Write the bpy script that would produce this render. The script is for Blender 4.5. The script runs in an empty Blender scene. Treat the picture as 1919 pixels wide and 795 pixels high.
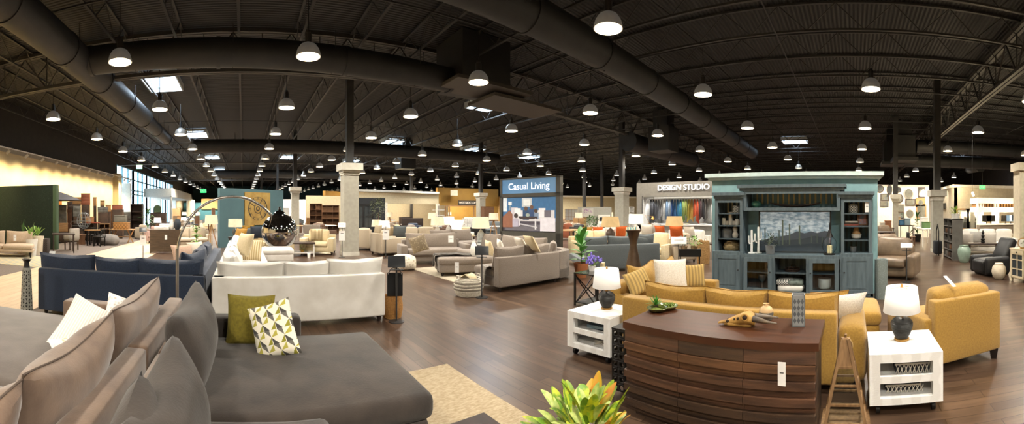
import bpy, bmesh, math, random
from math import sin, cos, pi, radians, sqrt, atan2
from mathutils import Vector, Matrix, Euler, noise
random.seed(7)
S = bpy.context.scene
COL = S.collection
# ---- survey of the photograph (cylindrical panorama, 1919x795): focal 727.4 px, eye 1.65 m
F, PX0, PY0, EYE = 727.4, 455.4, 396.0, 1.65
def az(px): return (px - PX0) / F
def gp(px, py, z=0.0):
    d = F * (EYE - z) / (py - PY0); a = az(px)
    return (d * sin(a), d * cos(a), z)
def pd(px, d, z=0.0):
    a = az(px); return (d * sin(a), d * cos(a), z)
def zz(py, d): return EYE - (py - PY0) * d / F
def face(px, off=0):                    # rotation that turns local +Y away from the eye
    return -az(px) + radians(off)

# ---------------------------------------------------------------- materials
MATS = {}
def lin(c):
    if isinstance(c, str):
        c = [int(c[i:i+2], 16) / 255 for i in (0, 2, 4)]
    return tuple((x / 12.92 if x <= .04045 else ((x + .055) / 1.055) ** 2.4) for x in c[:3]) + (1,)
def mat(name, c, rough=.6, metal=0, c2=None, scale=8, bump=0, bscale=120, emis=0, ecol=None, spec=.5, sheen=0, kind='noise', stretch=(1,1,1), contrast=(.35,.65), trans=0, alpha=1, coat=0):
    if name in MATS: return MATS[name]
    m = bpy.data.materials.new(name); m.use_nodes = True; MATS[name] = m
    nt = m.node_tree; N = nt.nodes; L = nt.links
    b = N['Principled BSDF']
    b.inputs['Base Color'].default_value = lin(c); b.inputs['Roughness'].default_value = rough
    b.inputs['Metallic'].default_value = metal
    b.inputs['Specular IOR Level'].default_value = spec
    b.inputs['Sheen Weight'].default_value = sheen
    b.inputs['Coat Weight'].default_value = coat
    b.inputs['Transmission Weight'].default_value = trans
    b.inputs['Alpha'].default_value = alpha
    if emis:
        b.inputs['Emission Color'].default_value = lin(ecol or c); b.inputs['Emission Strength'].default_value = emis
    tc = N.new('ShaderNodeTexCoord'); mp = N.new('ShaderNodeMapping')
    mp.inputs['Scale'].default_value = stretch
    L.new(tc.outputs['Object'], mp.inputs['Vector'])
    if c2 is None:                       # every surface keeps a little natural variation
        l = lin(c); c2l = tuple(x * .88 for x in l[:3]) + (1,)
    else: c2l = lin(c2)
    if kind == 'wave':
        t = N.new('ShaderNodeTexWave'); t.inputs['Scale'].default_value = scale; t.inputs['Distortion'].default_value = 1.5; t.inputs['Detail'].default_value = 2
        out = t.outputs['Fac']
    elif kind == 'stripe':
        t = N.new('ShaderNodeTexWave'); t.inputs['Scale'].default_value = scale; out = t.outputs['Fac']
    elif kind == 'voronoi':
        t = N.new('ShaderNodeTexVoronoi'); t.inputs['Scale'].default_value = scale; out = t.outputs['Distance']
    elif kind == 'checker':
        t = N.new('ShaderNodeTexChecker'); t.inputs['Scale'].default_value = scale; out = t.outputs['Fac']
    elif kind == 'magic':
        t = N.new('ShaderNodeTexMagic'); t.inputs['Scale'].default_value = scale; out = t.outputs['Fac']
    else:
        t = N.new('ShaderNodeTexNoise'); t.inputs['Scale'].default_value = scale; t.inputs['Detail'].default_value = 4
        out = t.outputs['Fac']
    L.new(mp.outputs['Vector'], t.inputs['Vector'])
    r = N.new('ShaderNodeValToRGB'); r.color_ramp.elements[0].position = contrast[0]; r.color_ramp.elements[1].position = contrast[1]
    r.color_ramp.elements[0].color = lin(c); r.color_ramp.elements[1].color = c2l
    L.new(out, r.inputs['Fac']); L.new(r.outputs['Color'], b.inputs['Base Color'])
    if emis and ecol is None: L.new(r.outputs['Color'], b.inputs['Emission Color'])
    if bump:
        n2 = N.new('ShaderNodeTexNoise'); n2.inputs['Scale'].default_value = bscale; n2.inputs['Detail'].default_value = 3
        L.new(mp.outputs['Vector'], n2.inputs['Vector'])
        bp = N.new('ShaderNodeBump'); bp.inputs['Strength'].default_value = bump; bp.inputs['Distance'].default_value = .01
        L.new(n2.outputs['Fac'], bp.inputs['Height']); L.new(bp.outputs['Normal'], b.inputs['Normal'])
    return m
def plank_mat(name, c1, c2, c3, width=.13, length=1.1, rough=.35, along='y', gap=.004, bump=.15, spec=.5):
    m = bpy.data.materials.new(name); m.use_nodes = True; MATS[name] = m
    nt = m.node_tree; N = nt.nodes; L = nt.links; b = N['Principled BSDF']
    tc = N.new('ShaderNodeTexCoord'); mp = N.new('ShaderNodeMapping')
    if along == 'y': mp.inputs['Rotation'].default_value = (0, 0, pi / 2)
    L.new(tc.outputs['Object'], mp.inputs['Vector'])
    br = N.new('ShaderNodeTexBrick'); br.inputs['Scale'].default_value = 1
    br.inputs['Brick Width'].default_value = length; br.inputs['Row Height'].default_value = width
    br.inputs['Mortar Size'].default_value = gap; br.offset = .37
    br.inputs['Color1'].default_value = lin(c1); br.inputs['Color2'].default_value = lin(c2); br.inputs['Mortar'].default_value = tuple(x*.45 for x in lin(c1)[:3]) + (1,)
    L.new(mp.outputs['Vector'], br.inputs['Vector'])
    mp2 = N.new('ShaderNodeMapping'); mp2.inputs['Scale'].default_value = (1.2, 9, 1) if along != 'y' else (9, 1.2, 1)
    L.new(tc.outputs['Object'], mp2.inputs['Vector'])
    no = N.new('ShaderNodeTexNoise'); no.inputs['Scale'].default_value = 1.4; no.inputs['Detail'].default_value = 5
    L.new(mp2.outputs['Vector'], no.inputs['Vector'])
    rr = N.new('ShaderNodeValToRGB'); rr.color_ramp.elements[0].position = .3; rr.color_ramp.elements[1].position = .7
    L.new(no.outputs['Fac'], rr.inputs['Fac'])
    mx = N.new('ShaderNodeMix'); mx.data_type = 'RGBA'; mx.inputs['B'].default_value = lin(c3)
    ma = N.new('ShaderNodeMath'); ma.operation = 'MULTIPLY'; ma.inputs[1].default_value = .65
    L.new(rr.outputs['Color'], ma.inputs[0]); L.new(ma.outputs[0], mx.inputs['Factor'])
    L.new(br.outputs['Color'], mx.inputs['A']); L.new(mx.outputs['Result'], b.inputs['Base Color'])
    b.inputs['Roughness'].default_value = rough; b.inputs['Specular IOR Level'].default_value = spec
    bp = N.new('ShaderNodeBump'); bp.inputs['Strength'].default_value = bump; bp.inputs['Distance'].default_value = .004
    L.new(no.outputs['Fac'], bp.inputs['Height']); L.new(bp.outputs['Normal'], b.inputs['Normal'])
    return m

# ---------------------------------------------------------------- geometry collector
class G:
    def __init__(s): s.v = []; s.f = []; s.mi = []
    def add(s, vs, fs, m=0, M=None):
        o = len(s.v)
        s.v += [tuple(M @ Vector(p)) if M is not None else tuple(p) for p in vs]
        for f in fs: s.f.append(tuple(i + o for i in f)); s.mi.append(m)
        return s
    def box(s, c, d, m=0, rz=0, M=None):
        x, y, z = (d[0]/2, d[1]/2, d[2]/2)
        vs = [(i*x, j*y, k*z) for i in (-1,1) for j in (-1,1) for k in (-1,1)]
        T = Matrix.Translation(c) @ Matrix.Rotation(rz, 4, 'Z')
        if M is not None: T = M @ T
        return s.add(vs, [(0,1,3,2),(4,6,7,5),(0,4,5,1),(2,3,7,6),(0,2,6,4),(1,5,7,3)], m, T)
    def bx(s, x0, x1, y0, y1, z0, z1, m=0, M=None):
        return s.box(((x0+x1)/2, (y0+y1)/2, (z0+z1)/2), (x1-x0, y1-y0, z1-z0), m, 0, M)
    def rbox(s, c, d, r=.04, b=(0,0,0), k=3, m=0, M=None, wr=0, fq=4, seed=0, taper=0):
        h = [x/2 for x in d]; r = min(r, *[x*.49 for x in d])
        ax = []
        for q in h:
            inn = [(-1 + 2*(i+1)/(k+1)) * (q - r) for i in range(k)]
            ax.append([-q, -q+.3*r, -q+r] + inn + [q-r, q-.3*r, q])
        n = k + 6; idx = {}; vs = []; fs = []
        def vid(i, j, l):
            key = (i, j, l)
            if key in idx: return idx[key]
            p = [ax[0][i], ax[1][j], ax[2][l]]
            inn = [max(-(h[a]-r), min(h[a]-r, p[a])) for a in range(3)]
            df = Vector([p[a]-inn[a] for a in range(3)])
            if df.length > 1e-9: df = df.normalized() * r
            q = [inn[a] + df[a] for a in range(3)]
            w = [1 - (p[a]/h[a])**2 for a in range(3)]
            for a in range(3):
                if b[a]:
                    o1, o2 = (a+1) % 3, (a+2) % 3
                    q[a] += b[a] * (p[a]/h[a]) * w[o1] * w[o2]
            if wr:
                nv = noise.noise_vector(Vector(q)*fq + Vector((seed*3.1, seed*1.7, seed)))
                q = [q[a] + wr*nv[a] for a in range(3)]
            if taper:
                t = (q[2]/h[2] + 1) / 2
                q[0] *= 1 + taper*t; q[1] *= 1 + taper*t
            idx[key] = len(vs); vs.append(q); return idx[key]
        for i in range(n-1):
            for j in range(n-1):
                for e in (0, n-1):
                    fs.append((vid(i,j,e), vid(i+1,j,e), vid(i+1,j+1,e), vid(i,j+1,e)))
                    fs.append((vid(i,e,j), vid(i+1,e,j), vid(i+1,e,j+1), vid(i,e,j+1)))
                    fs.append((vid(e,i,j), vid(e,i+1,j), vid(e,i+1,j+1), vid(e,i,j+1)))
        T = Matrix.Translation(c)
        if M is not None: T = M @ T
        return s.add(vs, fs, m, T)
    def lathe(s, prof, c=(0,0,0), n=20, m=0, M=None, sx=1, sy=1):
        vs = []; fs = []
        for r, z in prof:
            for i in range(n):
                a = 2*pi*i/n; vs.append((r*cos(a)*sx, r*sin(a)*sy, z))
        for j in range(len(prof)-1):
            for i in range(n):
                fs.append((j*n+i, j*n+(i+1) % n, (j+1)*n+(i+1) % n, (j+1)*n+i))
        if prof[0][0] > 1e-6: fs.append(tuple(range(n))[::-1])
        if prof[-1][0] > 1e-6: fs.append(tuple((len(prof)-1)*n+i for i in range(n)))
        T = Matrix.Translation(c)
        if M is not None: T = M @ T
        return s.add(vs, fs, m, T)
    def shell(s, prof, c=(0,0,0), n=24, m=0, M=None):        # open lathe, no caps
        vs = []; fs = []
        for r, z in prof:
            for i in range(n):
                a = 2*pi*i/n; vs.append((r*cos(a), r*sin(a), z))
        for j in range(len(prof)-1):
            for i in range(n):
                fs.append((j*n+i, j*n+(i+1) % n, (j+1)*n+(i+1) % n, (j+1)*n+i))
        T = Matrix.Translation(c)
        if M is not None: T = M @ T
        return s.add(vs, fs, m, T)
    def ball(s, c, r, n=16, m=0, sz=1, M=None):
        k = max(6, n//2)
        return s.lathe([(max(1e-7, r*sin(pi*i/k)), -r*sz*cos(pi*i/k)) for i in range(k+1)], c, n, m, M)
    def tube(s, path, r, n=8, m=0, r1=None, M=None, closed=False):
        P = [Vector(p) for p in path]; vs = []; fs = []; K = len(P)
        up = None
        for i, p in enumerate(P):
            a = P[i-1] if (i > 0 or closed) else p; b = P[(i+1) % K] if (i < K-1 or closed) else p
            t = (b - a).normalized()
            if up is None:
                up = Vector((0,0,1)) if abs(t.z) < .9 else Vector((1,0,0))
            sd = t.cross(up).normalized(); up = sd.cross(t).normalized()
            rr = r if r1 is None else r + (r1-r)*i/max(1, K-1)
            for j in range(n):
                q = 2*pi*(j+.5)/n; vs.append(p + (sd*cos(q) + up*sin(q))*rr)
        for i in range(K if closed else K-1):
            for j in range(n):
                a, b = i*n, ((i+1) % K)*n
                fs.append((a+j, a+(j+1) % n, b+(j+1) % n, b+j))
        if not closed: fs.append(tuple(range(n))[::-1]); fs.append(tuple((K-1)*n+j for j in range(n)))
        return s.add(vs, fs, m, M)
    def bar(s, a, b, w=.03, m=0, M=None): return s.tube([a, b], w*.7071, 4, m, None, M)
    def prism(s, pts, z0, z1, m=0, M=None):
        n = len(pts)
        vs = [(x, y, z0) for x, y in pts] + [(x, y, z1) for x, y in pts]
        fs = [tuple(range(n))[::-1], tuple(range(n, 2*n))] + [(i, (i+1) % n, n+(i+1) % n, n+i) for i in range(n)]
        return s.add(vs, fs, m, M)
    def pillow(s, w, h, t, n=10, m=0, M=None, pinch=.07, wr=0, seed=0, chop=0, m2=None, sq=.42):
        vs = []; fs = []; mm = []
        def pt(i, j, sg):
            u = -1 + 2*i/n; v = -1 + 2*j/n
            u2 = sin(u*pi/2)*.4 + u*.6; v2 = sin(v*pi/2)*.4 + v*.6
            th = max(0, (1-u2*u2)*(1-v2*v2))**sq * t/2
            x = w/2*u2*(1 - pinch*(1-v2*v2)*abs(u2)); z = h/2*v2*(1 - pinch*(1-u2*u2)*abs(v2))
            if chop: z -= chop*max(0, v2)*(1-u2*u2)**2
            p = Vector((x, sg*th, z))
            if wr: p += noise.noise_vector(p*5 + Vector((seed*2.3, seed, 0)))*wr*(th/(t/2)+.15)
            return p
        idx = {}
        for sg in (1, -1):
            for i in range(n+1):
                for j in range(n+1):
                    brd = i in (0, n) or j in (0, n)
                    key = (i, j, 0 if brd else sg)
                    if key not in idx: idx[key] = len(vs); vs.append(pt(i, j, sg))
        K = lambda i, j, sg: idx[(i, j, 0 if (i in (0, n) or j in (0, n)) else sg)]
        for sg in (1, -1):
            fl = [(K(i,j,sg), K(i+1,j,sg), K(i+1,j+1,sg), K(i,j+1,sg)) for i in range(n) for j in range(n)]
            s.add(vs if sg == 1 else [], fl if sg == 1 else [], m if (sg == 1 or m2 is None) else m2, M)
            if sg == 1: base = len(s.v) - len(vs)
            else:
                for f in fl: s.f.append(tuple(q+base for q in f)); s.mi.append(m if m2 is None else m2)
        return s
    def pillow_rim(s, w, h, r, n=10, m=0, M=None, pinch=.07, chop=0):
        pts = []
        def e(u, v):
            u2 = sin(u*pi/2)*.4 + u*.6; v2 = sin(v*pi/2)*.4 + v*.6
            x = w/2*u2*(1 - pinch*(1-v2*v2)*abs(u2)); z = h/2*v2*(1 - pinch*(1-u2*u2)*abs(v2))
            if chop: z -= chop*max(0, v2)*(1-u2*u2)**2
            pts.append((x, 0, z))
        for i in range(n): e(-1+2*i/n, -1)
        for i in range(n): e(1, -1+2*i/n)
        for i in range(n): e(1-2*i/n, 1)
        for i in range(n): e(-1, 1-2*i/n)
        return s.tube(pts, r, 6, m, None, M, True)
    def leaf(s, p, d, L, W, bend=.3, m=0, fold=.15, n=5, up=None):
        p = Vector(p); d = Vector(d).normalized(); u = Vector(up or (0,0,1))
        sd = d.cross(u)
        if sd.length < 1e-4: sd = Vector((1,0,0))
        sd.normalize(); nn = sd.cross(d).normalized(); vs = []; fs = []
        for i in range(n+1):
            t = i/n; w = W/2*max(.02, sin(pi*min(1, t*.93+.04))**.8)
            c = p + d*(L*t) - u*(bend*L*t*t)
            vs += [c - sd*w + nn*fold*w, c, c + sd*w + nn*fold*w]
        for i in range(n):
            a = i*3; fs += [(a, a+1, a+4, a+3), (a+1, a+2, a+5, a+4)]
        return s.add(vs, fs, m)
    def obj(s, name, m, parent=None, loc=None, rot=None, ang=38):
        me = bpy.data.meshes.new(name); me.from_pydata(s.v, [], s.f)
        ms = m if isinstance(m, (list, tuple)) else [m]
        for q in ms: me.materials.append(q)
        if len(ms) > 1:
            for p, i in zip(me.polygons, s.mi): p.material_index = i
        bm = bmesh.new(); bm.from_mesh(me); bmesh.ops.recalc_face_normals(bm, faces=bm.faces); bm.to_mesh(me); bm.free()
        me.shade_smooth(); me.set_sharp_from_angle(angle=radians(ang))
        return link(name, me, parent, loc, rot)
def link(name, data, parent=None, loc=None, rot=None):
    o = bpy.data.objects.new(name, data); COL.objects.link(o)
    if parent is not None: o.parent = parent
    if loc is not None: o.location = loc
    if rot is not None: o.rotation_euler = rot if isinstance(rot, (tuple, list, Euler)) else (0, 0, rot)
    return o
def tag(o, label, cat, group=None, kind=None):
    o['label'] = label; o['category'] = cat
    if group: o['group'] = group
    if kind: o['kind'] = kind
    return o
def thing(name, label, cat, loc=(0,0,0), rz=0, group=None):
    o = bpy.data.objects.new(name, None); COL.objects.link(o); o.empty_display_size = .1
    o.location = loc; o.rotation_euler = (0, 0, rz) if not isinstance(rz, (tuple, list)) else rz
    return tag(o, label, cat, group)
def struct(o, label=None):
    o['kind'] = 'structure'
    if label: o['label'] = label
    return o
KIDS = {}
def dup(root, loc, rz=0, label=None, group=None, scale=None):
    def cp(o, par):
        c = o.copy(); COL.objects.link(c)
        if par is not None: c.parent = par
        for ch in list(o.children): cp(ch, c)
        return c
    r = cp(root, None); r.location = loc
    r.rotation_euler = (0, 0, rz) if not isinstance(rz, (tuple, list)) else rz
    if label: r['label'] = label
    if group: r['group'] = group
    if scale: r.scale = (scale,)*3 if not isinstance(scale, (tuple, list)) else scale
    return r
def words(txt, size, m, name='lettering', parent=None, M=None, ext=.01, align='CENTER', sx=1, space=1):
    cu = bpy.data.curves.new(name, 'FONT'); cu.body = txt; cu.size = size; cu.extrude = ext
    cu.align_x = align; cu.align_y = 'CENTER'; cu.space_character = space
    cu.materials.append(m)
    o = link(name, cu, parent)
    bpy.context.view_layer.update()
    me = bpy.data.meshes.new_from_object(o.evaluated_get(bpy.context.evaluated_depsgraph_get()))
    bpy.data.objects.remove(o); o = link(name, me, parent)
    if M is not None: o.matrix_local = M @ Matrix.Diagonal((sx,1,1,1))
    return o
def RM(loc=(0,0,0), rx=0, ry=0, rz=0):
    return Matrix.Translation(loc) @ Euler((rx, ry, rz)).to_matrix().to_4x4()
# ================================================================ camera
cd = bpy.data.cameras.new('camera'); cam = bpy.data.objects.new('camera', cd); COL.objects.link(cam)
cam.location = (0, 0, EYE); cam.rotation_euler = (pi/2, 0, -az(959.5))
cd.type = 'PANO'; cd.panorama_type = 'CENTRAL_CYLINDRICAL'; cd.clip_start = .05; cd.clip_end = 300
cd.central_cylindrical_range_u_min = -959.5/F; cd.central_cylindrical_range_u_max = 959.5/F
cd.central_cylindrical_range_v_min = -(795-PY0)/F; cd.central_cylindrical_range_v_max = PY0/F
cd.central_cylindrical_radius = 1.0
S.camera = cam
# ================================================================ world, view
w = bpy.data.worlds.new('sky'); S.world = w; w.use_nodes = True
w.node_tree.nodes['Background'].inputs['Color'].default_value = (.72, .86, 1, 1)
w.node_tree.nodes['Background'].inputs['Strength'].default_value = 7.0
S.view_settings.view_transform = 'Standard'
S.view_settings.look = 'None'
S.view_settings.exposure = 0.0
S.cycles.use_denoising = True
S.cycles.max_bounces = 6; S.cycles.diffuse_bounces = 3; S.cycles.glossy_bounces = 3; S.cycles.transparent_max_bounces = 8
S.cycles.sample_clamp_indirect = 6
S.cycles.caustics_reflective = False; S.cycles.caustics_refractive = False
# ================================================================ shell
XL, XR, YB, YF, ZC = -11.0, 52.0, -14.0, 84.0, 7.1
M_floor = plank_mat('walnut_floor', '47352a', '675140', '2c211b', .13, 1.15, .3, spec=.45)
M_pale = plank_mat('pale_floor', 'c9ae8d', 'b99b79', 'd8c3a6', .18, 1.3, .4)
M_black = mat('black_paint', '1d1a19', .75, c2='26211e', scale=3)
M_steel = mat('dark_steel', '242424', .6, c2='2e2d2c', scale=5)
M_cream = mat('cream_paint', 'd9c8a4', .8, c2='d0be98', scale=1)
M_carpet = mat('grey_carpet', '6f645c', .95, c2='5c524b', scale=30, bump=.4, bscale=300)
M_white = mat('white_paint', 'f0eeea', .5)
M_grey = mat('grey_paint', '9a958a', .75)
def deck_mat():
    m = bpy.data.materials.new('roof_deck'); m.use_nodes = True; N = m.node_tree.nodes; L = m.node_tree.links; b = N['Principled BSDF']
    tc = N.new('ShaderNodeTexCoord'); wv = N.new('ShaderNodeTexWave'); wv.bands_direction = 'Y'; wv.inputs['Scale'].default_value = 2.6
    L.new(tc.outputs['Object'], wv.inputs['Vector'])
    r = N.new('ShaderNodeValToRGB'); r.color_ramp.elements[0].position = .3; r.color_ramp.elements[1].position = .7
    r.color_ramp.elements[0].color = lin('090a0b'); r.color_ramp.elements[1].color = lin('252423')
    L.new(wv.outputs['Fac'], r.inputs['Fac']); L.new(r.outputs['Color'], b.inputs['Base Color'])
    bp = N.new('ShaderNodeBump'); bp.inputs['Strength'].default_value = .8; bp.inputs['Distance'].default_value = .05
    L.new(wv.outputs['Fac'], bp.inputs['Height']); L.new(bp.outputs['Normal'], b.inputs['Normal'])
    b.inputs['Roughness'].default_value = .7
    return m
M_deck = deck_mat()
struct(G().bx(XL, XR, YB, YF, -.2, 0).obj('floor', M_floor))
SKY = [(-3.25, 15.5), (-3.1, 26.2), (-2.95, 37.2), (-2.95, 48.5), (11.2, 15.4), (10.9, 27), (11, 38.5), (26.4, 15.9), (25, 27.5), (28.6, 4.3), (31.2, -9.3), (18.3, 27.2), (4.2, 37)]
struct(G().bx(XL, XR, YB, YF, ZC, ZC+.2).obj('ceiling', M_deck))
aisle = G().bx(-5.75, -3.35, YB, 80, 0, .006)
struct(aisle.obj('floor', M_pale), 'pale plank aisle running along the left side of the store')
struct(G().bx(XL, -5.75, 8, 80, 0, .005).obj('floor', M_carpet), 'grey carpet left of the pale plank aisle')
# left wall: cream band, black above, glazed entrance bay
WY0, WY1 = 32.5, 60.0
wl = G().bx(XL-.3, XL, YB, WY0, 0, 4.75).bx(XL-.3, XL, WY1, YF, 0, 4.75)
struct(wl.obj('wall_left', M_cream))
struct(G().bx(XL-.3, XL, YB, WY0, 4.75, ZC).bx(XL-.3, XL, WY0, WY1, 5.85, ZC).bx(XL-.3, XL, WY1, YF, 4.75, ZC).obj('wall_left', M_black), 'black upper wall above the cream band')
struct(G().bx(XL-.02, XL+.12, YB, WY0, 4.55, 4.8).obj('trim_1', mat('trim_grey', 'a39c90', .7)), 'grey moulding along the top of the cream wall')
struct(G().bx(XL, XL+.5, WY0-.9, WY0, 0, 4.9).obj('wall_left', M_cream), 'cream pilaster beside the glazed entrance')
struct(G().bx(XL, XR, YF, YF+.3, 0, ZC).obj('wall_back', mat('back_wall', '3f5a5e', .8)))
struct(G().bx(XR, XR+.3, YB, YF, 0, ZC).obj('wall_right', M_black))
struct(G().bx(XL, XR, YB-.3, YB, 0, ZC).obj('wall_front', M_black))
M_frame = mat('window_frame_teal', '6f9096', .4, .3)
M_glass = bpy.data.materials.new('pane_glass'); M_glass.use_nodes = True
_n = M_glass.node_tree.nodes; _l = M_glass.node_tree.links
_t = _n.new('ShaderNodeBsdfTransparent'); _g = _n.new('ShaderNodeBsdfGlossy'); _m = _n.new('ShaderNodeMixShader'); _g.inputs['Roughness'].default_value = .05
_m.inputs['Fac'].default_value = .08; _t.inputs['Color'].default_value = (.93, .98, 1, 1)
_l.new(_t.outputs[0], _m.inputs[1]); _l.new(_g.outputs[0], _m.inputs[2]); _l.new(_m.outputs[0], _n['Material Output'].inputs['Surface'])
k = 0
yy = WY0
wn = 0
while yy < WY1 - .1:
    y1 = min(yy + 5.5, WY1); wn += 1
    fr = G()
    for z in (0.05, 3.35, 3.75, 4.8, 5.8): fr.bx(XL-.15, XL+.02, yy, y1, z-.06, z+.06)
    nb = 3
    for i in range(nb+1):
        y = yy + (y1-yy)*i/nb; ww = .14 if i in (0, nb) else .05
        fr.bx(XL-.16, XL+.03, y-ww, y+ww, 0, 5.85)
    fo = struct(fr.obj('window_%d' % wn, M_frame), 'tall teal framed glazing of the store entrance')
    struct(G().bx(XL-.08, XL-.07, yy, y1, 0, 5.85).obj('glass_pane', M_glass, fo))
    yy = y1
# joists: open-web bar joists running front to back
def joist(name, length, depth, zb, step=.75, cw=.07):
    g = G()
    g.bx(-cw/2, cw/2, 0, length, 0, .05).bx(-cw/2, cw/2, 0, length, depth-.05, depth)
    n = int(length/step)
    for i in range(n):
        a, b = i*step, (i+1)*step
        if i % 2 == 0: g.tube([(0,a,.03),(0,b,depth-.03)], .016, 4)
        else: g.tube([(0,a,depth-.03),(0,b,.03)], .016, 4)
    return g
jm = None
JZ = 6.32
jx = XL + .75
i = 0
while jx < XR - 1:
    if jm is None:
        jm = joist('ceiling_beam', YF-YB-.4, ZC-JZ-.02, JZ).obj('ceiling_beam', M_steel, None, (jx, YB+.2, JZ)); o = jm
    else: o = link('ceiling_beam', jm.data, None, (jx, YB+.2, JZ))
    struct(o, 'open web steel roof joist under the black deck'); o['group'] = 'roof joists'
    jx += 1.69; i += 1
# girders running left to right, deeper and heavier
gm = None
for gy, x0, x1 in ((-4.6, 6, 50), (11.5, XL+.3, 50), (32, XL+.3, 50), (50, XL+.3, 50)):
    g = G(); Ln = x1-x0
    for zq in (0, 1.18): g.bx(0, Ln, -.12, -.02, zq, zq+.1).bx(0, Ln, .02, .12, zq, zq+.1)
    n = int(Ln/1.69)
    for q in range(n):
        a = q*Ln/n; b = (q+1)*Ln/n; mdl = (a+b)/2
        g.tube([(a,0,1.2),(mdl,0,.05)], .03, 4).tube([(mdl,0,.05),(b,0,1.2)], .03, 4).tube([(mdl,0,.05),(mdl,0,1.2)], .02, 4)
    o = struct(g.obj('ceiling_beam', mat('girder_steel', '3a3836', .6), None, (x0, gy, 5.75 if gy > 11 and gy < 12 else 5.6)), 'deep steel roof truss carrying the joists'); o['group'] = 'roof trusses'
# bridging lines under the joists
for by in (-9, 2.0, 8.0, 20, 26):
    struct(G().bx(XL+.3, 50, by-.015, by+.015, JZ-.03, JZ).obj('ceiling_beam', M_steel), 'thin bracing rod crossing under the joists')
# skylights with a bright diffuser and white lit well
M_sky = mat('skylight_diffuser', 'ffffff', .5, emis=9, ecol=(.78, .89, 1))
M_well = mat('skylight_frame', 'c9d4da', .5)
SKN = ['nearest of the four skylights in a line over the pale aisle', 'second skylight over the pale aisle', 'third skylight over the pale aisle', 'farthest skylight over the pale aisle',
       'bright skylight right beside the hanging air plenum', 'skylight farther back behind the near plenum', 'distant skylight over the middle of the store', 'skylight right of the hanging picture sign', 'distant skylight left of the design studio',
       'wide skylight over the blue wall unit', 'long skylight over the right hand rooms', 'small distant skylight over the loft rooms', 'small distant skylight over the cream rooms']
for q, (x, y) in enumerate(SKY):
    t = thing('skylight', 'white roof daylight panel, ' + SKN[q], 'skylight', (x, y, ZC-.3), 0, 'roof skylights')
    fr = G(); W, D = .66, .88
    fr.bx(-W-.06, -W, -D, D, 0, .28).bx(W, W+.06, -D, D, 0, .28).bx(-W-.06, W+.06, -D-.06, -D, 0, .28).bx(-W-.06, W+.06, D, D+.06, 0, .28)
    fr.obj('skylight_frame', M_well, t)
    G().bx(-W, W, -D, D, .2, .25).obj('diffuser', M_sky, t)
    ld = bpy.data.lights.new('daylight', 'AREA'); ld.shape = 'RECTANGLE'; ld.size = 1.1; ld.size_y = 1.9; ld.energy = 140; ld.color = (.72, .86, 1)
    link('daylight', ld, t, (0, 0, .1))
# ================================================================ ducts
M_duct = mat('duct_black', '191a1b', .6, c2='222222', scale=2.5, bump=.3, bscale=60)
def duct(name, label, a, b, r, rings=2.4, wide=None, group='round air ducts'):
    a = Vector(a); b = Vector(b); L = (b-a).length
    t = thing(name, label, 'duct', a, 0, group)
    d = (b-a)
    G().tube([(0,0,0), tuple(d)], r, 24).obj('duct_run', M_duct, t)
    for f_ in (.12, .37, .63, .88):
        p = d*f_; sd = d.cross(Vector((0,0,1))).normalized()*(r*.9); g = G()
        for q_ in (p-sd, p+sd): g.tube([tuple(q_), (q_.x, q_.y, JZ+.05-a.z)], .012, 4)
        g.tube([tuple(p-sd-Vector((0,0,r*.45))), tuple(p-Vector((0,0,r+.012))), tuple(p+sd-Vector((0,0,r*.45)))], .012, 4)
        g.obj('hanger_strap', M_steel, t)
    n = int(L/rings)
    for i in range(n+1):
        p = d*(i/max(1,n)); u = d.normalized()*.05
        G().tube([tuple(p-u), tuple(p+u)], r+.025, 24).obj('collar', M_duct, t)
    return t
duct('air_duct', 'fat black round duct running away over the left aisle', (-4.34, -4, 5.75), (-4.34, 16.4, 5.75), .42)
duct('air_duct', 'slimmer black round duct continuing toward the skylights', (-4.34, 16.5, 5.75), (-4.34, 21.6, 5.75), .32, 1.9)
duct('air_duct', 'fat black round duct crossing from the left duct to the hanging plenum', (-4.0, 9.75, 5.73), (6.1, 10.4, 5.73), .37, 3.2)
duct('air_duct', 'long black round duct running across to the far right', (-2.5, 5.57, 5.75), (26.4, 7.0, 5.75), .4, 2.6)
duct('air_duct', 'distant black round duct crossing behind the white column', (-3, 23.5, 5.6), (18, 23.5, 5.6), .42, 3)
duct('air_duct', 'farthest black round duct over the back of the store', (-3, 42.5, 5.72), (20, 42.5, 5.72), .45, 4)
duct('air_duct', 'black round duct behind the two lamps left of the design studio', (17.5, 11.4, 5.4), (26, 11.4, 5.4), .5, 3)
duct('air_duct', 'upper black round duct over the right hand rooms', (23.3, -3.9, 5.6), (23.3, -13.5, 5.6), .4, 3)
duct('air_duct', 'lower black round duct over the mirror wall', (25.2, -3.4, 4.95), (25.2, -12.5, 4.95), .4, 3)
duct('air_duct', 'black round duct end beside the right hand skylight', (30.2, -9.4, 5.1), (26.3, -9.0, 4.85), .36, 2)
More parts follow.
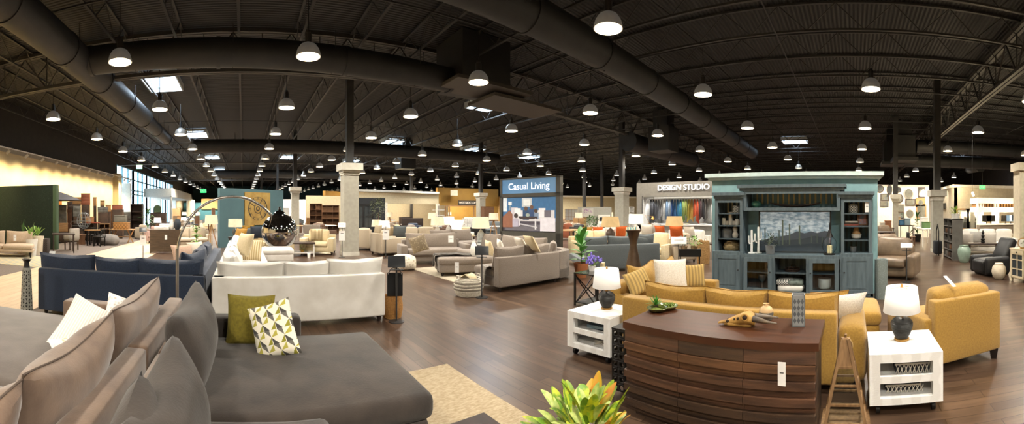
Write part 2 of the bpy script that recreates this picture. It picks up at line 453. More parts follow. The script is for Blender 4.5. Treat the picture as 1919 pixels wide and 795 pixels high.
# plenum boxes
t = thing('air_plenum', 'big black hanging air box with flat trays beside the skylight', 'air plenum', (7.0, 10.4, 5.2), 0)
G().bx(-.9, .9, -.8, .8, .3, 1.85).obj('box_body', M_duct, t)
G().bx(-1.3, 1.5, -1.2, .2, .2, .3).obj('tray', mat('plenum_tray', '3d3731', .6), t)
G().bx(.2, 3.2, -.9, .6, .02, .12).obj('tray', mat('plenum_tray', '3d3731', .6), t)
for q, (x, y, zt) in enumerate(((18.5, 9.8, 0), (23.3, -3.1, 0), (25.4, -2.6, 0), (12.0, 27, 0))):
    t = thing('air_plenum', ['square black air box hanging left of the design studio', 'stepped black air box at the end of the upper right duct', 'stepped black air box at the end of the lower right duct', 'distant black air box hanging behind the white column'][q], 'air plenum', (x, y, 4.85), 0)
    G().bx(-.6, .6, -.6, .6, .0, 1.3).obj('box_body', M_duct, t)
    G().bx(-.42, .42, -.42, .42, 1.3, 2.2).obj('riser', M_duct, t)
    if q in (1, 2): G().bx(-.8, .8, -.75, .75, -.2, 0).obj('tray', M_duct, t)
# ================================================================ high-bay lamps on the surveyed grid
LX = [(-6.65), -2.72, 1.41, 5.76, 10.35, 15.1, 20.0, 24.9, 29.9, 35.0, 40.5]
LY = [-.5, 4.2, 8.3, 12.5, 16.8, 20.8, 24.8, 28.8, 32.6, 36.6, 40.6, 44.6, 48.6, 52.6, 56.6, 60.6, 64.6, 68.6]
M_dome = mat('lamp_dome', '8d8983', .38, .3, c2='a29d96', scale=3, emis=.15, ecol=(.6,.58,.54))  # low emission stands in for lamp light shining through the dome
M_housing = mat('lamp_housing', '191716', .5)
M_bulb = mat('lamp_glow', 'fff1d8', .5, emis=30, ecol=(1, .93, .8))
M_bulbfar = mat('lamp_glow_far', 'fff1d8', .5, emis=14, ecol=(1, .95, .86))
ROWN = ['row along the cream wall', 'row over the pale aisle', 'row above the white sofas', 'row right of the white column', 'row over the hanging picture sign', 'row over the design studio', 'row behind the design studio',
        'row beyond the design studio', 'row over the far right rooms', 'far row at the right', 'farthest row at the right']
ORD = ['first', 'second', 'third', 'fourth', 'fifth', 'sixth', 'seventh', 'eighth', 'ninth', 'tenth', 'eleventh', 'twelfth', 'thirteenth', 'fourteenth', 'fifteenth', 'sixteenth', 'seventeenth', 'eighteenth', 'nineteenth', 'twentieth', 'last']
ld = bpy.data.lights.new('lamp_light', 'SPOT'); ld.energy = 620; ld.spot_size = radians(150); ld.spot_blend = .6; ld.shadow_soft_size = .2; ld.color = (1, .92, .8)
lp = None; lpf = None
for ix, x in enumerate(LX):
    ys = LY if x > 6 else LY[1:]
    if ix in (3,): ys = LY[1:]
    if x > 10: ys = [-10.0, -5.25] + LY
    order = 0
    for y in ys:
        d = sqrt(x*x+y*y)
        if d > 72 or (x > 30 and y > 42): continue
        px = PX0 + F*atan2(x, y)
        if px < -60 or px > 1990: continue
        yb = PY0 - F*3.35/d
        if yb < -40: continue
        # right hand rows stand farther apart
        xx = x
        if y < 2: xx = {10.35: 10.65, 15.1: 15.7, 20.0: 21.0, 24.9: 26.5, 29.9: 32.1, 35.0: 37.5, 40.5: 43}.get(x, x)
        lab = 'silver domed lamp, %s from the front in the %s' % (ORD[order], ROWN[ix]); order += 1
        z = 5.0
        if d < 36:
            if lp is None:
                t = thing('pendant_lamp', lab, 'pendant lamp', (xx, y, z), 0, 'high bay pendant lamps'); lp = t
                prof = [(.27, 0), (.265, .06), (.235, .16), (.17, .25), (.1, .29), (.075, .3)]
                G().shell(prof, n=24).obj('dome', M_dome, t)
                G().shell([(r*.93, h-.004) for r, h in prof], n=24).obj('reflector', mat('reflector_white', 'fff4e0', .3, emis=1.6, ecol=(1,.93,.8)), t)
                G().lathe([(.001, .05), (.12, .05), (.22, .055), (.22, .06), (.001, .06)], n=24).obj('bulb', M_bulb, t)
                G().lathe([(.075, .3), (.075, .5), (.05, .52), (.05, .56)], n=14).obj('housing', M_housing, t)
                G().tube([(0,0,.55), (0,0,1.35)], .012, 6).obj('hanging_rod', M_housing, t)
            else: t = dup(lp, (xx, y, z), 0, lab)
            lo = link('lamp_light', ld, t, (0, 0, .03))
        else:
            if lpf is None:
                t = thing('pendant_lamp', lab, 'pendant lamp', (xx, y, z), 0, 'high bay pendant lamps'); lpf = t
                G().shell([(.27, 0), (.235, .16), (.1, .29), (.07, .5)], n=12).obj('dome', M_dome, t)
                G().lathe([(.001, .02), (.25, .02), (.25, .03), (.001, .03)], n=12).obj('bulb', M_bulbfar, t)
            else: t = dup(lpf, (xx, y, z), 0, lab)
# the same grid goes on behind the viewpoint
q = 0
for x in (-10.6, -6.65, -2.72, 1.41, 5.76, 10.35):
    for y in (-.4, -4.6, -8.8):
        if (x > 10 and y > -9) or d < 0: continue
        t = dup(lp, (x, y, 5.0), 0, 'silver domed lamp hanging behind the viewpoint, out of the frame', 'high bay pendant lamps behind the viewpoint')
        link('lamp_light', ld, t, (0, 0, .03))
# coarse fill for the far half of the store: bare unseen spots stand in for the far lamps
lf = bpy.data.lights.new('far_fill_light', 'SPOT'); lf.energy = 4200; lf.spot_size = radians(155); lf.spot_blend = .5; lf.shadow_soft_size = .4; lf.color = (1, .92, .78)
for x, y in ((-6.6, 42), (1.4, 42), (-2.7, 56), (8, 42), (14, 38), (22, 36), (30, 26), (36, 14), (36, 2), (-6.6, 66), (6, 58), (18, 52), (30, -8)):
    link('lamp_light', lf, None, (x, y, 5.0))
# ================================================================ columns
def column(label, x, y, capz, rw=.5):
    t = thing('pillar', label, 'pillar', (x, y, 0))
    t['kind'] = 'structure'
    g = G().bx(-rw/2, rw/2, -rw/2, rw/2, 0, capz-.35)
    g.obj('shaft', mat('column_paint', 'a8a598', .7), t)
    c = G().bx(-rw/2-.03, rw/2+.03, -rw/2-.03, rw/2+.03, capz-.42, capz-.36).bx(-rw/2-.05, rw/2+.05, -rw/2-.05, rw/2+.05, capz-.35, capz-.25).bx(-rw/2-.13, rw/2+.13, -rw/2-.13, rw/2+.13, capz-.25, capz)
    c.obj('capital', mat('capital_paint', 'cfccbf', .6), t)
    G().bx(-rw/2-.02, rw/2+.02, -rw/2-.02, rw/2+.02, 0, .14).obj('plinth', mat('capital_paint', 'cfccbf', .6), t)
    G().bx(-.13, .13, -.13, .13, capz, 7.0).obj('steel_post', M_steel, t)
column('square white column beside the arc lamp side of the sofas', *pd(655, 14.6)[:2], 3.42, .56)
column('square white column behind the blue clock wall', *pd(553, 25.8)[:2], 3.25, .5)
column('square white column in front of the loft rooms', *pd(901, 30)[:2], 3.05, .52)
column('square white column left of the design studio', *pd(1165.5, 23)[:2], 3.05, .62)
column('square white column beside the grey bookshelf', *pd(1756, 15.8)[:2], 2.5, .42)
column('slim white column before the mirror wall', *pd(1678, 22)[:2], 2.6, .3)
struct(G().bx(13.4, 14.0, -6.9, -6.15, 0, 3.2).bx(13.3, 14.1, -7.0, -6.07, 3.2, 3.5).obj('wall_right', mat('cream_column', 'd8ccb2', .7)), 'cream square column at the right edge')
# bare black posts rising to the roof
for q, (px, d) in enumerate(((520, 40), (490, 48), (771, 38), (1095, 34), (1128, 37))):
    x, y, _ = pd(px, d)
    struct(G().bx(-.11, .11, -.11, .11, 0, 7.0).obj('pillar', M_steel, None, (x, y, 0)), 'slim black steel roof post far back')
# track lights washing the cream wall
M_track = mat('track_white', 'd8d4cc', .5)
t = thing('track_light_rail', 'long white track rail with lamp heads along the cream wall', 'track light', (XL+1.5, 4, 4.35))
G().bx(-.02, .02, 0, 28.4, 0, .04).obj('rail', M_track, t)
sl = bpy.data.lights.new('wall_wash', 'SPOT'); sl.energy = 560; sl.spot_size = radians(125); sl.spot_blend = 1.0; sl.shadow_soft_size = .12; sl.color = (1, .78, .42)
for q in range(19):
    y = .8 + q*1.5
    h = G().tube([(0,0,0),(0,0,-.1)], .015, 6).tube([(.04,0,-.08),(-.12,0,-.2)], .06, 10)
    h.obj('lamp_head', M_track, t, (0, y, 0))
    lo = link('wall_wash', sl, t, (-.15, y, -.22)); lo.rotation_euler = (0, radians(34), 0)
# ================================================================ upholstery kit
def legs(t, pts, m, h=.1, w=.07, taper=-.35):
    for x, y in pts:
        G().rbox((x, y, h/2), (w, w, h), .008, k=1, taper=-taper*.0).obj('leg', m, t) if not taper else G().lathe([(w*.36, 0), (w*.6, h)], (x, y, 0), 4, 0).obj('leg', m, t)
def seating(name, label, cat, M, loc, rz, boxes=(), seats=(), backs=(), leg=(), leg_m=None, group=None, leg_h=.1, piping=None, wr=.006, k=3, rnd=.05):
    """boxes: (part, x0,x1,y0,y1,z0,z1); seats: same without name; backs: (x,y,z_bottom, w,h,t, rz_deg, lean_deg[, kind])"""
    t = thing(name, label, cat, loc, rz, group)
    for b in boxes:
        p, x0, x1, y0, y1, z0, z1 = b[:7]
        G().rbox(((x0+x1)/2, (y0+y1)/2, (z0+z1)/2), (x1-x0, y1-y0, z1-z0), b[7] if len(b) > 7 else rnd*.6, k=k).obj(p, M, t)
    for i, s_ in enumerate(seats):
        x0, x1, y0, y1, z0, z1 = s_
        G().rbox(((x0+x1)/2, (y0+y1)/2, (z0+z1)/2), (x1-x0, y1-y0, z1-z0), .06, (.0, .012, .028), k=max(k, 3), wr=wr, seed=i+len(label)).obj('seat_cushion', M, t)
    for i, b in enumerate(backs):
        x, y, z, w, h, th, rd, lean = b[:8]; kd = b[8] if len(b) > 8 else 'pillow'
        Mx = Matrix.Translation((x, y, z)) @ Matrix.Rotation(radians(rd), 4, 'Z') @ Matrix.Rotation(radians(lean), 4, 'X') @ Matrix.Translation((0, 0, h/2))
        g = G()
        if kd == 'pillow': g.pillow(w, h, th, 14, 0, Mx, .035, wr*1.5, i+len(label), chop=.02, sq=.3)
        elif kd == 'knife': g.pillow(w, h, th, 16, 0, Mx, .06, wr*1.5, i+len(label), chop=.05, sq=.42)
        else: g.rbox((0,0,0), (w, th, h), min(.07, th*.42), (.0, .04, .02), k=max(k, 3), M=Mx, wr=wr, seed=i+len(label))
        o = g.obj('back_cushion', M, t)
        if piping:
            G().pillow_rim(w, h, .0055, 14, 0, Mx, .06 if kd == 'knife' else .035, .05 if kd == 'knife' else .02).obj('piping', piping, o)
    if leg: legs(t, leg, leg_m or MATS['leg_wood'], leg_h)
    return t
mat('leg_wood', '1d1410', .5)
def sofa(name, label, M, loc, rz, w=2.1, d=.95, n=2, back=.78, arm=.2, arm_h=.6, sh=.44, bc=.96, arms=(1,1), cat='sofa', group=None, leg_h=.1, kind='box', k=2, lean=10, bt=.2, piping=None, nb=None, leg_m=None, wr=.006, wing=0):
    a0 = -w/2 + (arm if arms[0] else 0); a1 = w/2 - (arm if arms[1] else 0)
    bx = [('base', -w/2+.01, w/2-.01, .01, d-.02, leg_h, sh-.16), ('backrest', -w/2 if not wing else a0, w/2 if not wing else a1, 0, bt, leg_h, back)]
    if arms[0]: bx.append(('armrest', -w/2, a0, bt*.4, d, leg_h, arm_h))
    if arms[1]: bx.append(('armrest', a1, w/2, bt*.4, d, leg_h, arm_h))
    cw = (a1-a0)/n
    seats = [(a0+i*cw+.004, a0+(i+1)*cw-.004, bt, d+.01, sh-.16, sh) for i in range(n)]
    nb = nb or n; bw = (a1-a0)/nb
    backs = [(a0+(i+.5)*bw, bt+.11, sh-.02, bw-.01, bc-sh+.03, .2, 0, lean, kind) for i in range(nb)]
    lg = [(-w/2+.07, .07), (w/2-.07, .07), (-w/2+.07, d-.08), (w/2-.07, d-.08)]
    return seating(name, label, cat, M, loc, rz, bx, seats, backs, lg, leg_m, group, leg_h, piping, wr, k)
def pillow(label, m, loc, rz=0, lean=15, w=.45, h=.45, t=.16, group=None, roll=0, m2=None, name='throw_pillow', cat='pillow', n=12, piping=None, wr=.004):
    """loc is the middle of the lower edge"""
    g = G().pillow(w, h, t, n, 0, None, .07, wr, len(label), m2=1 if m2 else None)
    T = Matrix.Translation(loc) @ Matrix.Rotation(rz, 4, 'Z') @ Matrix.Rotation(radians(lean), 4, 'X') @ Matrix.Rotation(radians(roll), 4, 'Y') @ Matrix.Translation((0, 0, h/2))
    o = g.obj(name, [m, m2] if m2 else m); o.matrix_world = T
    tag(o, label, cat, group)
    if piping: G().pillow_rim(w, h, .006, n).obj('piping', piping, o)
    return o
FX = -pi/2       # facing +X
FNX = pi/2       # facing -X
FY = 0; FNY = pi
def hang_tag(label, loc, rz=0, w=.07, h=.15, name='price_tag', text=True):
    t = thing(name, label, 'price tag', loc, rz)
    G().bx(-w/2, w/2, -.0015, .0015, -h, 0).obj('card', mat('tag_card', 'f4f3f0', .6), t)
    if text:
        g = G()
        g.bx(-w*.25, w*.25, -.0025, -.0015, -h*.47, -h*.42)
        g.obj('print', mat('tag_ink', '55534f', .7), t)
    return t

# ---------------------------------------------------------------- fabrics
M_taupe = mat('taupe_suede', '7b6553', .9, c2='624e40', scale=5, bump=.12, bscale=90, sheen=.35)
M_taupe_seat = mat('taupe_seat', '615851', .9, c2='524943', scale=4, bump=.12, bscale=90, sheen=.35)
M_tpipe = mat('taupe_piping', '55483f', .9)
M_char = mat('charcoal_suede', '3c332c', .92, c2='241e1a', scale=4.2, bump=.15, bscale=70, sheen=.15, contrast=(.3,.7))
M_olive = mat('olive_linen', '75691c', .9, c2='655a16', scale=40, bump=.3, bscale=220)
M_white_knit = mat('white_knit', 'ece8e2', .95, c2='dcd6cd', scale=60, bump=.6, bscale=160)
M_mustard = mat('mustard_fabric', 'a17d33', .9, c2='906d29', scale=60, bump=.25, bscale=300, sheen=.2)
M_mpipe = mat('mustard_piping', '7b5717', .9)
M_navy = mat('navy_fabric', '26344a', .92, c2='1c283b', scale=70, bump=.3, bscale=300, sheen=.2)
M_ivory = mat('ivory_fabric', 'e4e1da', .92, c2='d6d2c9', scale=4, bump=.2, bscale=260, sheen=.2)
M_greige = mat('greige_fabric', '82776c', .92, c2='72675d', scale=60, bump=.25, bscale=260, sheen=.2)

# ================================================================ taupe sectional (bottom left) and charcoal sectional, back to back
t = seating('sectional_sofa', 'taupe suede sectional with piped loose cushions, back to the charcoal sectional', 'sofa', M_taupe, (-.66, 0, 0), 0,
    boxes=[('base', -1.9, -.02, -.3, 4.0, .08, .3), ('backrest', -.16, .0, -.3, 2.62, .08, .7), ('backrest', -.16, .0, 2.64, 4.22, .08, .7),
           ('armrest', -1.35, -.02, 4.0, 4.2, .08, .62), ('base', -2.75, -1.9, 2.2, 4.0, .08, .3)],
    backs=[(-.34, 3.2, .43, 1.44, .56, .3, 90, 14, 'knife'), (-.36, 1.92, .43, 1.12, .56, .32, 90, 16, 'knife'), (-.36, .86, .43, 1.0, .54, .32, 90, 16, 'knife')],
    leg=[(-.1, 4.1), (-1.3, 4.1), (-2.65, 3.9), (-.1, .2), (-1.8, .2), (-2.65, 2.3)], leg_h=.08, piping=M_tpipe, wr=.012)
for x0, x1, y0, y1 in ((-2.78, -.3, 2.2, 3.98), (-1.3, -.3, .7, 2.18), (-1.3, -.3, -.3, .68)):
    G().rbox(((x0+x1)/2, (y0+y1)/2, .38), (x1-x0, y1-y0, .17), .06, (0,0,.03), 4, wr=.008, seed=y0).obj('seat_cushion', M_taupe_seat, t)
t = seating('sectional_sofa', 'charcoal grey suede sectional with wide chaise, foreground', 'sofa', M_char, (-.6, 0, 0), 0,
    boxes=[('base', 0.05, 1.05, -.4, 2.24, .07, .28), ('base', .05, 1.78, 2.26, 3.72, .07, .28),
           ('armrest', .15, 1.17, 3.74, 3.95, .07, .62, .05), ('plinth', .12, 1.68, 2.34, 3.66, .0, .08)],
    seats=[(.24, 1.1, -.4, .86, .27, .45), (.24, 1.1, .88, 2.24, .27, .45), (.24, 1.83, 2.26, 3.73, .27, .45)],
    backs=[(.3, 3.02, .43, 1.36, .58, .32, -90, 15, 'knife'), (.36, 1.62, .43, 1.04, .56, .32, -90, 15, 'knife'), (.33, 1.04, .45, 1.02, .56, .3, -90, 15, 'knife')],
    wr=.012)
for y0, y1 in ((-.4, 2.6), (2.62, 4.12)):
    G().rbox((.085, (y0+y1)/2, .385), (.15, y1-y0, .6), .03, k=3).obj('backrest', M_taupe, t)['label'] = 'brown suede back rail'
# pillows on the two sectionals
def tri_mat():
    m = bpy.data.materials.new('triangle_print'); m.use_nodes = True; N = m.node_tree.nodes; L = m.node_tree.links; b = N['Principled BSDF']; b.inputs['Roughness'].default_value = .9
    tc = N.new('ShaderNodeTexCoord'); mp = N.new('ShaderNodeMapping'); mp.inputs['Scale'].default_value = (1, 0, 1)
    L.new(tc.outputs['Object'], mp.inputs['Vector'])
    sp = N.new('ShaderNodeSeparateXYZ'); L.new(mp.outputs['Vector'], sp.inputs[0])
    def mth(op, a, b_=None, v=None):
        n = N.new('ShaderNodeMath'); n.operation = op
        if hasattr(a, 'links'): L.new(a, n.inputs[0])
        else: n.inputs[0].default_value = a
        if b_ is not None:
            if hasattr(b_, 'links'): L.new(b_, n.inputs[1])
            else: n.inputs[1].default_value = b_
        return n.outputs[0]
    # six-pointed wedges around a hexagonal-ish lattice of centres
    sx = mth('MULTIPLY', sp.outputs['X'], 8.8); sz = mth('MULTIPLY', sp.outputs['Z'], 8.8)
    row = mth('FLOOR', sz); par = mth('MULTIPLY', mth('MODULO', mth('ABSOLUTE', row), 2), .5)
    fx = mth('SUBTRACT', mth('FRACT', mth('ADD', sx, par)), .5); fz = mth('SUBTRACT', mth('FRACT', sz), .5)
    an = mth('ARCTAN2', fz, fx)
    k = mth('FRACT', mth('MULTIPLY', mth('ADD', an, pi), 8/(2*pi)))
    wd = mth('FLOOR', mth('MULTIPLY', mth('ADD', an, pi), 8/(2*pi)))
    r = N.new('ShaderNodeValToRGB'); r.color_ramp.interpolation = 'CONSTANT'
    el = r.color_ramp.elements; cs = ['ece5d2', '8f8a2a', '4a4844', 'ece5d2', 'b5ab4a', 'ece5d2', '6b675f', 'ece5d2']
    el[0].color = lin(cs[0]); el[1].position = 1/8+.001; el[1].color = lin(cs[1])
    for i in range(2, 8):
        e = el.new(i/8+.001); e.color = lin(cs[i])
    L.new(mth('DIVIDE', mth('ADD', wd, .05), 8), r.inputs['Fac'])
    mx = N.new('ShaderNodeMix'); mx.data_type = 'RGBA'; mx.inputs['B'].default_value = lin('ece5d2')
    L.new(r.outputs['Color'], mx.inputs['A']); L.new(mth('LESS_THAN', k, .16), mx.inputs['Factor']); L.new(mx.outputs['Result'], b.inputs['Base Color'])
    return m
M_tri = tri_mat()
pillow('olive green pillow on the charcoal chaise against its arm', M_olive, (.06, 3.5, .43), radians(-8), -16, .45, .46, .17)
pillow('pillow with olive and grey triangle print on the charcoal chaise', M_tri, (.3, 3.17, .44), radians(-28), -14, .4, .46, .15, roll=-20)
def ribbed(): return mat('white_rib', 'efece6', .95, c2='d9d3c8', kind='stripe', scale=14, bump=.4, bscale=120, stretch=(1,.2,1.2), contrast=(.2,.8))
pillow('bright white ribbed pillow leaning on the taupe back cushion', ribbed(), (-1.36, 2.94, .42), radians(30), -40, .56, .54, .18, roll=32)
pillow('white pillow with small ring print behind the ribbed pillow', mat('ring_print', 'c9c2b6', .95, c2='f2f0ea', kind='voronoi', scale=30, contrast=(.2,.5)), (-1.1, 3.42, .46), radians(35), -34, .46, .42, .15, roll=22)
pillow('white pillow with yellow print tucked behind the middle taupe cushion', mat('yellow_print', 'f0ebdf', .95, c2='c99a2c', kind='noise', scale=9, contrast=(.6,.66)), (-1.02, 2.5, .42), radians(60), -40, .42, .4, .15)

# ================================================================ jute rug, coffee table, croton
M_jute = mat('jute', 'b5a488', .95, c2='9a886a', kind='noise', scale=22, bump=.9, bscale=60, stretch=(1,3,1))
o = G().rbox((.6, 2.05, .008), (2.98, 3.1, .016), .006, k=4, wr=.002).obj('area_rug', M_jute); tag(o, 'natural woven jute rug on the floor beside the charcoal chaise', 'rug')
M_espr = mat('espresso_wood', '2e1f19', .45, c2='24170f', kind='wave', scale=3, stretch=(1,8,1))
t = thing('coffee_table', 'dark brown coffee table at the bottom edge of the view', 'coffee table', (.93, 1.25, .016))
G().rbox((0, 0, .4), (.86, 1.3, .06), .012).obj('table_top', M_espr, t)
for x in (-.36, .36):
    for y in (-.58, .58): G().bx(x-.035, x+.035, y-.035, y+.035, 0, .375).obj('leg', M_espr, t)
G().bx(-.36, .36, -.58, .58, .1, .125).obj('shelf', M_espr, t)
t = thing('magazine', 'white magazine lying on the dark coffee table', 'magazine', (.86, 1.7, .449), radians(28))
G().rbox((0, 0, .008), (.24, .3, .014), .004, k=1).obj('cover', mat('paper_white', 'f2f1ee', .5), t)
G().bx(-.1, .1, -.1, .1, .0152, .0158).obj('cover_panel', mat('paper_grey', 'd6d6d4', .5), t)
# croton plant
M_cr = [mat('croton_yellow', 'b0ae1e', .5, c2='6b8a1c', scale=26, contrast=(.4,.6)), mat('croton_green', '5f8722', .5, c2='a9b52c', scale=30, contrast=(.45,.6)), mat('croton_orange', 'c2731f', .5, c2='ab9a22', scale=22), mat('croton_pale', '7f9d45', .5, c2='bcc274', scale=40)]
cx, cy = pd(1098, 1.52)[:2]
t = thing('potted_croton', 'bright yellow and green croton plant at the bottom edge', 'plant', (cx, cy, .446))
G().lathe([(.075, 0), (.1, .14), (.105, .15), (.09, .15), (.085, .135), (.001, .135)], n=24).obj('pot', mat('pot_terracotta', 'a7683f', .8), t)
rnd = random.Random(3)
st = G()
for i in range(5):
    a = i*1.257; st.tube([(0.02*cos(a), .02*sin(a), .12), (.05*cos(a), .05*sin(a), .26), (.07*cos(a), .07*sin(a), .36)], .006, 6)
st.obj('stem', mat('stem_brown', '5b5a2a', .7), t)
for i in range(125):
    a = i*2.39996; lv = rnd.random()
    r0 = .02 + .1*rnd.random(); z0 = .2 + .24*lv*(1-r0*1.5)
    el = .25 + 1.0*lv + rnd.uniform(-.15, .15)
    L_ = rnd.uniform(.12, .2)
    G().leaf((r0*cos(a), r0*sin(a), z0), (cos(a)*cos(el), sin(a)*cos(el), sin(el)), L_, rnd.uniform(.04, .06), rnd.uniform(.1, .45), 0, .25, 6).obj('leaf', M_cr[rnd.choice((0,0,1,1,1,2,3,3))], t)

# ================================================================ dark louvred dresser
M_wal = mat('dresser_wood', '5b3e2c', .5, c2='3c281c', kind='noise', scale=1.6, stretch=(1.6,3,16), bump=.25, bscale=25)
M_wal2 = mat('dresser_wood_dark', '46311f', .55, c2='2e2017', kind='noise', scale=1.5, stretch=(1.6,3,16), bump=.3, bscale=25)
M_wal3 = mat('dresser_wood_warm', '6a4930', .5, c2='4b3220', kind='noise', scale=1.8, stretch=(1.6,3,14), bump=.3, bscale=25)
M_wtop = mat('dresser_top', '4a2916', .36, c2='3a1f11', kind='noise', scale=1.5, stretch=(1.5,12,3), bump=.1, bscale=25)
t = thing('dresser', 'dark walnut dresser with stepped louvred drawer fronts behind the croton', 'dresser', (2.6, 1.0, 0), -pi/2)   # local -Y is the front
HW, DP = .77, .62
def bow(u): return -.045*(1-(u/HW)**2)           # gentle bow of the front
def slab(g, x0, x1, yf, yb, z0, z1, n=6, m=0, tilt=0):
    vs = []; fs = []
    for i in range(n+1):
        x = x0 + (x1-x0)*i/n; f = yf + bow(x)
        vs += [(x, f, z0), (x, f - tilt, z1), (x, yb, z1), (x, yb, z0)]
    for i in range(n):
        a = i*4
        for q in range(4): fs.append((a+q, a+(q+1) % 4, a+4+(q+1) % 4, a+4+q))
    fs += [(0,1,2,3), (n*4+3, n*4+2, n*4+1, n*4)]
    g.add(vs, fs, m); return g
slab(G(), -HW, HW, .03, -DP-.0 if False else .62, .695, .75, 12).obj('dresser_top', M_wtop, t)
slab(G(), -HW+.03, HW-.03, .07, .6, .05, .7, 10).obj('carcass', M_wal2, t)
slab(G(), -HW+.09, HW-.09, .1, .55, 0, .06, 10).obj('plinth', M_wal2, t)
rws = [(.60, .70), (.485, .60), (.375, .485), (.265, .375), (.155, .265), (.05, .155)]
cm = [M_wal, M_wal3, M_wal2]
for r_, (z0, z1) in enumerate(rws):
    for c_ in range(3):
        x0 = -HW + .02 + c_*(2*HW-.04)/3; x1 = x0 + (2*HW-.04)/3 - .004
        mm = [M_wal3, M_wal, M_wal2][(r_*2 + c_*3 + (r_ % 2)) % 3] if r_ else [M_wal, M_wal2, M_wal][c_]
        if r_ == 0: slab(G(), x0, x1, .035, .1, z0+.002, z1-.002, 5).obj('drawer', mm, t)
        else:
            d = slab(G(), x0, x1, .058, .1, z0-.004, z1-.026, 5, tilt=.012).obj('drawer', mm, t)
            slab(G(), x0, x1, .02, .1, z1-.06, z1-.004, 5, tilt=.004).obj('drawer_lip', mm, d)
hang_tag('tall white price tag hanging on the walnut dresser front', pd(1465, 2.53, .665), -pi/2, .052, .155)['label'] = 'tall white price tag hanging on the walnut dresser front'
# perforated black stand at the dresser's far end
t = thing('perforated_stand', 'black metal stand with round punched holes beside the walnut dresser', 'stand', (2.93, 1.93, 0), 0)
M_iron = mat('black_iron', '191716', .5, .4)
for side, (fx, fy, ax) in enumerate(((0, 0, 'y'), (.12, .0, 'x'))):
    pass
def holed(w, h, nx, nz, r):
    """flat strip in XZ with round holes"""
    g = G(); cw, ch = w/nx, h/nz; N_ = 12
    for i in range(nx):
        for j in range(nz):
            cx_, cz_ = (i+.5)*cw, (j+.5)*ch
            vs = []; 
            for q in range(N_):
                a = 2*pi*q/N_ + pi/4; c_, s_ = cos(a), sin(a); mxx = max(abs(c_), abs(s_))
                vs += [(cx_+r*c_, 0, cz_+r*s_), (cx_+cw/2*c_/mxx, 0, cz_+ch/2*s_/mxx)]
            g.add(vs, [(2*q, 2*q+1, (2*q+3) % (2*N_), (2*q+2) % (2*N_)) for q in range(N_)])
    return g
for nm, loc_, rz_ in (('punched_panel', (-.1, -.05, .06), pi/2*0), ('punched_panel', (-.1, -.05, .06), pi/2), ('punched_panel', (-.1, .08, .06), 0)):
    o = holed(.2 if rz_ == 0 else .13, .54, 3 if rz_ == 0 else 2, 8, .02).obj(nm, M_iron, t, loc_, rz_)
    sm = o.modifiers.new('thick', 'SOLIDIFY'); sm.thickness = .008
G().bx(-.11, .11, -.06, .09, .6, .612).obj('shelf', M_iron, t)
for x in (-.1, .1):
    for y in (-.05, .08): G().bx(x-.008, x+.008, y-.008, y+.008, 0, .6).obj('leg', M_iron, t)
# ---------------------------------------------------------------- things on the dresser
def on(px, py, z): return gp(px, py, z)
x, y, z = on(1240, 582, .75)
t = thing('leaf_dish', 'green glazed leaf shaped dish on the left end of the dresser', 'dish', (x, y, .75), radians(-20))
M_dish = mat('green_glaze', '3d4a24', .25, c2='6d7437', scale=14, coat=.5)
def dish(g, cx_, cy_, R, m=0):
    return g.lathe([(R*.45, 0), (R*.75, .008), (R, .035), (R*.97, .04), (R*.72, .018), (.001, .014)], (cx_, cy_, 0), 24, m)
dish(dish(G(), -.055, 0, .095), .07, .0, .1).obj('bowl', M_dish, t)
M_moss = mat('moss', '6f7d2a', .95, c2='8d9a44', scale=60, bump=.8, bscale=90)
G().ball((-.055, 0, .014), .062, 16, 0, .25).ball((.07, 0, .014), .068, 16, 0, .3).obj('moss', M_moss, t)
t = thing('spiky_succulent', 'small spiky green succulent standing in the leaf dish', 'plant', (x-.02, y+.05, .782), 0)
G().lathe([(.016, -.008), (.02, .012), (.001, .016)], n=12).obj('root_ball', mat('soil', '3b2a1c', .9), t)
g = G(); rn = random.Random(5)
for i in range(36):
    a = i*2.4; el = .35 + 1.1*i/36
    g.leaf((0,0,.01), (cos(a)*cos(el), sin(a)*cos(el), sin(el)), rn.uniform(.085, .13), .012, .15, 0, .2, 4)
g.obj('spikes', mat('succulent_green', '4f8f35', .5, c2='3f7a2c', scale=20), t)
t = thing('fern_clump', 'low mossy fern clump in the right half of the leaf dish', 'plant', (x+.045, y-.06, .784), 0)
g = G()
for i in range(60):
    a = i*2.4; el = .2 + 1.2*rn.random()
    g.leaf((rn.uniform(-.03,.03), rn.uniform(-.03,.03), .0), (cos(a)*cos(el), sin(a)*cos(el), sin(el)), rn.uniform(.03, .06), .012, .3, 0, .2, 3)
g.obj('fronds', mat('fern_green', '7d8f3a', .6, c2='5f7a2d', scale=30), t)
# animal skull with horn
x, y, z = on(1393, 611, .75)
t = thing('animal_skull', 'carved tan animal skull with dark horn lying on the dresser', 'skull', (x, y, .75), radians(96))
M_bone = mat('bone_tan', 'b88f48', .6, c2='8d6a31', scale=12, bump=.4, bscale=30)
M_hole = mat('skull_hollow', '2f2012', .9)
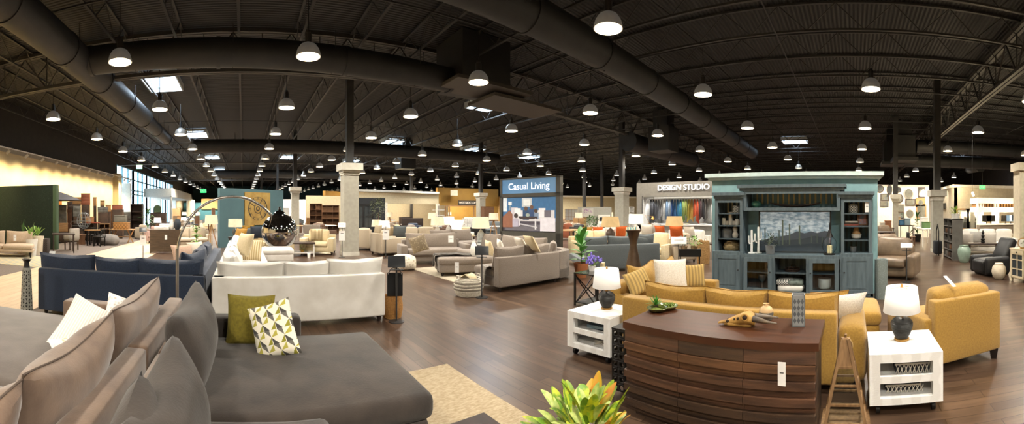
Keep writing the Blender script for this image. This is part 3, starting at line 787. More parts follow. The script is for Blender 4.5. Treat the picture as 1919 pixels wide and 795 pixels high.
# local: snout toward +x, horn toward -x
g = G(); P = [(-.09, .046, .05, .062), (-.06, .064, .055, .075), (-.02, .066, .052, .074), (.03, .05, .045, .06), (.08, .034, .038, .046), (.12, .028, .03, .032), (.15, .022, .022, .022)]
vs = []; n = 14
for px_, hw, hh, zc in P:
    for i in range(n):
        a = 2*pi*i/n; vs.append((px_, hw*cos(a), max(.004, zc + hh*sin(a)*(1 if sin(a) > 0 else .9) - .012)))
fs = [(j*n+i, j*n+(i+1) % n, (j+1)*n+(i+1) % n, (j+1)*n+i) for j in range(len(P)-1) for i in range(n)] + [tuple(range(n))[::-1], tuple((len(P)-1)*n+i for i in range(n))]
g.add(vs, fs)
g.tube([(.13, .012, .03), (.17, .016, .024), (.2, .012, .016)], .012, 8, 0, .005).tube([(.13, -.012, .03), (.17, -.016, .024), (.2, -.012, .016)], .012, 8, 0, .005)
g.rbox((.03, 0, .016), (.2, .07, .03), .012, k=1, wr=.004)
g.obj('skull_bone', M_bone, t)
for s_ in (-1, 1):
    G().tube([(-.022+.026*cos(q), s_*(.058+.006*0), .082+.024*sin(q)) for q in [i*2*pi/12 for i in range(12)]], .009, 8, closed=True).obj('eye_ridge', M_bone, t)
    G().ball((-.022, s_*.052, .082), .022, 12, 0).obj('eye_socket', M_hole, t)
    [G().ball(c_, r_, 10).obj('bone_hollow', M_hole, t) for c_, r_ in (((.035, s_*.041, .066), .011), ((.065, s_*.033, .058), .009), ((.122, s_*.024, .038), .013))]
    G().tube([(-.085, s_*.035, .07), (-.14, s_*.055, .065), (-.2, s_*.075, .058), (-.27, s_*.08, .052)], .026, 12, 0, .006).obj('horn', mat('horn_grey', '4a443f', .5, c2='6b5a45', scale=9), t)
# pots and vases on the dresser
x, y, z = on(1436, 600, .75)
t = thing('round_vase', 'round two tone vase with cream neck between skull and tall vase', 'vase', (x+.0, y, .75))
G().lathe([(.035, 0), (.052, .012), (.06, .045), (.06, .07)], n=28).obj('vase_base', mat('vase_carved_grey', '9a948a', .7, c2='6d685f', kind='voronoi', scale=55, contrast=(.1,.5)), t)
G().lathe([(.06, .07), (.058, .083), (.045, .105), (.024, .118), (.021, .128), (.026, .137), (.02, .137), (.017, .125), (.001, .12)], n=28).obj('vase_neck', mat('vase_sand', 'c9a778', .55), t)
x, y, z = on(1497, 611, .75)
t = thing('square_vase', 'tall square grey vase with dark diamond pattern on the dresser corner', 'vase', (x+.02, y+.005, .75), radians(8))
M_vg = mat('vase_grey', '86898a', .6, c2='7b7e7f', scale=8)
hs = .052; g = G(); vh = .245
for a, b, c_, d in ((-hs, hs, -hs, -hs+.008), (-hs, hs, hs-.008, hs), (-hs, -hs+.008, -hs, hs), (hs-.008, hs, -hs, hs)): g.bx(a, b, c_, d, 0, vh)
g.bx(-hs, hs, -hs, hs, 0, .01); g.obj('vase_body', M_vg, t)
g = G()
for sd in range(4):
    Mx = Matrix.Rotation(sd*pi/2, 4, 'Z')
    for i in range(3):
        for j in range(4):
            cx_ = (i-1)*.029; cz_ = .05 + j*.049
            g.add([(cx_-.0135, -hs-.0006, cz_), (cx_, -hs-.0006, cz_-.0235), (cx_+.0135, -hs-.0006, cz_), (cx_, -hs-.0006, cz_+.0235)], [(0,1,2,3)], 0, Mx)
g.obj('diamond_pattern', mat('vase_dark', '4d5154', .6), t)

# ================================================================ white rolling lamp tables
M_wt = mat('white_wood', 'efefec', .5, c2='e4e3df', kind='wave', scale=2, stretch=(1,6,6), bump=.25, bscale=40)
def cube_table(label, x0, x1, y0, y1, zt=.5, zb=.09):
    cx_, cy_ = (x0+x1)/2, (y0+y1)/2; W, D = (y1-y0), (x1-x0)
    t = thing('rolling_side_table', label, 'side table', (cx_, cy_, 0), -pi/2)   # local x spans W, local -y... faces camera side
    a = .085
    G().bx(-W/2, W/2, -D/2, D/2, zt-.07, zt).obj('table_top', M_wt, t)
    fr = G()
    for x in (-W/2, W/2-a):
        for y in (-D/2, D/2-a): fr.bx(x, x+a, y, y+a, zb, zt-.07)
    for z0, z1 in ((zb, zb+.055), ((zt+zb)/2-.03, (zt+zb)/2+.025)):
        fr.bx(-W/2+a, W/2-a, -D/2, -D/2+.03, z0, z1).bx(-W/2+a, W/2-a, D/2-.03, D/2, z0, z1)
    for s_ in (-1, 1):
        fr.bx(min(s_*W/2, s_*(W/2-.02)), max(s_*W/2, s_*(W/2-.02)), -D/2+a, D/2-a, zb, zt-.07)
    fr.obj('frame', M_wt, t)
    G().bx(-W/2+.03, W/2-.03, -D/2+.03, D/2-.03, zb+.03, zb+.055).obj('shelf', M_wt, t)
    G().bx(-W/2+.03, W/2-.03, -D/2+.03, D/2-.03, (zt+zb)/2-.02, (zt+zb)/2+.0).obj('shelf', M_wt, t)
    for x in (-W/2+.07, W/2-.07):
        for y in (-D/2+.07, D/2-.07):
            c = G().bx(x-.02, x+.02, y-.02, y+.02, .065, zb).obj('caster', M_iron, t)
            G().tube([(x-.016, y, .037), (x+.016, y, .037)], .037, 16).obj('wheel', M_iron, c)
    return t
cube_table('white rolling side table under the left black lamp, beside the mustard sofa', 3.34, 3.94, 2.41, 3.02)
cube_table('white rolling side table with fringed throws, by the wooden obelisk', 3.1, 3.7, -.735, -.135)
M_shade = mat('white_shade', 'f7f4ee', .8, emis=.35, ecol=(1,.97,.92))
M_blk = mat('black_ceramic', '0a0b0c', .34, c2='111213', scale=10)
M_brass = mat('brass', 'b98d4d', .35, .8)
def ridged(R, H, n=40, base=.55):
    P = []
    for i in range(n+1):
        u = i/n; r = R*(base + (1-base)*sin(min(1, u/.68)*pi/2)) if u < .68 else R*(.42 + .58*cos((u-.68)/.32*pi/2)**.75)
        P.append((r + (.0018 if i % 2 else -.0005), H*u))
    return P
def urn_lamp(label, loc, zs=1):
    t = thing('table_lamp', label, 'lamp', loc, .4)
    G().lathe([(.062, 0), (.068, .006), (.068, .018), (.06, .022)], n=28).obj('lamp_base', M_brass, t)
    G().lathe([(.05, .02)] + [(r, .022+z) for r, z in ridged(.1, .185)] + [(.03, .212)], n=32).obj('urn', M_blk, t)
    G().lathe([(.02, .205), (.02, .25), (.008, .252), (.008, .45)], n=14).obj('neck', M_brass, t)
    sh = G().shell([(.168, .255), (.14, .475)], n=40).obj('lamp_shade', M_shade, t)
    sm = sh.modifiers.new('thick', 'SOLIDIFY'); sm.thickness = .003
    g = G().tube([(-.139,0,.47), (.139,0,.47)], .002, 5).tube([(0,-.139,.47), (0,.139,.47)], .002, 5)
    g.obj('spider', M_brass, t)
    G().lathe([(.006, .468), (.01, .475), (.012, .485), (.009, .497), (.001, .502)], n=12).obj('finial', M_brass, t)
    return t
x, y, _ = gp(1690, 637, .5); urn_lamp('black urn lamp with white shade on the table by the obelisk', (x, y, .5))
x, y, _ = gp(1137, 579, .5); urn_lamp('black urn lamp with white shade on the table left of the dresser', (x, y, .5))
# throws folded on the right table shelves
M_thr = mat('charcoal_throw', '23262b', .95, c2='34373d', scale=50, bump=.4, bscale=200)
M_frg = mat('fringe_cream', 'd9d4c8', .95)
for q, (z0, th, lb) in enumerate(((.297, .085, 'charcoal throw with cream knotted fringe on the upper shelf of the white table'), (.146, .06, 'folded charcoal throw with short tassels on the lower shelf of the white table'))):
    t = thing('folded_throw', lb, 'throw blanket', (3.38, -.5 if q == 0 else -.42, z0), -pi/2)
    G().rbox((0, 0, th/2), (.3, .34, th), .03, (0,0,.01), 3, wr=.006, seed=q).obj('blanket', M_thr, t)
    g = G()
    for i in range(9):
        x = -.14 + i*.035
        g.tube([(x, -.175, th*.85), (x+.012, -.185, th*.5), (x-.004, -.19, .004)], .004, 5)
        g.tube([(x+.03, -.175, th*.85), (x+.014, -.186, th*.5), (x+.02, -.19, .004)], .004, 5)
    g.tube([(-.15, -.172, th*.9), (.15, -.172, th*.9)], .008, 6)
    o = g.obj('fringe', M_frg, t)
for q, (x, y, r, m_) in enumerate(((3.56, 2.72, .1, 'blue_plate'), (3.6, 2.68, .1, 'cream_plate'))):
    pass
t = thing('starfish', 'white starfish ornament on the lower shelf of the left white table', 'ornament', (3.52, 2.66, .146), .3)
g = G()
for i in range(5):
    a = i*2*pi/5; g.tube([(0,0,.012), (.05*cos(a), .05*sin(a), .014), (.1*cos(a), .1*sin(a), .008)], .018, 8, 0, .005)
g.obj('star_arms', mat('starfish_white', 'e7e0d2', .9, bump=.5, bscale=80), t)
t = thing('wooden_tray', 'blue grey wooden tray on the upper shelf of the left white table', 'tray', (3.62, 2.7, .297), pi/2)
g = G().bx(-.16, .16, -.12, .12, 0, .012)
for a, b, c_, d in ((-.16, .16, -.12, -.11), (-.16, .16, .11, .12), (-.16, -.15, -.12, .12), (.15, .16, -.12, .12)): g.bx(a, b, c_, d, 0, .04)
g.obj('tray_body', mat('tray_blue', '8fa7b5', .6), t)
# ================================================================ wooden obelisk lantern
M_oak = mat('obelisk_wood', '8a6a45', .7, c2='6f5233', kind='noise', scale=4, stretch=(8,8,1), bump=.3, bscale=50)
ox, oy = 3.02, .055
t = thing('obelisk_lantern', 'wooden obelisk lantern with rope loop between dresser and white table', 'lantern', (ox, oy, 0), 0)
HB, HT, HH = .165, .022, .66
def ob(z): return HB + (HT-HB)*z/HH
for sx_ in (-1, 1):
    for sy_ in (-1, 1): G().bar((sx_*HB, sy_*HB, 0), (sx_*HT, sy_*HT, HH), .022).obj('corner_post', M_oak, t)
for z in (.07, .2, .33, .46):
    w_ = ob(z); g = G()
    for a, b in (((-w_,-w_,z),(w_,-w_,z)), ((-w_,w_,z),(w_,w_,z)), ((-w_,-w_,z),(-w_,w_,z)), ((w_,-w_,z),(w_,w_,z))): g.bar(a, b, .016)
    g.obj('cross_rail', M_oak, t)
G().bx(-.19, .19, -.19, .19, 0, .012).obj('lantern_base', M_oak, t)
g = G()
for s_ in (-1, 1):
    a, b = ob(.02)-.004, ob(.46)-.004
    g.add([(-a, s_*a, .02), (a, s_*a, .02), (b, s_*b, .46), (-b, s_*b, .46)], [(0,1,2,3)]).add([(s_*a, -a, .02), (s_*a, a, .02), (s_*b, b, .46), (s_*b, -b, .46)], [(0,1,2,3)])
g.obj('glass_panel', M_glass, t)
c_ = ob(.46); G().lathe([(c_*1.414, .46), (HT*1.5, HH), (.001, HH+.01)], n=4, M=Matrix.Rotation(pi/4, 4, 'Z')).obj('lantern_cap', M_oak, t)
G().lathe([(.012, HH), (.008, HH+.02), (.013, HH+.03), (.001, HH+.042)], n=10).obj('finial', M_oak, t)
G().tube([(.0, -.004, HH+.01), (-.01, -.03, HH+.0), (-.012, -.05, HH-.03), (-.012, -.055, HH-.06), (-.01, -.035, HH-.075), (0, -.01, HH-.05)], .006, 8, closed=True).obj('rope_loop', mat('rope', 'a88b5c', .95, bump=.6, bscale=200), t)

# ================================================================ mustard sofa, loveseat, chair, ottoman
t = seating('sofa', 'mustard yellow sofa with its back to the walnut dresser', 'sofa', M_mustard, (3.45, 1.14, 0), FX,
    boxes=[('base', -1.16, 1.16, .02, .93, .1, .3), ('backrest', -1.2, 1.0, 0, .17, .09, .735), ('armrest', -1.22, -1.03, .1, .94, .09, .6), ('armrest', 1.0, 1.27, .03, .94, .09, .62, .09)],
    seats=[(-1.02, -.01, .2, .95, .28, .46), (.01, .99, .2, .95, .28, .46)],
    backs=[(-.66, .3, .44, .74, .46, .22, 0, 12, 'pillow'), (.0, .3, .44, .66, .46, .22, 0, 12, 'pillow'), (.66, .3, .44, .7, .46, .22, 0, 12, 'pillow')],
    leg=[(-1.13, .08), (1.13, .1), (-1.13, .86), (1.13, .86)], leg_h=.1, piping=M_mpipe, wr=.01)
t = seating('loveseat', 'mustard yellow loveseat with white pillow beyond the sofa', 'sofa', M_mustard, (4.82, 2.95, 0), FNY,
    boxes=[('base', -.78, .78, .02, .93, .1, .3), ('backrest', -.8, .8, 0, .2, .09, .74), ('armrest', -.82, -.63, .1, .94, .09, .6), ('armrest', .63, .82, .1, .94, .09, .6)],
    seats=[(-.62, -.01, .22, .95, .28, .46), (.01, .62, .22, .95, .28, .46)],
    backs=[(-.32, .33, .44, .66, .53, .24, 0, 14, 'knife'), (.32, .33, .44, .66, .53, .24, 0, 14, 'knife')],
    leg=[(-.74, .08), (.74, .08), (-.74, .86), (.74, .86)], leg_h=.1, piping=M_mpipe, wr=.01)
x, y = 3.90, -1.22
t = seating('armchair', 'mustard yellow chair and a half at right, seen from behind', 'armchair', M_mustard, (x, y, 0), radians(-70),
    boxes=[('base', -.42, .42, .02, .95, .12, .3), ('backrest', -.43, .43, 0, .16, .11, .75, .025), ('armrest', -.5, -.36, .08, 1.0, .11, .56, .03), ('armrest', .36, .5, .08, 1.0, .11, .56, .03)],
    seats=[(-.36, .36, .16, 1.02, .28, .46)],
    backs=[(0, .27, .44, .74, .4, .24, 0, 10, 'box')],
    leg_h=.12, wr=.008)
legs(t, [(-.38, .06), (.38, .06), (-.42, .92), (.42, .92)], MATS['leg_wood'], .12, .12)
t = seating('ottoman', 'mustard yellow ottoman between the sofa and the yellow chair', 'ottoman', M_mustard, (4.95, .02, 0), 0,
    boxes=[('base', -.38, .38, -.34, .34, .1, .3)], seats=[(-.4, .4, -.36, .36, .29, .46)], leg=[(-.32, -.28), (.32, -.28), (-.32, .28), (.32, .28)])
M_plaid = mat('plaid_tan', 'b79a5c', .95, c2='927b4c', kind='stripe', scale=7, stretch=(1,1,1), contrast=(.4,.6), bump=.3, bscale=200)
M_boucle = mat('boucle_white', 'e9e3d8', .98, c2='d8d0c2', scale=70, bump=.9, bscale=140)
def pp(px, py, d): x, y, _ = pd(px, d); return (x, y, zz(py, d))
pillow('plump white pillow on the mustard loveseat', M_boucle, pp(1258, 545, 4.9), radians(-52), -14, .43, .4, .17, n=14)
pillow('plaid tan pillow leaning against the mustard loveseat arm', M_plaid, pp(1205, 550, 4.75), radians(-30), -24, .34, .3, .13, roll=-14)
pillow('striped pillow behind the white pillow on the mustard loveseat', M_plaid, pp(1300, 540, 5.25), radians(-50), -10, .34, .32, .12)
pillow('white pillow lying on the mustard sofa seat by the loveseat', M_boucle, (4.12, 2.0, .47), radians(80), -65, .42, .4, .13)
pillow('mustard pillow at the right end of the mustard sofa', M_mustard, (4.05, .28, .47), radians(-70), 22, .4, .4, .14, piping=M_mpipe)
pillow('cream pillow at the right end of the mustard sofa', M_boucle, (4.0, .12, .47), radians(-60), 26, .42, .4, .14)
t = thing('tag_strip', 'white paper strip hanging over the yellow chair cushion', 'price tag', (3.96, -1.02, .90), radians(-70))
G().bx(-.02, .02, -.08, .12, 0, .003).obj('strip', mat('tag_card', 'f4f3f0', .6), t, None, (radians(25), 0, 0))
# ================================================================ helpers for the middle of the floor
def wseat(name, label, cat, M, ox, oy, boxes, seats=(), backs=(), leg=(), **kw):
    bo = [(b[0], b[1]-ox, b[2]-ox, b[3]-oy, b[4]-oy) + tuple(b[5:]) for b in boxes]
    se = [(a-ox, b-ox, c-oy, d-oy, e, f) for a, b, c, d, e, f in seats]
    ba = [(b[0]-ox, b[1]-oy) + tuple(b[2:]) for b in backs]
    return seating(name, label, cat, M, (ox, oy, 0), 0, bo, se, ba, [(x-ox, y-oy) for x, y in leg], **kw)
M_slate = mat('slate_fabric', '5d6365', .92, c2='50575a', scale=60, bump=.25, bscale=260, sheen=.2)
M_beige = mat('beige_fabric', 'b3a48e', .92, c2='a3947e', scale=50, bump=.25, bscale=260, sheen=.2)
M_cream_f = mat('cream_fabric', 'd8c7a2', .92, c2='cbb992', scale=50, bump=.25, bscale=260, sheen=.2)
M_ltan = mat('tan_leather', '7e6b57', .4, c2='6c5b49', scale=6, bump=.2, bscale=60)
M_blk_l = mat('black_leather', '0e0f10', .45, c2='141517', scale=6, bump=.2, bscale=60)
M_stripe = mat('cream_stripe', 'd9c9a4', .95, c2='a9936a', kind='stripe', scale=6, contrast=(.4,.55), bump=.3, bscale=200)
M_gold = mat('gold_fabric', '9c7428', .9, c2='8a6520', scale=50, bump=.3, bscale=200)
M_orange = mat('orange_fabric', 'c2581b', .9, c2='ad4c14', scale=50, bump=.3, bscale=200)
M_metal = mat('gunmetal', '4b4d4f', .4, .7)
M_chrome = mat('chrome', 'd8d8da', .04, 1.0, c2='d2d2d4', scale=2)
M_steelb = mat('brushed_steel', 'a9a6a0', .3, .9)
M_dkwood = mat('dark_wood', '35251c', .5, c2='281b14', kind='noise', scale=3, stretch=(1,5,9))
M_mdwood = mat('mid_wood', '6b4a30', .55, c2='583b25', kind='noise', scale=3, stretch=(1,5,9))
M_ltwood = mat('light_wood', 'a67f52', .6, c2='936d43', kind='noise', scale=3, stretch=(1,5,9))
M_paper = mat('paper_white', 'f2f1ee', .5)
M_ink = mat('tag_ink', '55534f', .7)
M_glz = mat('sage_glaze', '8ea394', .35, c2='7b9080', scale=6, coat=.4)

def sign_stand(label, x, y, h=.92, dark=True, sheet=False, yaw=None, tilt=38, w=.26):
    yaw = -atan2(x, y) if yaw is None else yaw
    t = thing('sign_stand', label, 'sign', (x, y, 0), yaw)
    G().lathe([(.12, 0), (.12, .008), (.02, .016), (.001, .016)], n=24).obj('foot_plate', M_metal, t)
    G().tube([(0, 0, .01), (0, 0, h-.06)], .0125, 10).obj('pole', M_metal, t)
    tb = G().rbox((0, 0, 0), (w, .012, .2), .004, k=1).obj('tablet', mat('tablet_dark', '2a2c2f', .35) if dark else M_paper, t, (0, -.02, h), (radians(-tilt), 0, 0))
    if not dark: G().bx(-w*.3, w*.3, -.0075, -.0065, -.02, .03).obj('print', mat('print_grey', 'b9b7b2', .6), tb)
    G().rbox((0, -.04, h-.12), (w*.8, .05, .012), .004, k=1).obj('tray', M_metal, t)
    if sheet:
        s_ = G().bx(-.11, .11, -.022, -.019, h-.55, h-.2).obj('hanging_sheet', M_paper, t)
        G().bx(-.05, .05, -.024, -.022, h-.31, h-.285).obj('print', M_ink, s_)
    return t
def lamp(label, loc, shade_r=(.17, .2), shade_h=.24, body_h=.35, prof=None, bm_=None, sm_=None, cat='lamp', glow=True):
    t = thing('table_lamp', label, 'lamp', loc)
    prof = prof or [(.06, 0), (.07, .02), (.1, .12), (.11, .2), (.08, .29), (.03, .34), (.02, .36)]
    k_ = body_h/prof[-1][1]
    G().lathe([(r, z*k_) for r, z in prof], n=20).obj('lamp_base', bm_ or M_blk, t)
    G().tube([(0,0,body_h), (0,0,body_h+shade_h*.9)], .007, 6).obj('neck', M_brass, t)
    o = G().shell([(shade_r[1], body_h+.03), (shade_r[0], body_h+.03+shade_h)], n=24).obj('lamp_shade', sm_ or mat('linen_shade', 'd9cdb4', .85, emis=.25, ecol=(1,.9,.72)), t)
    return t
def rings_basket(label, loc, R, H, m, r=.014, name='basket', mid=1.12, m2=None):
    t = thing(name, label, 'basket', loc)
    n = int(H/(r*1.7)); g = G(); g2 = G()
    for i in range(n):
        u = i/(n-1); rr = R*(.86 + (mid-.86)*sin(pi*min(1, u*.9+.05))) ; z = r + (H-2*r)*u
        (g2 if (m2 and i in (n//3, n//3+2, n//3+4)) else g).tube([(rr*cos(q*2*pi/26), rr*sin(q*2*pi/26), z + .003*sin(q*5)) for q in range(26)], r, 6, closed=True)
    g.lathe([(R*.8, .0), (R*.8, .012)], n=20)
    g.obj('woven_body', m, t)
    if m2: g2.obj('woven_band', m2, t)
    for s_ in (-1, 1):
        G().tube([(s_*R*.9, -.05, H-.03), (s_*R*.95, -.04, H+.04), (s_*R*.95, .04, H+.04), (s_*R*.9, .05, H-.03)], r*.8, 6).obj('handle', m, t)
    return t
def plant(label, loc, h=.9, pot=(.13, .17, .3), pot_m=None, leaf_m=None, L=.38, W=.14, n=18, spread=.9, bend=.35, seed=1, name='potted_plant', stem=True, emin=.15):
    t = thing(name, label, 'plant', loc)
    r = random.Random(seed); ph = pot[2]
    if ph: G().lathe([(pot[0], 0), (pot[1], ph), (pot[1]*.88, ph), (pot[1]*.86, ph-.03), (.001, ph-.03)], n=20).obj('pot', pot_m or mat('pot_terracotta', '9c6f4b', .8), t)
    if stem: G().tube([(0,0,max(0,ph-.04)), (.01,0,ph+(h-ph)*.6)], .014, 6, 0, .006).obj('stem', mat('stem_green', '56703a', .7), t)
    g = G()
    for i in range(n):
        u = (i+.5)/n; a = i*2.39996 + r.uniform(-.2, .2)
        zb = ph + (h-ph-L*.5)*u*.85; el = (emin + (1.3-emin)*u) if spread < 1.2 else r.uniform(-.2, 1.3)
        g.leaf((0, 0, zb), (cos(a)*cos(el)*spread, sin(a)*cos(el)*spread, sin(el)), L*r.uniform(.75, 1.1), W*r.uniform(.8, 1.1), bend*r.uniform(.5, 1.3), 0, .2, 5)
    g.obj('foliage', leaf_m or mat('leaf_deep', '3e6a2c', .4, c2='557f36', scale=9), t)
    return t
def bushy(label, loc, R, H, m, pot=None, pot_m=None, n=260, seed=2, leaf=.07, name='potted_plant', trunk=0):
    t = thing(name, label, 'plant', loc); r = random.Random(seed); zb = 0
    if pot:
        G().lathe([(pot[0], 0), (pot[1], pot[2]), (pot[1]*.85, pot[2]), (.001, pot[2]-.03)], n=18).obj('pot', pot_m or M_paper, t); zb = pot[2]-.03
    if trunk:
        G().tube([(0,0,zb), (.03,.02,zb+trunk*.5), (0,0,zb+trunk+H*.3)], .025, 6, 0, .012).obj('trunk', M_mdwood, t); zb += trunk
    g = G()
    for i in range(n):
        th = r.uniform(0, 2*pi); u = r.uniform(-1, 1); q = r.random()**.4
        p = (R*q*sqrt(1-u*u)*cos(th), R*q*sqrt(1-u*u)*sin(th), zb + H/2 + H/2*q*u)
        g.leaf(p, (cos(th)*.7+r.uniform(-.4,.4), sin(th)*.7+r.uniform(-.4,.4), .3+u*.5+r.uniform(-.4,.4)), leaf*r.uniform(.7,1.3), leaf*.5, .2, 0, .15, 2)
    g.obj('foliage', m, t)
    return t
def vase(label, loc, prof, m, n=24, name='vase', cat='vase', rim=None):
    o = G().lathe(prof, n=n).obj(name, m, None, loc); tag(o, label, cat)
    return o
M_leafL = mat('leaf_light', '5f8c3a', .45, c2='86a94e', scale=9)
M_leafD = mat('leaf_dark', '2f5527', .45, c2='436b33', scale=9)

# ================================================================ navy sectional with tower vase, arc lamp
wseat('sectional_sofa', 'navy blue sectional seen from the back, with loose back cushions', 'sofa', M_navy, -1.8, 5.8,
    [('base', -3.08, -.55, 5.32, 6.25, .1, .3), ('backrest', -3.1, -.53, 5.3, 5.5, .1, .755), ('armrest', -3.12, -2.92, 5.4, 6.3, .1, .62), ('base', -1.45, -.55, 6.2, 9.4, .1, .3), ('backrest', -.73, -.53, 5.32, 9.5, .1, .755)],
    [(-2.9, -2.1, 5.52, 6.3, .28, .46), (-2.08, -1.25, 5.52, 6.3, .28, .46), (-1.5, -.75, 6.32, 7.8, .28, .46), (-1.5, -.75, 7.82, 9.4, .28, .46)],
    [(-2.68, 5.6, .44, .98, .56, .26, 0, 12), (-1.83, 5.6, .44, .76, .54, .26, 0, 12), (-1.05, 5.6, .44, 1.0, .54, .26, 0, 12), (-.86, 6.15, .5, .62, .54, .3, 60, 10, 'knife'), (-.9, 7.3, .44, .95, .54, .28, 90, 12), (-.9, 8.4, .44, .95, .54, .28, 90, 12)],
    leg=[(-3.0, 5.4), (-.62, 5.4), (-3.0, 6.2), (-1.4, 9.3)], wr=.014)
hang_tag('white tag laid over the left cushion of the navy sectional', (-2.97, 5.56, 1.0), 0, .1, .1, text=False).rotation_euler = (radians(-38), 0, radians(12))
pillow('blush pink throw pillow on the navy sectional seat', mat('blush', 'c2a48f', .95, c2='b39580', scale=50, bump=.3), (-1.25, 8.3, .47), radians(30), -30, .5, .5, .16)
pillow('pale pillow beside the blush pillow on the navy sectional', mat('pale_oat', 'cfc2b0', .95), (-1.0, 8.9, .47), radians(50), -22, .5, .5, .16)
x, y, _ = pd(50, 5.72)
t = thing('tower_vase', 'tall slim grey openwork floor vase with black neck beside the navy sectional', 'vase', (x, y, 0))
M_tv = mat('tower_grey', '8d8c83', .6, c2='7d7c73', scale=12)
tp = [(.085, 0), (.098, .01), (.088, .3), (.074, .6), (.062, .8)]
G().lathe(tp + [(.055, .82)], n=26).obj('vase_body', M_tv, t)
G().lathe([(.058, .8), (.042, .86), (.04, .9), (.07, .935), (.074, .945), (.05, .945), (.035, .9)], n=26).obj('vase_neck', mat('vase_black', '1b1b1e', .3), t)
def rad(z):
    for (a, b), (c, d) in zip(tp, tp[1:]):
        if b <= z <= d: return a + (c-a)*(z-b)/(d-b)
    return tp[-1][0]
g = G()
for j in range(15):
    z = .05 + j*.05
    for i in range(12):
        a = i*2*pi/12; s_ = 1 if (i + j) % 2 else -1; da = .2
        r0 = rad(z)+.002; r1 = rad(z+.034)+.002
        if s_ > 0: tri = [(r0*cos(a-da), r0*sin(a-da), z), (r0*cos(a+da), r0*sin(a+da), z), (r1*cos(a), r1*sin(a), z+.034)]
        else: tri = [(r1*cos(a-da), r1*sin(a-da), z+.034), (r0*cos(a), r0*sin(a), z), (r1*cos(a+da), r1*sin(a+da), z+.034)]
        g.add(tri, [(0,1,2)])
g.obj('openwork_pattern', mat('vase_hollow', '23221f', .9), t)
# arc lamp
bx_, by_ = -.79, 4.62; gx, gy = pd(524, 4.98)[:2]
t = thing('arc_floor_lamp', 'steel arc floor lamp with big chrome ball shade over the white sectional', 'floor lamp', (bx_, by_, 0))
G().lathe([(.17, 0), (.17, .04), (.16, .05), (.001, .05)], n=32).obj('lamp_base', M_blk, t)
G().tube([(0,0,.04), (0,0,1.2)], .019, 12).obj('pole', M_steelb, t)
dx, dy = gx-bx_, gy-by_; Ra = []
for i in range(29):
    u = i/28; s_ = u
    # quarter-round rise then a long falling arc to the ball
    ph_ = pi*(1 - u*.86); hx = (1 + cos(ph_))/(1 + cos(pi*.14)); hz = sin(ph_)
    Ra.append((dx*hx, dy*hx, 1.12 + .71*hz))
G().tube(Ra, .017, 10).obj('arc_arm', mat('arc_chrome', 'd4d2ce', .22, .9), t)
ex, ey, ez = Ra[-1]
gz = 1.39; R_ = .232
b = G().shell([(max(.0001, R_*sin(q)), R_*cos(q)) for q in [.0 + i*(2.45)/24 for i in range(25)]], n=40).obj('ball_shade', M_chrome, t, (dx, dy, gz))
G().shell([(max(.0001, R_*.97*sin(q)), R_*.97*cos(q)) for q in [.0 + i*(2.44)/24 for i in range(25)]], n=40).obj('shade_lining', M_paper, b)
G().lathe([(.085, -.02), (.075, .01), (.05, .03), (.02, .045), (.012, .09)], n=20).obj('shade_cap', M_chrome, t, (dx, dy, gz+R_-.005))
G().tube([(ex, ey, ez), (dx, dy, gz+R_+.07)], .012, 8).obj('swivel', M_steelb, t)

# ================================================================ white sectional
wseat('sectional_sofa', 'off white velvet sectional seen from the back, behind the charcoal chaise', 'sofa', M_ivory, .8, 6,
    [('base', -.42, 2.06, 5.42, 6.35, .1, .3), ('backrest', -.44, 2.08, 5.4, 5.6, .09, .725), ('armrest', 1.9, 2.1, 5.5, 6.35, .1, .6), ('base', -.42, .55, 6.3, 12.2, .1, .3), ('backrest', -.44, -.24, 5.42, 12.3, .09, .725)],
    [(-.2, .85, 5.62, 6.4, .28, .46), (.87, 1.88, 5.62, 6.4, .28, .46), (-.22, .6, 6.42, 8.3, .28, .46), (-.22, .6, 8.32, 10.2, .28, .46), (-.22, .6, 10.22, 12.2, .28, .46)],
    [(.12, 5.74, .43, 1.02, .5, .27, 0, 10), (.94, 5.74, .43, .7, .5, .26, 0, 10), (1.68, 5.74, .43, .9, .52, .27, 0, 10), (-.1, 6.5, .43, .9, .54, .3, -80, 14), (-.1, 7.5, .43, .95, .54, .28, -90, 14), (-.1, 8.6, .43, 1.0, .54, .28, -90, 14), (-.1, 9.8, .43, 1.0, .54, .28, -90, 14), (-.1, 11.2, .43, 1.2, .54, .28, -90, 14)],
    leg=[(-.35, 5.48), (2.0, 5.48), (2.0, 6.28), (.48, 12.1)], wr=.01)
pillow('cream striped pillow on the white sectional', M_stripe, pp(470, 489, 9.0), radians(-20), -20, .5, .5, .15)
pillow('long oat bolster pillow on the white sectional behind the striped one', M_cream_f, pp(452, 480, 8.2), radians(-60), -18, .55, .5, .2)
pillow('mustard gold pillow at the far end of the white sectional', M_gold, pp(446, 456, 11.5), radians(-50), -20, .5, .46, .15)
o = wseat('ottoman', 'long white ottoman beyond the chrome ball lamp', 'ottoman', M_ivory, 1.0, 12.6, [('base', .35, 1.6, 12.2, 13.0, .06, .28)], [(.33, 1.62, 12.18, 13.02, .27, .46)], (), leg=[(.4, 12.25), (1.55, 12.25)], leg_h=.06)
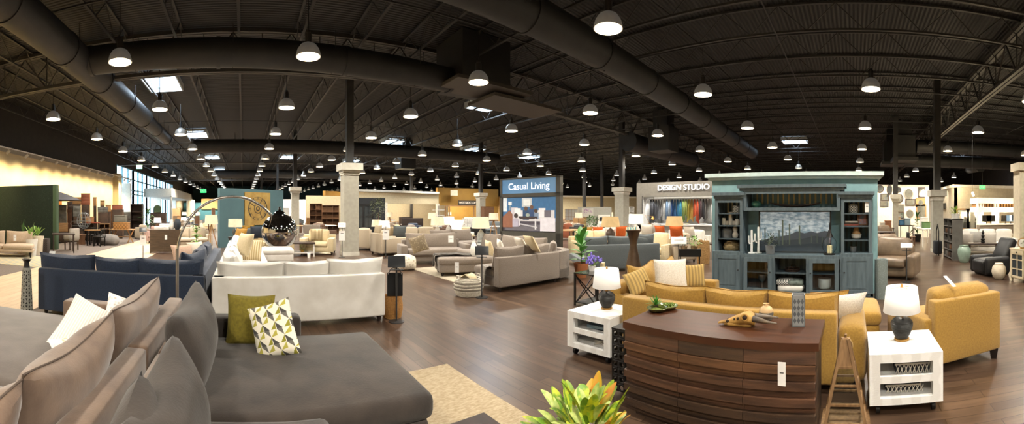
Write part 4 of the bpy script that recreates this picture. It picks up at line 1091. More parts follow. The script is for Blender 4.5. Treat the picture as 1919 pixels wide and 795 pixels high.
# basket, hanging bag and sign stand by the white sectional
sign_stand('black tablet sign stand at the right end of the white sectional', *gp(743, 603)[:2], h=.9)
t = rings_basket('honey wicker basket standing behind the white sectional corner', pd(735, 6.05), .15, .34, mat('wicker_honey', 'a5783e', .8, c2='8c6230', scale=40, bump=.5), .011, mid=1.05)
x, y, _ = pd(741, 5.92)
t = thing('tote_bag', 'black cloth bag hanging under the tablet sign by the white sectional', 'bag', (x, y+.02, .35), -az(741))
G().rbox((0, 0, .18), (.24, .03, .36), .012, (0, .01, 0), 3).obj('bag_body', mat('black_cloth', '141416', .9), t)
for s_ in (-1, 1): G().tube([(s_*.1, -.018, .34), (s_*.1, -.02, .35)], .008, 8).obj('grommet', M_steelb, t)
G().tube([(-.1, 0, .35), (-.06, 0, .42), (0, 0, .44), (.06, 0, .42), (.1, 0, .35)], .006, 6).obj('strap', M_blk, t)

# ================================================================ greige sectional group in the centre
wseat('sectional_sofa', 'greige curved corner sectional in front of the hanging picture sign', 'sofa', M_greige, 6, 7,
    [('base', 4.8, 6.6, 6.2, 7.1, .1, .3), ('backrest', 4.78, 6.55, 6.15, 6.35, .1, .71), ('base', 6.4, 7.38, 7.0, 10.4, .1, .3), ('backrest', 7.2, 7.4, 7.0, 10.5, .1, .71)],
    [(4.82, 6.3, 6.37, 7.15, .28, .46), (6.35, 7.2, 7.2, 8.7, .28, .46), (6.35, 7.2, 8.72, 10.4, .28, .46)],
    [(5.22, 6.47, .43, .82, .5, .24, 0, 12), (6.02, 6.47, .43, .76, .5, .24, 0, 12), (6.72, 6.66, .43, .62, .5, .24, 45, 12), (7.08, 7.65, .43, .9, .54, .24, 90, 12), (7.08, 8.6, .43, .95, .54, .24, 90, 12), (7.08, 9.65, .43, 1.0, .54, .24, 90, 12)],
    leg=[(4.87, 6.25), (4.87, 7.0), (6.5, 6.25), (7.3, 10.3)], wr=.008)
t = bpy.data.objects['sectional_sofa.004'] if 'sectional_sofa.004' in bpy.data.objects else None
root = [o for o in COL.objects if o.get('label', '').startswith('greige curved')][0]
pts_o = []; pts_i = []
for i in range(11):
    a = -pi/2 + i*pi/20
    pts_o.append((6.55 + .85*cos(a) - 6, 7.0 + .85*sin(a) - 7)); pts_i.append((6.55 + .65*cos(a) - 6, 7.0 + .65*sin(a) - 7))
G().prism(pts_o + pts_i[::-1], .1, .71).obj('backrest', M_greige, root)
G().prism(pts_o + [(.55, 0)], .1, .3).obj('base', M_greige, root)
G().prism([(6.3-6+.9*cos(-pi/2+i*pi/20), .2+.8*sin(-pi/2+i*pi/20)) for i in range(11)] + [(.3, .2)], .29, .46).obj('seat_cushion', M_greige, root)
pillow('white square pillow on the greige sectional under the picture sign', M_boucle, pp(944, 487, 10.0), radians(60), -14, .55, .55, .16)
pillow('cream pillow behind the white pillow on the greige sectional', M_cream_f, pp(922, 484, 10.4), radians(70), -14, .5, .5, .16)
pillow('white folded corner pillow on the greige sectional seat', M_boucle, pp(985, 474, 9.0), radians(75), -30, .45, .42, .14)
pillow('cream ruffled pillow on the greige sectional seat', M_cream_f, pp(1004, 472, 8.6), radians(75), -30, .45, .42, .14)
seating('loveseat', 'greige loveseat with tufted back facing the ottoman', 'sofa', M_greige, (6.0, 11.5, 0), radians(166),
    [('base', -.95, .95, .02, .95, .1, .3), ('backrest', -.97, .97, 0, .2, .1, .72), ('armrest', -1.12, -.92, .1, 1.0, .1, .6), ('armrest', .92, 1.12, .1, 1.0, .1, .6)],
    [(-.9, .9, .2, 1.02, .27, .47)], [(0, .34, .44, 1.75, .52, .26, 0, 14)], leg=[(-1.0, .9), (1.0, .9), (-1, .1), (1, .1)], wr=.016)
pillow('patterned beige pillow on the greige loveseat', mat('beige_print', 'b9ab92', .95, c2='8d806b', kind='voronoi', scale=22, contrast=(.2,.4)), pp(790, 472, 11.2), radians(150), -16, .5, .5, .16, roll=18)
hang_tag('white tag on top of the greige loveseat back', pp(845, 442, 11.6), -az(845), .16, .2)
t = seating('ottoman', 'large greige ottoman with a grey throw on the pale rug', 'ottoman', M_greige, (5.55, 8.62, 0), radians(-20), [('base', -.75, .75, -.42, .42, .1, .3)], [(-.77, .77, -.44, .44, .28, .47)], leg=[(-.66, -.34), (.66, -.34), (-.66, .34), (.66, .34)], wr=.008)
def drape(label, loc, rz, path, W, m, fr=True, name='throw_blanket', wr=.012, seed=0, lift=.012):
    g = G(); n = 10; P = [Vector((0, a, b)) for a, b in path]; K = len(P); vs = []
    for i, p in enumerate(P):
        for j in range(n+1):
            x = -W/2 + W*j/n; q = Vector((x, p.y, p.z)); nv = noise.noise_vector(q*7 + Vector((seed*5, 0, 0)))
            vs.append((x + nv.x*wr, p.y + nv.y*wr, p.z + abs(nv.z)*wr*2 + lift))
    fs = [(i*(n+1)+j, i*(n+1)+j+1, (i+1)*(n+1)+j+1, (i+1)*(n+1)+j) for i in range(K-1) for j in range(n)]
    g.add(vs, fs); o = g.obj(name, m, None, loc, rz); tag(o, label, 'throw blanket')
    sm = o.modifiers.new('thick', 'SOLIDIFY'); sm.thickness = .014
    return o
drape('dark grey woven throw draped over the left end of the greige ottoman', (5.05, 8.82, 0), radians(60), [(-.7, .49), (-.5, .50), (-.3, .51), (-.1, .51), (.1, .51), (.27, .5), (.3, .47), (.31, .4), (.315, .3), (.31, .2)], .42, mat('throw_grey', '56514b', .95, c2='3f3b37', scale=25, bump=.6, bscale=90), wr=.03, lift=.02)
hang_tag('white tag hanging on the side of the greige ottoman', pp(856, 492, 9.05), -az(856), .1, .24)
x, y = 5.92, 8.3
vase('white bottle vase standing on the greige ottoman', pd(888, 10.05, .47), [(.05, 0), (.085, .06), (.1, .16), (.085, .27), (.045, .36), (.03, .42), (.036, .44), (.025, .44), (.001, .4)], mat('white_ceramic', 'eceae4', .3))
M_rugp = mat('pale_rug', 'a79c88', .95, c2='8f8573', kind='noise', scale=3, bump=.4, bscale=200)
tag(G().rbox((6.1, 8.6, .006), (2.9, 3.0, .012), .004, k=2).obj('area_rug', M_rugp), 'pale grey rug under the greige ottoman', 'rug')
t = thing('pouf', 'woven cream pouf at the corner of the pale grey rug', 'pouf', pd(757, 11.0))
G().rbox((0,0,.2), (.58, .58, .4), .12, (.02, .02, .02), 3, wr=.01).obj('pouf_body', mat('pouf_weave', 'b8a98f', .95, c2='e0d8c6', kind='voronoi', scale=14, contrast=(.2,.5), bump=.5), t)
rings_basket('white chunky rope basket in front of the greige sectional', pd(878, 7.62), .25, .36, mat('rope_white', 'd8d2c4', .9, c2='b9b1a0', scale=30, bump=.5), .017, m2=mat('rope_grey', '7d766a', .9))
sign_stand('black tablet sign stand beside the white rope basket', *gp(903, 558)[:2], h=.9)
drape('grey fringed throw hanging over the end of the greige sectional', (4.74, 6.6, 0), radians(72), [(-.18, .47), (-.05, .5), (.02, .48), (.05, .4), (.055, .25), (.06, .14)], .3, mat('throw_light', '8f8a83', .95, c2='736e68', scale=30, bump=.5), seed=3)
drape('throw spilling out of the white rope basket', (pd(878, 7.6)[0], pd(878, 7.6)[1], 0), .3, [(-.15, .3), (-.08, .38), (0, .41), (.08, .37), (.14, .32)], .22, M_cream_f, seed=5)
# lamp on a dark side table behind the ottoman
x, y, _ = pd(901, 12.3)
t = thing('side_table', 'dark square side table under the ribbed ceramic lamp', 'side table', (x, y, 0))
G().bx(-.28, .28, -.28, .28, .52, .56).obj('table_top', M_dkwood, t)
for a in (-.25, .25):
    for b in (-.25, .25): G().bx(a-.025, a+.025, b-.025, b+.025, 0, .52).obj('leg', M_dkwood, t)
lamp('tall ribbed pale ceramic lamp with linen shade on the dark side table', (x, y, .56), (.24, .29), .36, .52, [(.1, 0), (.12, .03), (.1, .08), (.12, .13), (.105, .18), (.125, .24), (.11, .29), (.12, .35), (.09, .42), (.03, .5), (.02, .52)], mat('ceramic_pale', 'b9bcb8', .4, c2='989c99', scale=9))
# ---------------------------------------------------------------- hanging picture sign
M_sframe = mat('sign_frame', '4c4a44', .6)
sx0, sy0, _ = pd(938, 15.3); sx1, sy1, _ = pd(1051, 13.7)
mxs, mys = (sx0+sx1)/2, (sy0+sy1)/2; sw = sqrt((sx1-sx0)**2 + (sy1-sy0)**2); srz = atan2(sy1-sy0, sx1-sx0)
zt = 2.92
t = thing('display_sign', 'tall grey framed sign with blue Casual Living header and family picture', 'sign', (mxs, mys, 0), srz)   # local x left to right, -y toward viewer
fr = G().bx(-sw/2, sw/2, -.05, .15, zt-.06, zt).bx(-sw/2, sw/2, -.05, .15, 2.18, 2.32).bx(-sw/2, -sw/2+.12, -.05, .15, 0, zt).bx(sw/2-.18, sw/2, -.05, .15, 0, zt).bx(-sw/2, sw/2, -.05, .15, 0, .88).bx(-sw/2+.1, sw/2-.1, -.0, .15, .8, zt-.03)
fr.obj('sign_frame', M_sframe, t)
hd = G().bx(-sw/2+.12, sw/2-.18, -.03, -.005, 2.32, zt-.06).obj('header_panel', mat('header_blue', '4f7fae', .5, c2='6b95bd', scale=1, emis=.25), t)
words('Casual Living', .36, mat('letter_white', 'ffffff', .5, emis=1.2), 'lettering', hd, RM((-.02, -.034, 2.58), pi/2), .004)
def flat(items, parent, ox=0, y0=-.012):
    """items: (name, colour, [(x,z)...]) thin layered panels"""
    for i, (nm, c, pts) in enumerate(items):
        y = y0 - .0012*i
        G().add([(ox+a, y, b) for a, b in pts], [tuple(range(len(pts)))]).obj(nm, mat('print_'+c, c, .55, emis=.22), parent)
def ell(cx_, cz_, rx, rz_, n=14): return [(cx_+rx*cos(i*2*pi/n), cz_+rz_*sin(i*2*pi/n)) for i in range(n)]
PW = sw-.34; pl = -sw/2+.14; pr = sw/2-.2
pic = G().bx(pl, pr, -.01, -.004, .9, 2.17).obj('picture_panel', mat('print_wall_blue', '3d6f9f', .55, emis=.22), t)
R = lambda x0, z0, x1, z1: [(pl+PW*x0, .9+1.27*z0), (pl+PW*x1, .9+1.27*z0), (pl+PW*x1, .9+1.27*z1), (pl+PW*x0, .9+1.27*z1)]
E_ = lambda cx_, cz_, rx, rz_: ell(pl+PW*cx_, .9+1.27*cz_, PW*rx, 1.27*rz_)
flat([('printed_floor', '4a4550', R(0,0,1,.3)), ('printed_window', 'dfe8ee', R(0,.58,.08,1)), ('printed_rug', '6d6a72', R(.05,.02,.75,.2)), ('printed_artwork', 'c9cfd2', R(.38,.72,.57,.98)), ('printed_artwork', 'e8ecec', R(.41,.76,.54,.94)),
      ('printed_lamp', 'e9ecee', R(.11,.78,.18,.88)), ('printed_lamp', '8fa3ae', R(.135,.62,.155,.78)), ('printed_sofa', 'dcd9dc', R(.2,.3,.98,.62)), ('printed_sofa', 'cfccd2', R(.17,.3,.3,.7)), ('printed_cushion', 'f1eff0', R(.24,.45,.36,.68)), ('printed_cushion', 'eceaee', R(.7,.42,.82,.68)), ('printed_cushion', '6d6872', R(.8,.42,.92,.62)),
      ('printed_person', '2f4a6d', R(.4,.34,.52,.62)), ('printed_person', '5b4638', E_(.46,.67,.035,.06)), ('printed_person', '37507a', R(.52,.36,.62,.66)), ('printed_person', '6b5040', E_(.57,.71,.035,.06)), ('printed_person', '7d8fa8', R(.62,.36,.7,.55)), ('printed_person', '4b3a30', E_(.65,.6,.035,.06)),
      ('printed_dog', '8f5f4a', [(pl+PW*a, .9+1.27*b) for a, b in ((0,.1),(.2,.1),(.2,.5),(.14,.62),(.06,.5),(0,.42))]), ('printed_person', 'b9b4c4', R(.2,.12,.32,.36)), ('printed_person', '3b3433', E_(.27,.46,.04,.07)),
      ('printed_table', '3c3236', R(.33,.36,.68,.44)), ('printed_table', 'b9b7bd', [(pl+PW*a, .9+1.27*b) for a, b in ((.33,.2),(.68,.1),(.68,.14),(.33,.24))]), ('printed_table', 'dedce0', R(.33,.16,.35,.38)), ('printed_table', 'dedce0', R(.63,.06,.66,.38)), ('printed_bowl', '9aa7a0', E_(.5,.48,.04,.05)), ('printed_armchair', 'e3dfe6', R(.73,.02,1,.4))], pic)

# ================================================================ plants and slate sectional right of the greige sectional
plant('leafy green plant with broad leaves in a terracotta pot by the greige sectional', pd(1089, 9.7), 1.36, (.13, .19, .36), None, mat('banana_leaf', '3f7a33', .35, c2='5f9645', scale=5), .52, .21, 17, 1.1, .3, 4)
plant('small pale potted plant behind the terracotta pot', pd(1103, 10.0), .6, (.13, .17, .34), mat('pot_stone', 'b7aa92', .8), M_leafL, .22, .05, 22, 1.3, .5, 8, stem=False)
x0, y0, _ = pd(1098, 10.3); x1, y1, _ = pd(1237, 11.0)
sl_ = sqrt((x1-x0)**2+(y1-y0)**2); rz = atan2(y1-y0, x1-x0)
seating('sectional_sofa', 'slate grey sectional seen from the back, before the white sofas', 'sofa', M_slate, ((x0+x1)/2, (y0+y1)/2, 0), rz,
    [('base', -sl_/2, sl_/2, .02, .95, .08, .3), ('backrest', -sl_/2, .25, 0, .2, .08, .74), ('backrest', .27, sl_/2, 0, .2, .08, .74), ('armrest', sl_/2-.2, sl_/2+.02, .1, .95, .08, .6), ('base', -sl_/2, -sl_/2+.95, .9, 2.3, .08, .3)],
    [(-sl_/2+.2, 0, .2, .97, .28, .46), (.0, sl_/2-.2, .2, .97, .28, .46)],
    [(-.78, .32, .43, .75, .56, .24, 0, 12), (0, .32, .43, .82, .56, .24, 0, 12), (.66, .32, .43, .5, .54, .24, 0, 12), (sl_/2-.36, .34, .43, .56, .6, .24, -12, 12)], wr=.01)
# black X side table with flowers, candle and tall brown vase
x, y, _ = gp(1108, 578)
x += .28; y += .1
t = thing('side_table', 'black metal side table with crossed legs left of the white rolling table', 'side table', (x, y, 0), radians(0))
for a in (-.3, .3):
    for b in (-.25, .25): G().bx(a-.014, a+.014, b-.014, b+.014, 0, .57).obj('leg', M_iron, t)
g = G().bx(-.31, .31, -.27, .27, .555, .575); g.obj('table_top', mat('smoked_glass', '2a2724', .15), t)
for b in (-.25, .25): G().bar((-.3, b, .03), (.3, b, .53), .016).bar((.3, b, .03), (-.3, b, .53), .016).obj('cross_brace', M_iron, t)
for a in (-.3, .3): G().bar((a, -.25, .03), (a, .25, .53), .016).bar((a, .25, .03), (a, -.25, .53), .016).obj('cross_brace', M_iron, t)
G().bx(-.29, .29, -.24, .24, .05, .065).obj('shelf', M_iron, t)
tx, ty = x, y
t = thing('flower_pot', 'purple flowers in a white pot on the black side table', 'plant', (tx+.02, ty+.12, .575))
G().lathe([(.05, 0), (.065, .1), (.058, .1), (.001, .09)], n=18).obj('pot', M_paper, t)
g = G(); g2 = G(); rr = random.Random(9)
for i in range(46):
    a = rr.uniform(0, 2*pi); e = rr.uniform(.5, 1.5); L_ = rr.uniform(.12, .24)
    p = (cos(a)*cos(e)*L_, sin(a)*cos(e)*L_, .08+sin(e)*L_)
    g.tube([(0,0,.08), p], .002, 4); g2.ball(p, .016, 6, 0, 1.6)
g.leaf((0,0,.08), (1,0,.6), .1, .03).leaf((0,0,.08), (-1,0,.6), .1, .03).leaf((0,0,.08), (0,-1,.6), .1, .03)
g.obj('stem', M_leafL, t); g2.obj('blossom', mat('purple_petals', '6f5fc0', .7, c2='8a7bd2', scale=40), t)
o = G().lathe([(.045, 0), (.045, .14), (.03, .145), (.001, .14)], n=18).obj('candle', mat('wax_cream', 'e6d6a6', .6), None, (tx+.2, ty+.02, .575)); tag(o, 'cream pillar candle on the black side table beside the purple flowers', 'candle')
vase('tall brown vase with flared mouth behind the mustard loveseat', pd(1187, 7.2), [(.09, 0), (.14, .2), (.158, .42), (.145, .62), (.1, .84), (.066, 1.0), (.066, 1.08), (.12, 1.26), (.15, 1.3), (.13, 1.295), (.05, 1.1), (.001, 1.0)], mat('bronze_brown', '5b4733', .4, .3, c2='473626', scale=6))

# ================================================================ blue grey wall unit
M_wu = mat('weathered_blue', '55656d', .65, c2='47565d', kind='noise', scale=4, stretch=(6,6,.7), bump=.25, bscale=60)
M_wu2 = mat('weathered_dark', '3a4a52', .7, c2='2c383e', kind='noise', scale=4, stretch=(6,6,.7))
M_wub = mat('weathered_panel', '587886', .7, c2='486877', kind='noise', scale=4, stretch=(6,6,.7))
M_teal = mat('teal_wall', '7fa3a8', .8)
WX = 7.2; YL_, YR_ = 2.72, -.38; cyu = (YL_+YR_)/2; UW = YL_-YR_
t = thing('entertainment_center', 'weathered blue grey entertainment wall unit with bridge shelf', 'wall unit', (WX, cyu, 0), -pi/2)     # local x: left to right, -y front
TW = .62; DB = .5; DT = .42; hw = UW/2
def tower(x0, x1, nm):
    g = G()
    g.bx(x0, x1, -.0, DB, .06, .11).bx(x0, x1, 0, DB, .80, .86).bx(x0, x0+.05, 0, DB, 0, .8).bx(x1-.05, x1, 0, DB, 0, .8).bx(x0+.05, x1-.05, DB-.03, DB, .06, .8).bx(x0+.05, x1-.05, .02, .05, 0, .06)
    y0 = DB-DT
    g.bx(x0+.02, x0+.08, y0, DB, .86, 1.92).bx(x1-.08, x1-.02, y0, DB, .86, 1.92).bx(x0+.0, x1-.0, y0-.02, DB, 1.9, 1.96).bx(x0-.03, x1+.03, y0-.05, DB, 1.96, 2.02).bx(x0+.08, x1-.08, y0, y0+.02, 1.82, 1.9)
    g.obj(nm, M_wu, t)
    b = G().bx(x0+.08, x1-.08, DB-.02, DB-.012, .86, 1.82).obj('back_panel', M_wub, t)
    s_ = G()
    for q in range(5):
        xx = x0+.12+q*(x1-x0-.24)/4; s_.bx(xx-.018, xx+.018, DB-.045, DB-.02, .86, 1.88)
    s_.obj('back_slats', M_wu2, t)
    for z in (1.1, 1.36, 1.6): G().bx(x0+.08, x1-.08, y0+.02, DB-.02, z-.012, z+.012).obj('shelf', M_wu2, t)
def door(x0, x1, z0, z1, glass, side):
    g = G(); w_ = .075
    g.bx(x0, x1, -.022, 0, z0, z0+w_).bx(x0, x1, -.022, 0, z1-w_, z1).bx(x0, x0+w_, -.022, 0, z0+w_, z1-w_).bx(x1-w_, x1, -.022, 0, z0+w_, z1-w_)
    d = g.obj('door', M_wu, t)
    if glass: G().bx(x0+w_, x1-w_, -.012, -.008, z0+w_, z1-w_).obj('door_glass', M_glass, d)
    else: G().bx(x0+w_, x1-w_, -.014, -.004, z0+w_, z1-w_).bx(x0+w_+.03, x1-w_-.03, -.019, -.014, z0+w_+.03, z1-w_-.03).obj('door_panel', M_wu, d)
    kx = x1-.035 if side > 0 else x0+.035
    G().ball((kx, -.035, (z0+z1)/2+.06), .014, 10).obj('knob', M_iron, d)
tower(-hw, -hw+TW, 'tower_cabinet'); tower(hw-TW, hw, 'tower_cabinet')
door(-hw+.05, -hw+TW-.05, .11, .8, False, 1); door(hw-TW+.05, hw-.05, .11, .8, False, -1)
a, b = -hw+TW, hw-TW
G().bx(a, b, 0, DB, .76, .82).bx(a, b, 0, DB, .06, .11).bx(a, b, DB-.03, DB, .06, .8).bx(a+.02, b-.02, .03, .06, 0, .06).bx(a+.58, a+.63, 0, DB, .11, .76).bx(b-.63, b-.58, 0, DB, .11, .76).obj('media_base', M_wu, t)
door(a+.02, a+.58, .11, .76, True, 1); door(b-.58, b-.02, .11, .76, True, -1)
G().bx(a+.63, b-.63, .03, DB-.03, .46, .485).bx(a, a+.58, .05, DB-.03, .46, .48).bx(b-.58, b, .05, DB-.03, .46, .48).obj('shelf', M_wu2, t)
g = G()
for q in range(13):
    xx = a+.03+q*(b-a-.06)/12; g.bx(xx-.03, xx+.03, DB-.04, DB-.03, .11, .76)
g.obj('back_slats', M_wu2, t)
# bridge with slatted gallery
G().bx(a-.12, b+.12, .02, DB, 2.1, 2.16).bx(a-.08, b+.08, .05, DB, 2.04, 2.1).bx(a, b, .06, DB, 1.66, 1.72).bx(a, a+.06, .06, DB, 1.72, 2.04).bx(b-.06, b, .06, DB, 1.72, 2.04).bx(a+.06, b-.06, .06, .09, 1.98, 2.04).obj('bridge', M_wu, t)
g = G()
for q in range(16):
    xx = a+.12+q*(b-a-.24)/15; g.bx(xx-.035, xx+.035, DB-.03, DB-.015, 1.72, 2.04)
g.obj('gallery_slats', M_wub, t)
g = G()
for q in range(15):
    xx = a+.12+(q+.5)*(b-a-.24)/15; g.bx(xx-.02, xx+.02, DB-.014, DB-.008, 1.8, 2.04)
g.obj('gap_light_strips', mat('gap_light_cream', 'c4b487', .8), t)  # cream strips paint the light showing through between the slats
for x0_ in (-hw, hw-TW):
    g = G()
    for q in range(4):
        xx = x0_+.12+(q+.5)*(TW-.24)/4; g.bx(xx-.015, xx+.015, DB-.03, DB-.022, 1.62, 1.86)
    g.obj('gap_light_strips', mat('gap_light_cream', 'c4b487', .8), t)  # light between the tower slats, painted as cream strips
def unit(x, dy, z): # local (x along unit, depth) -> world
    return (WX + dy, cyu - x, z)
# teal partition with white crown behind
struct(G().bx(7.78, 8.2, -.5, 2.95, 0, 2.32).obj('wall_partition', M_teal), 'pale teal partition wall behind the wall unit')
struct(G().bx(7.66, 8.3, -.62, 3.07, 2.36, 2.44).bx(7.71, 8.25, -.56, 3.01, 2.3, 2.37).obj('trim_2', mat('crown_pale', 'c9dcd9', .6)), 'pale crown moulding on the teal partition')
# framed cactus landscape
t = thing('framed_landscape', 'framed desert landscape with tall cacti standing on the wall unit', 'picture', unit(0.02, .42, .823), -pi/2)
LW, LH = 1.46, .84
G().bx(-LW/2, LW/2, -.02, .02, 0, .03).bx(-LW/2, LW/2, -.02, .02, LH-.03, LH).bx(-LW/2, -LW/2+.03, -.02, .02, 0, LH).bx(LW/2-.03, LW/2, -.02, .02, 0, LH).obj('picture_frame', mat('frame_dark', '2b3236', .4), t)
sk = G().bx(-LW/2+.03, LW/2-.03, -.004, 0, .03, LH-.03).obj('sky_print', mat('print_sky', '7f9aab', .5, c2='c9d6dd', kind='noise', scale=8, stretch=(1,1,2.2), contrast=(.4,.62), emis=.4), t)  # low emission put into the print to brighten the picture
hills = [(-.7,.03),(.7,.03),(.7,.42),(.6,.44),(.45,.4),(.33,.43),(.2,.39),(.05,.43),(-.1,.36),(-.25,.33),(-.45,.3),(-.6,.26),(-.7,.24)]
lay = [('hill_print', '4b5560', hills), ('scrub_print', '3a454d', [(-.7,.03),(.7,.03),(.7,.3),(.4,.34),(.1,.27),(-.2,.25),(-.5,.22),(-.7,.2)]), ('scrub_print', '2f3c46', [(-.7,.03),(.7,.03),(.7,.16),(.3,.19),(-.2,.13),(-.7,.12)])]
for x_, z0, z1, w_ in ((-.6,.2,.5,.012), (-.24,.15,.66,.016), (-.1,.16,.58,.014), (.1,.18,.55,.016), (-.31,.14,.45,.012), (-.17,.2,.42,.01), (.12,.15,.3,.012), (.34,.2,.36,.01), (.45,.2,.38,.01), (.55,.15,.32,.01)):
    lay.append(('cactus_print', '5d6a5c' if z1 > .5 else '4d5b57', [(x_-w_, z0), (x_+w_, z0), (x_+w_, z1-.01), (x_, z1), (x_-w_, z1-.01)]))
for i, (nm, c, pts) in enumerate(lay):
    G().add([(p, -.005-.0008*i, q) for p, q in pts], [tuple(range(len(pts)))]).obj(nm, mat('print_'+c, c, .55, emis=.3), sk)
# ornaments on the wall unit: (builder) placed at surveyed spots
def orn(name, label, cat, x, dep, z, prof, m, n=20):
    o = G().lathe(prof, n=n).obj(name, m, None, unit(x, dep, z)); return tag(o, label, cat)
M_cw = mat('ceramic_white', 'e3e1da', .35); M_cg = mat('ceramic_grey', '6c7276', .5, c2='5d6266', scale=8)
M_pat = mat('ceramic_pattern', 'd6d6d0', .4, c2='4c5458', kind='checker', scale=42)
lx = -hw+TW/2; rx = hw-TW/2
orn('pattern_canister', 'patterned white drum canister on the top left shelf of the wall unit', 'canister', lx+.1, .3, 1.612, [(.08,0),(.09,.01),(.09,.13),(.08,.14),(.07,.155),(.001,.155)], M_pat)
for q, (dx_, h_, zb_) in enumerate(((-.16,.14,1.372), (-.02,.26,1.372), (.12,.12,1.372))):
    orn('candle', ['short white candle at the left on the second left shelf of the wall unit', 'tall white candle in the middle of the second left shelf of the wall unit', 'short white candle at the right on the second left shelf of the wall unit'][q], 'candle', lx+dx_, .26, zb_, [(.04,0),(.04,h_),(.03,h_+.004),(.001,h_)], M_cw)
t = thing('book', 'pale books stacked flat behind the candles on the left tower', 'book', unit(lx-.02, .34, 1.372), -pi/2); G().rbox((0,0,.04), (.3,.14,.08), .006, k=1).obj('cover', M_cw, t)
orn('gourd_vase', 'small rust gourd vase beside the candles on the wall unit', 'vase', lx+.21, .3, 1.372, [(.03,0),(.055,.05),(.05,.1),(.02,.15),(.025,.18),(.001,.17)], mat('rust_glaze', '7a4a30', .5))
orn('lidded_canister', 'grey lidded canister on the third left shelf of the wall unit', 'canister', lx-.1, .28, 1.112, [(.1,0),(.11,.02),(.11,.15),(.09,.17),(.09,.19),(.02,.2),(.02,.22),(.001,.22)], M_cg)
orn('gourd_vase', 'white double gourd vase beside the grey canister on the wall unit', 'vase', lx+.08, .26, 1.112, [(.035,0),(.06,.03),(.062,.08),(.035,.12),(.05,.16),(.05,.2),(.03,.22),(.035,.235),(.001,.23)], M_cw)
t_ = rings_basket('lidded woven basket on the bottom left shelf of the wall unit', unit(lx, .3, .862), .17, .14, mat('wicker_tan', '8a7a58', .8, c2='6d5f42', scale=30), .014, mid=1.0)
G().lathe([(.16,0),(.12,.04),(.05,.06),(.02,.08),(.001,.08)], (0, 0, .14)).obj('lid', MATS['wicker_tan'], t_)

orn('lidded_canister', 'white patterned canister on the top right shelf of the wall unit', 'canister', rx-.06, .28, 1.612, [(.08,0),(.095,.02),(.095,.14),(.07,.16),(.07,.175),(.02,.19),(.001,.2)], M_pat)
hang_tag('white price tag hanging in the right tower of the wall unit', unit(rx+.2, .1, 1.83), -pi/2, .08, .2)
t = thing('picture_frame', 'small wooden photo frame on the right tower of the wall unit', 'picture frame', unit(rx+.12, .24, 1.376), (radians(-8), 0, -pi/2+.25))
G().bx(-.1,.1,-.012,.012,0,.03).bx(-.1,.1,-.012,.012,.21,.24).bx(-.1,-.07,-.012,.012,0,.24).bx(.07,.1,-.012,.012,0,.24).obj('frame', M_mdwood, t)
G().bx(-.07,.07,-.004,.0,.03,.21).obj('photo', mat('photo_blue', '5a7f9c', .4, c2='a5604a', scale=9), t)
for q in range(3):
    t = thing('book', ['bottom book of the small stack beside the photo frame', 'middle book of the small stack beside the photo frame', 'top white book of the small stack beside the photo frame'][q], 'book', unit(rx-.1, .27, 1.372+q*.03), -pi/2+.05*q)
    G().rbox((0,0,.015), (.28-.02*q,.17,.028), .004, k=1).obj('cover', [mat('book_red','7d3a2c',.6), M_dkwood, M_cw][q], t)
    G().bx(-.125+.01*q,.125-.01*q,-.082,.08,.006,.023).obj('pages', mat('book_pages','d9d2bf',.8), t)
t = thing('wire_ornament', 'small dark wire star ornament on top of the books on the wall unit', 'ornament', unit(rx-.1, .27, 1.464))
g = G(); rr = random.Random(4)
for i in range(14):
    v = Vector((rr.uniform(-1,1), rr.uniform(-1,1), rr.uniform(-1,1))).normalized()*.065; g.tube([(0,0,.065), tuple(Vector((0,0,.065))+v)], .004, 5)
g.obj('spikes', M_iron, t)
o = orn('two_tone_vase', 'two tone tan and white vase on the third right shelf of the wall unit', 'vase', rx+.0, .28, 1.112, [(.05,0),(.09,.03),(.1,.09),(.085,.1)], M_cw)
G().lathe([(.085,.1),(.065,.14),(.04,.22),(.035,.24),(.028,.24),(.001,.22)], n=20).obj('vase_neck', mat('vase_tan','a88659',.6), o)
orn('small_bowl_pot', 'small grey pot on the bottom right shelf of the wall unit', 'pot', rx-.06, .26, .862, [(.05,0),(.065,.02),(.065,.11),(.055,.11),(.001,.09)], M_cg)
orn('teal_jar', 'green glazed jar at the left of the bridge shelf', 'jar', a+.2, .28, 1.722, [(.06,0),(.1,.04),(.1,.09),(.05,.12),(.055,.135),(.001,.13)], mat('green_jar', '3f7a6a', .3, c2='2d5b50', scale=9))
t = thing('dough_bowl', 'long dark carved bowl lying on the bridge shelf', 'bowl', unit(.05, .28, 1.722), -pi/2)
vs = []; fs = []; n = 12
for i in range(15):
    u = -1+2*i/14; hwid = .09*sqrt(max(.02, 1-u*u)); zc = .05+.05*u*u
    for j in range(n):
        q = pi + pi*j/(n-1); vs.append((u*.5, hwid*cos(q), zc + .05*sqrt(max(.05,1-u*u))*sin(q)))
for i in range(14):
    for j in range(n-1): fs.append((i*n+j, i*n+j+1, (i+1)*n+j+1, (i+1)*n+j))
o = G().add(vs, fs).obj('bowl_shell', M_dkwood, t); sm = o.modifiers.new('thick', 'SOLIDIFY'); sm.thickness = .01
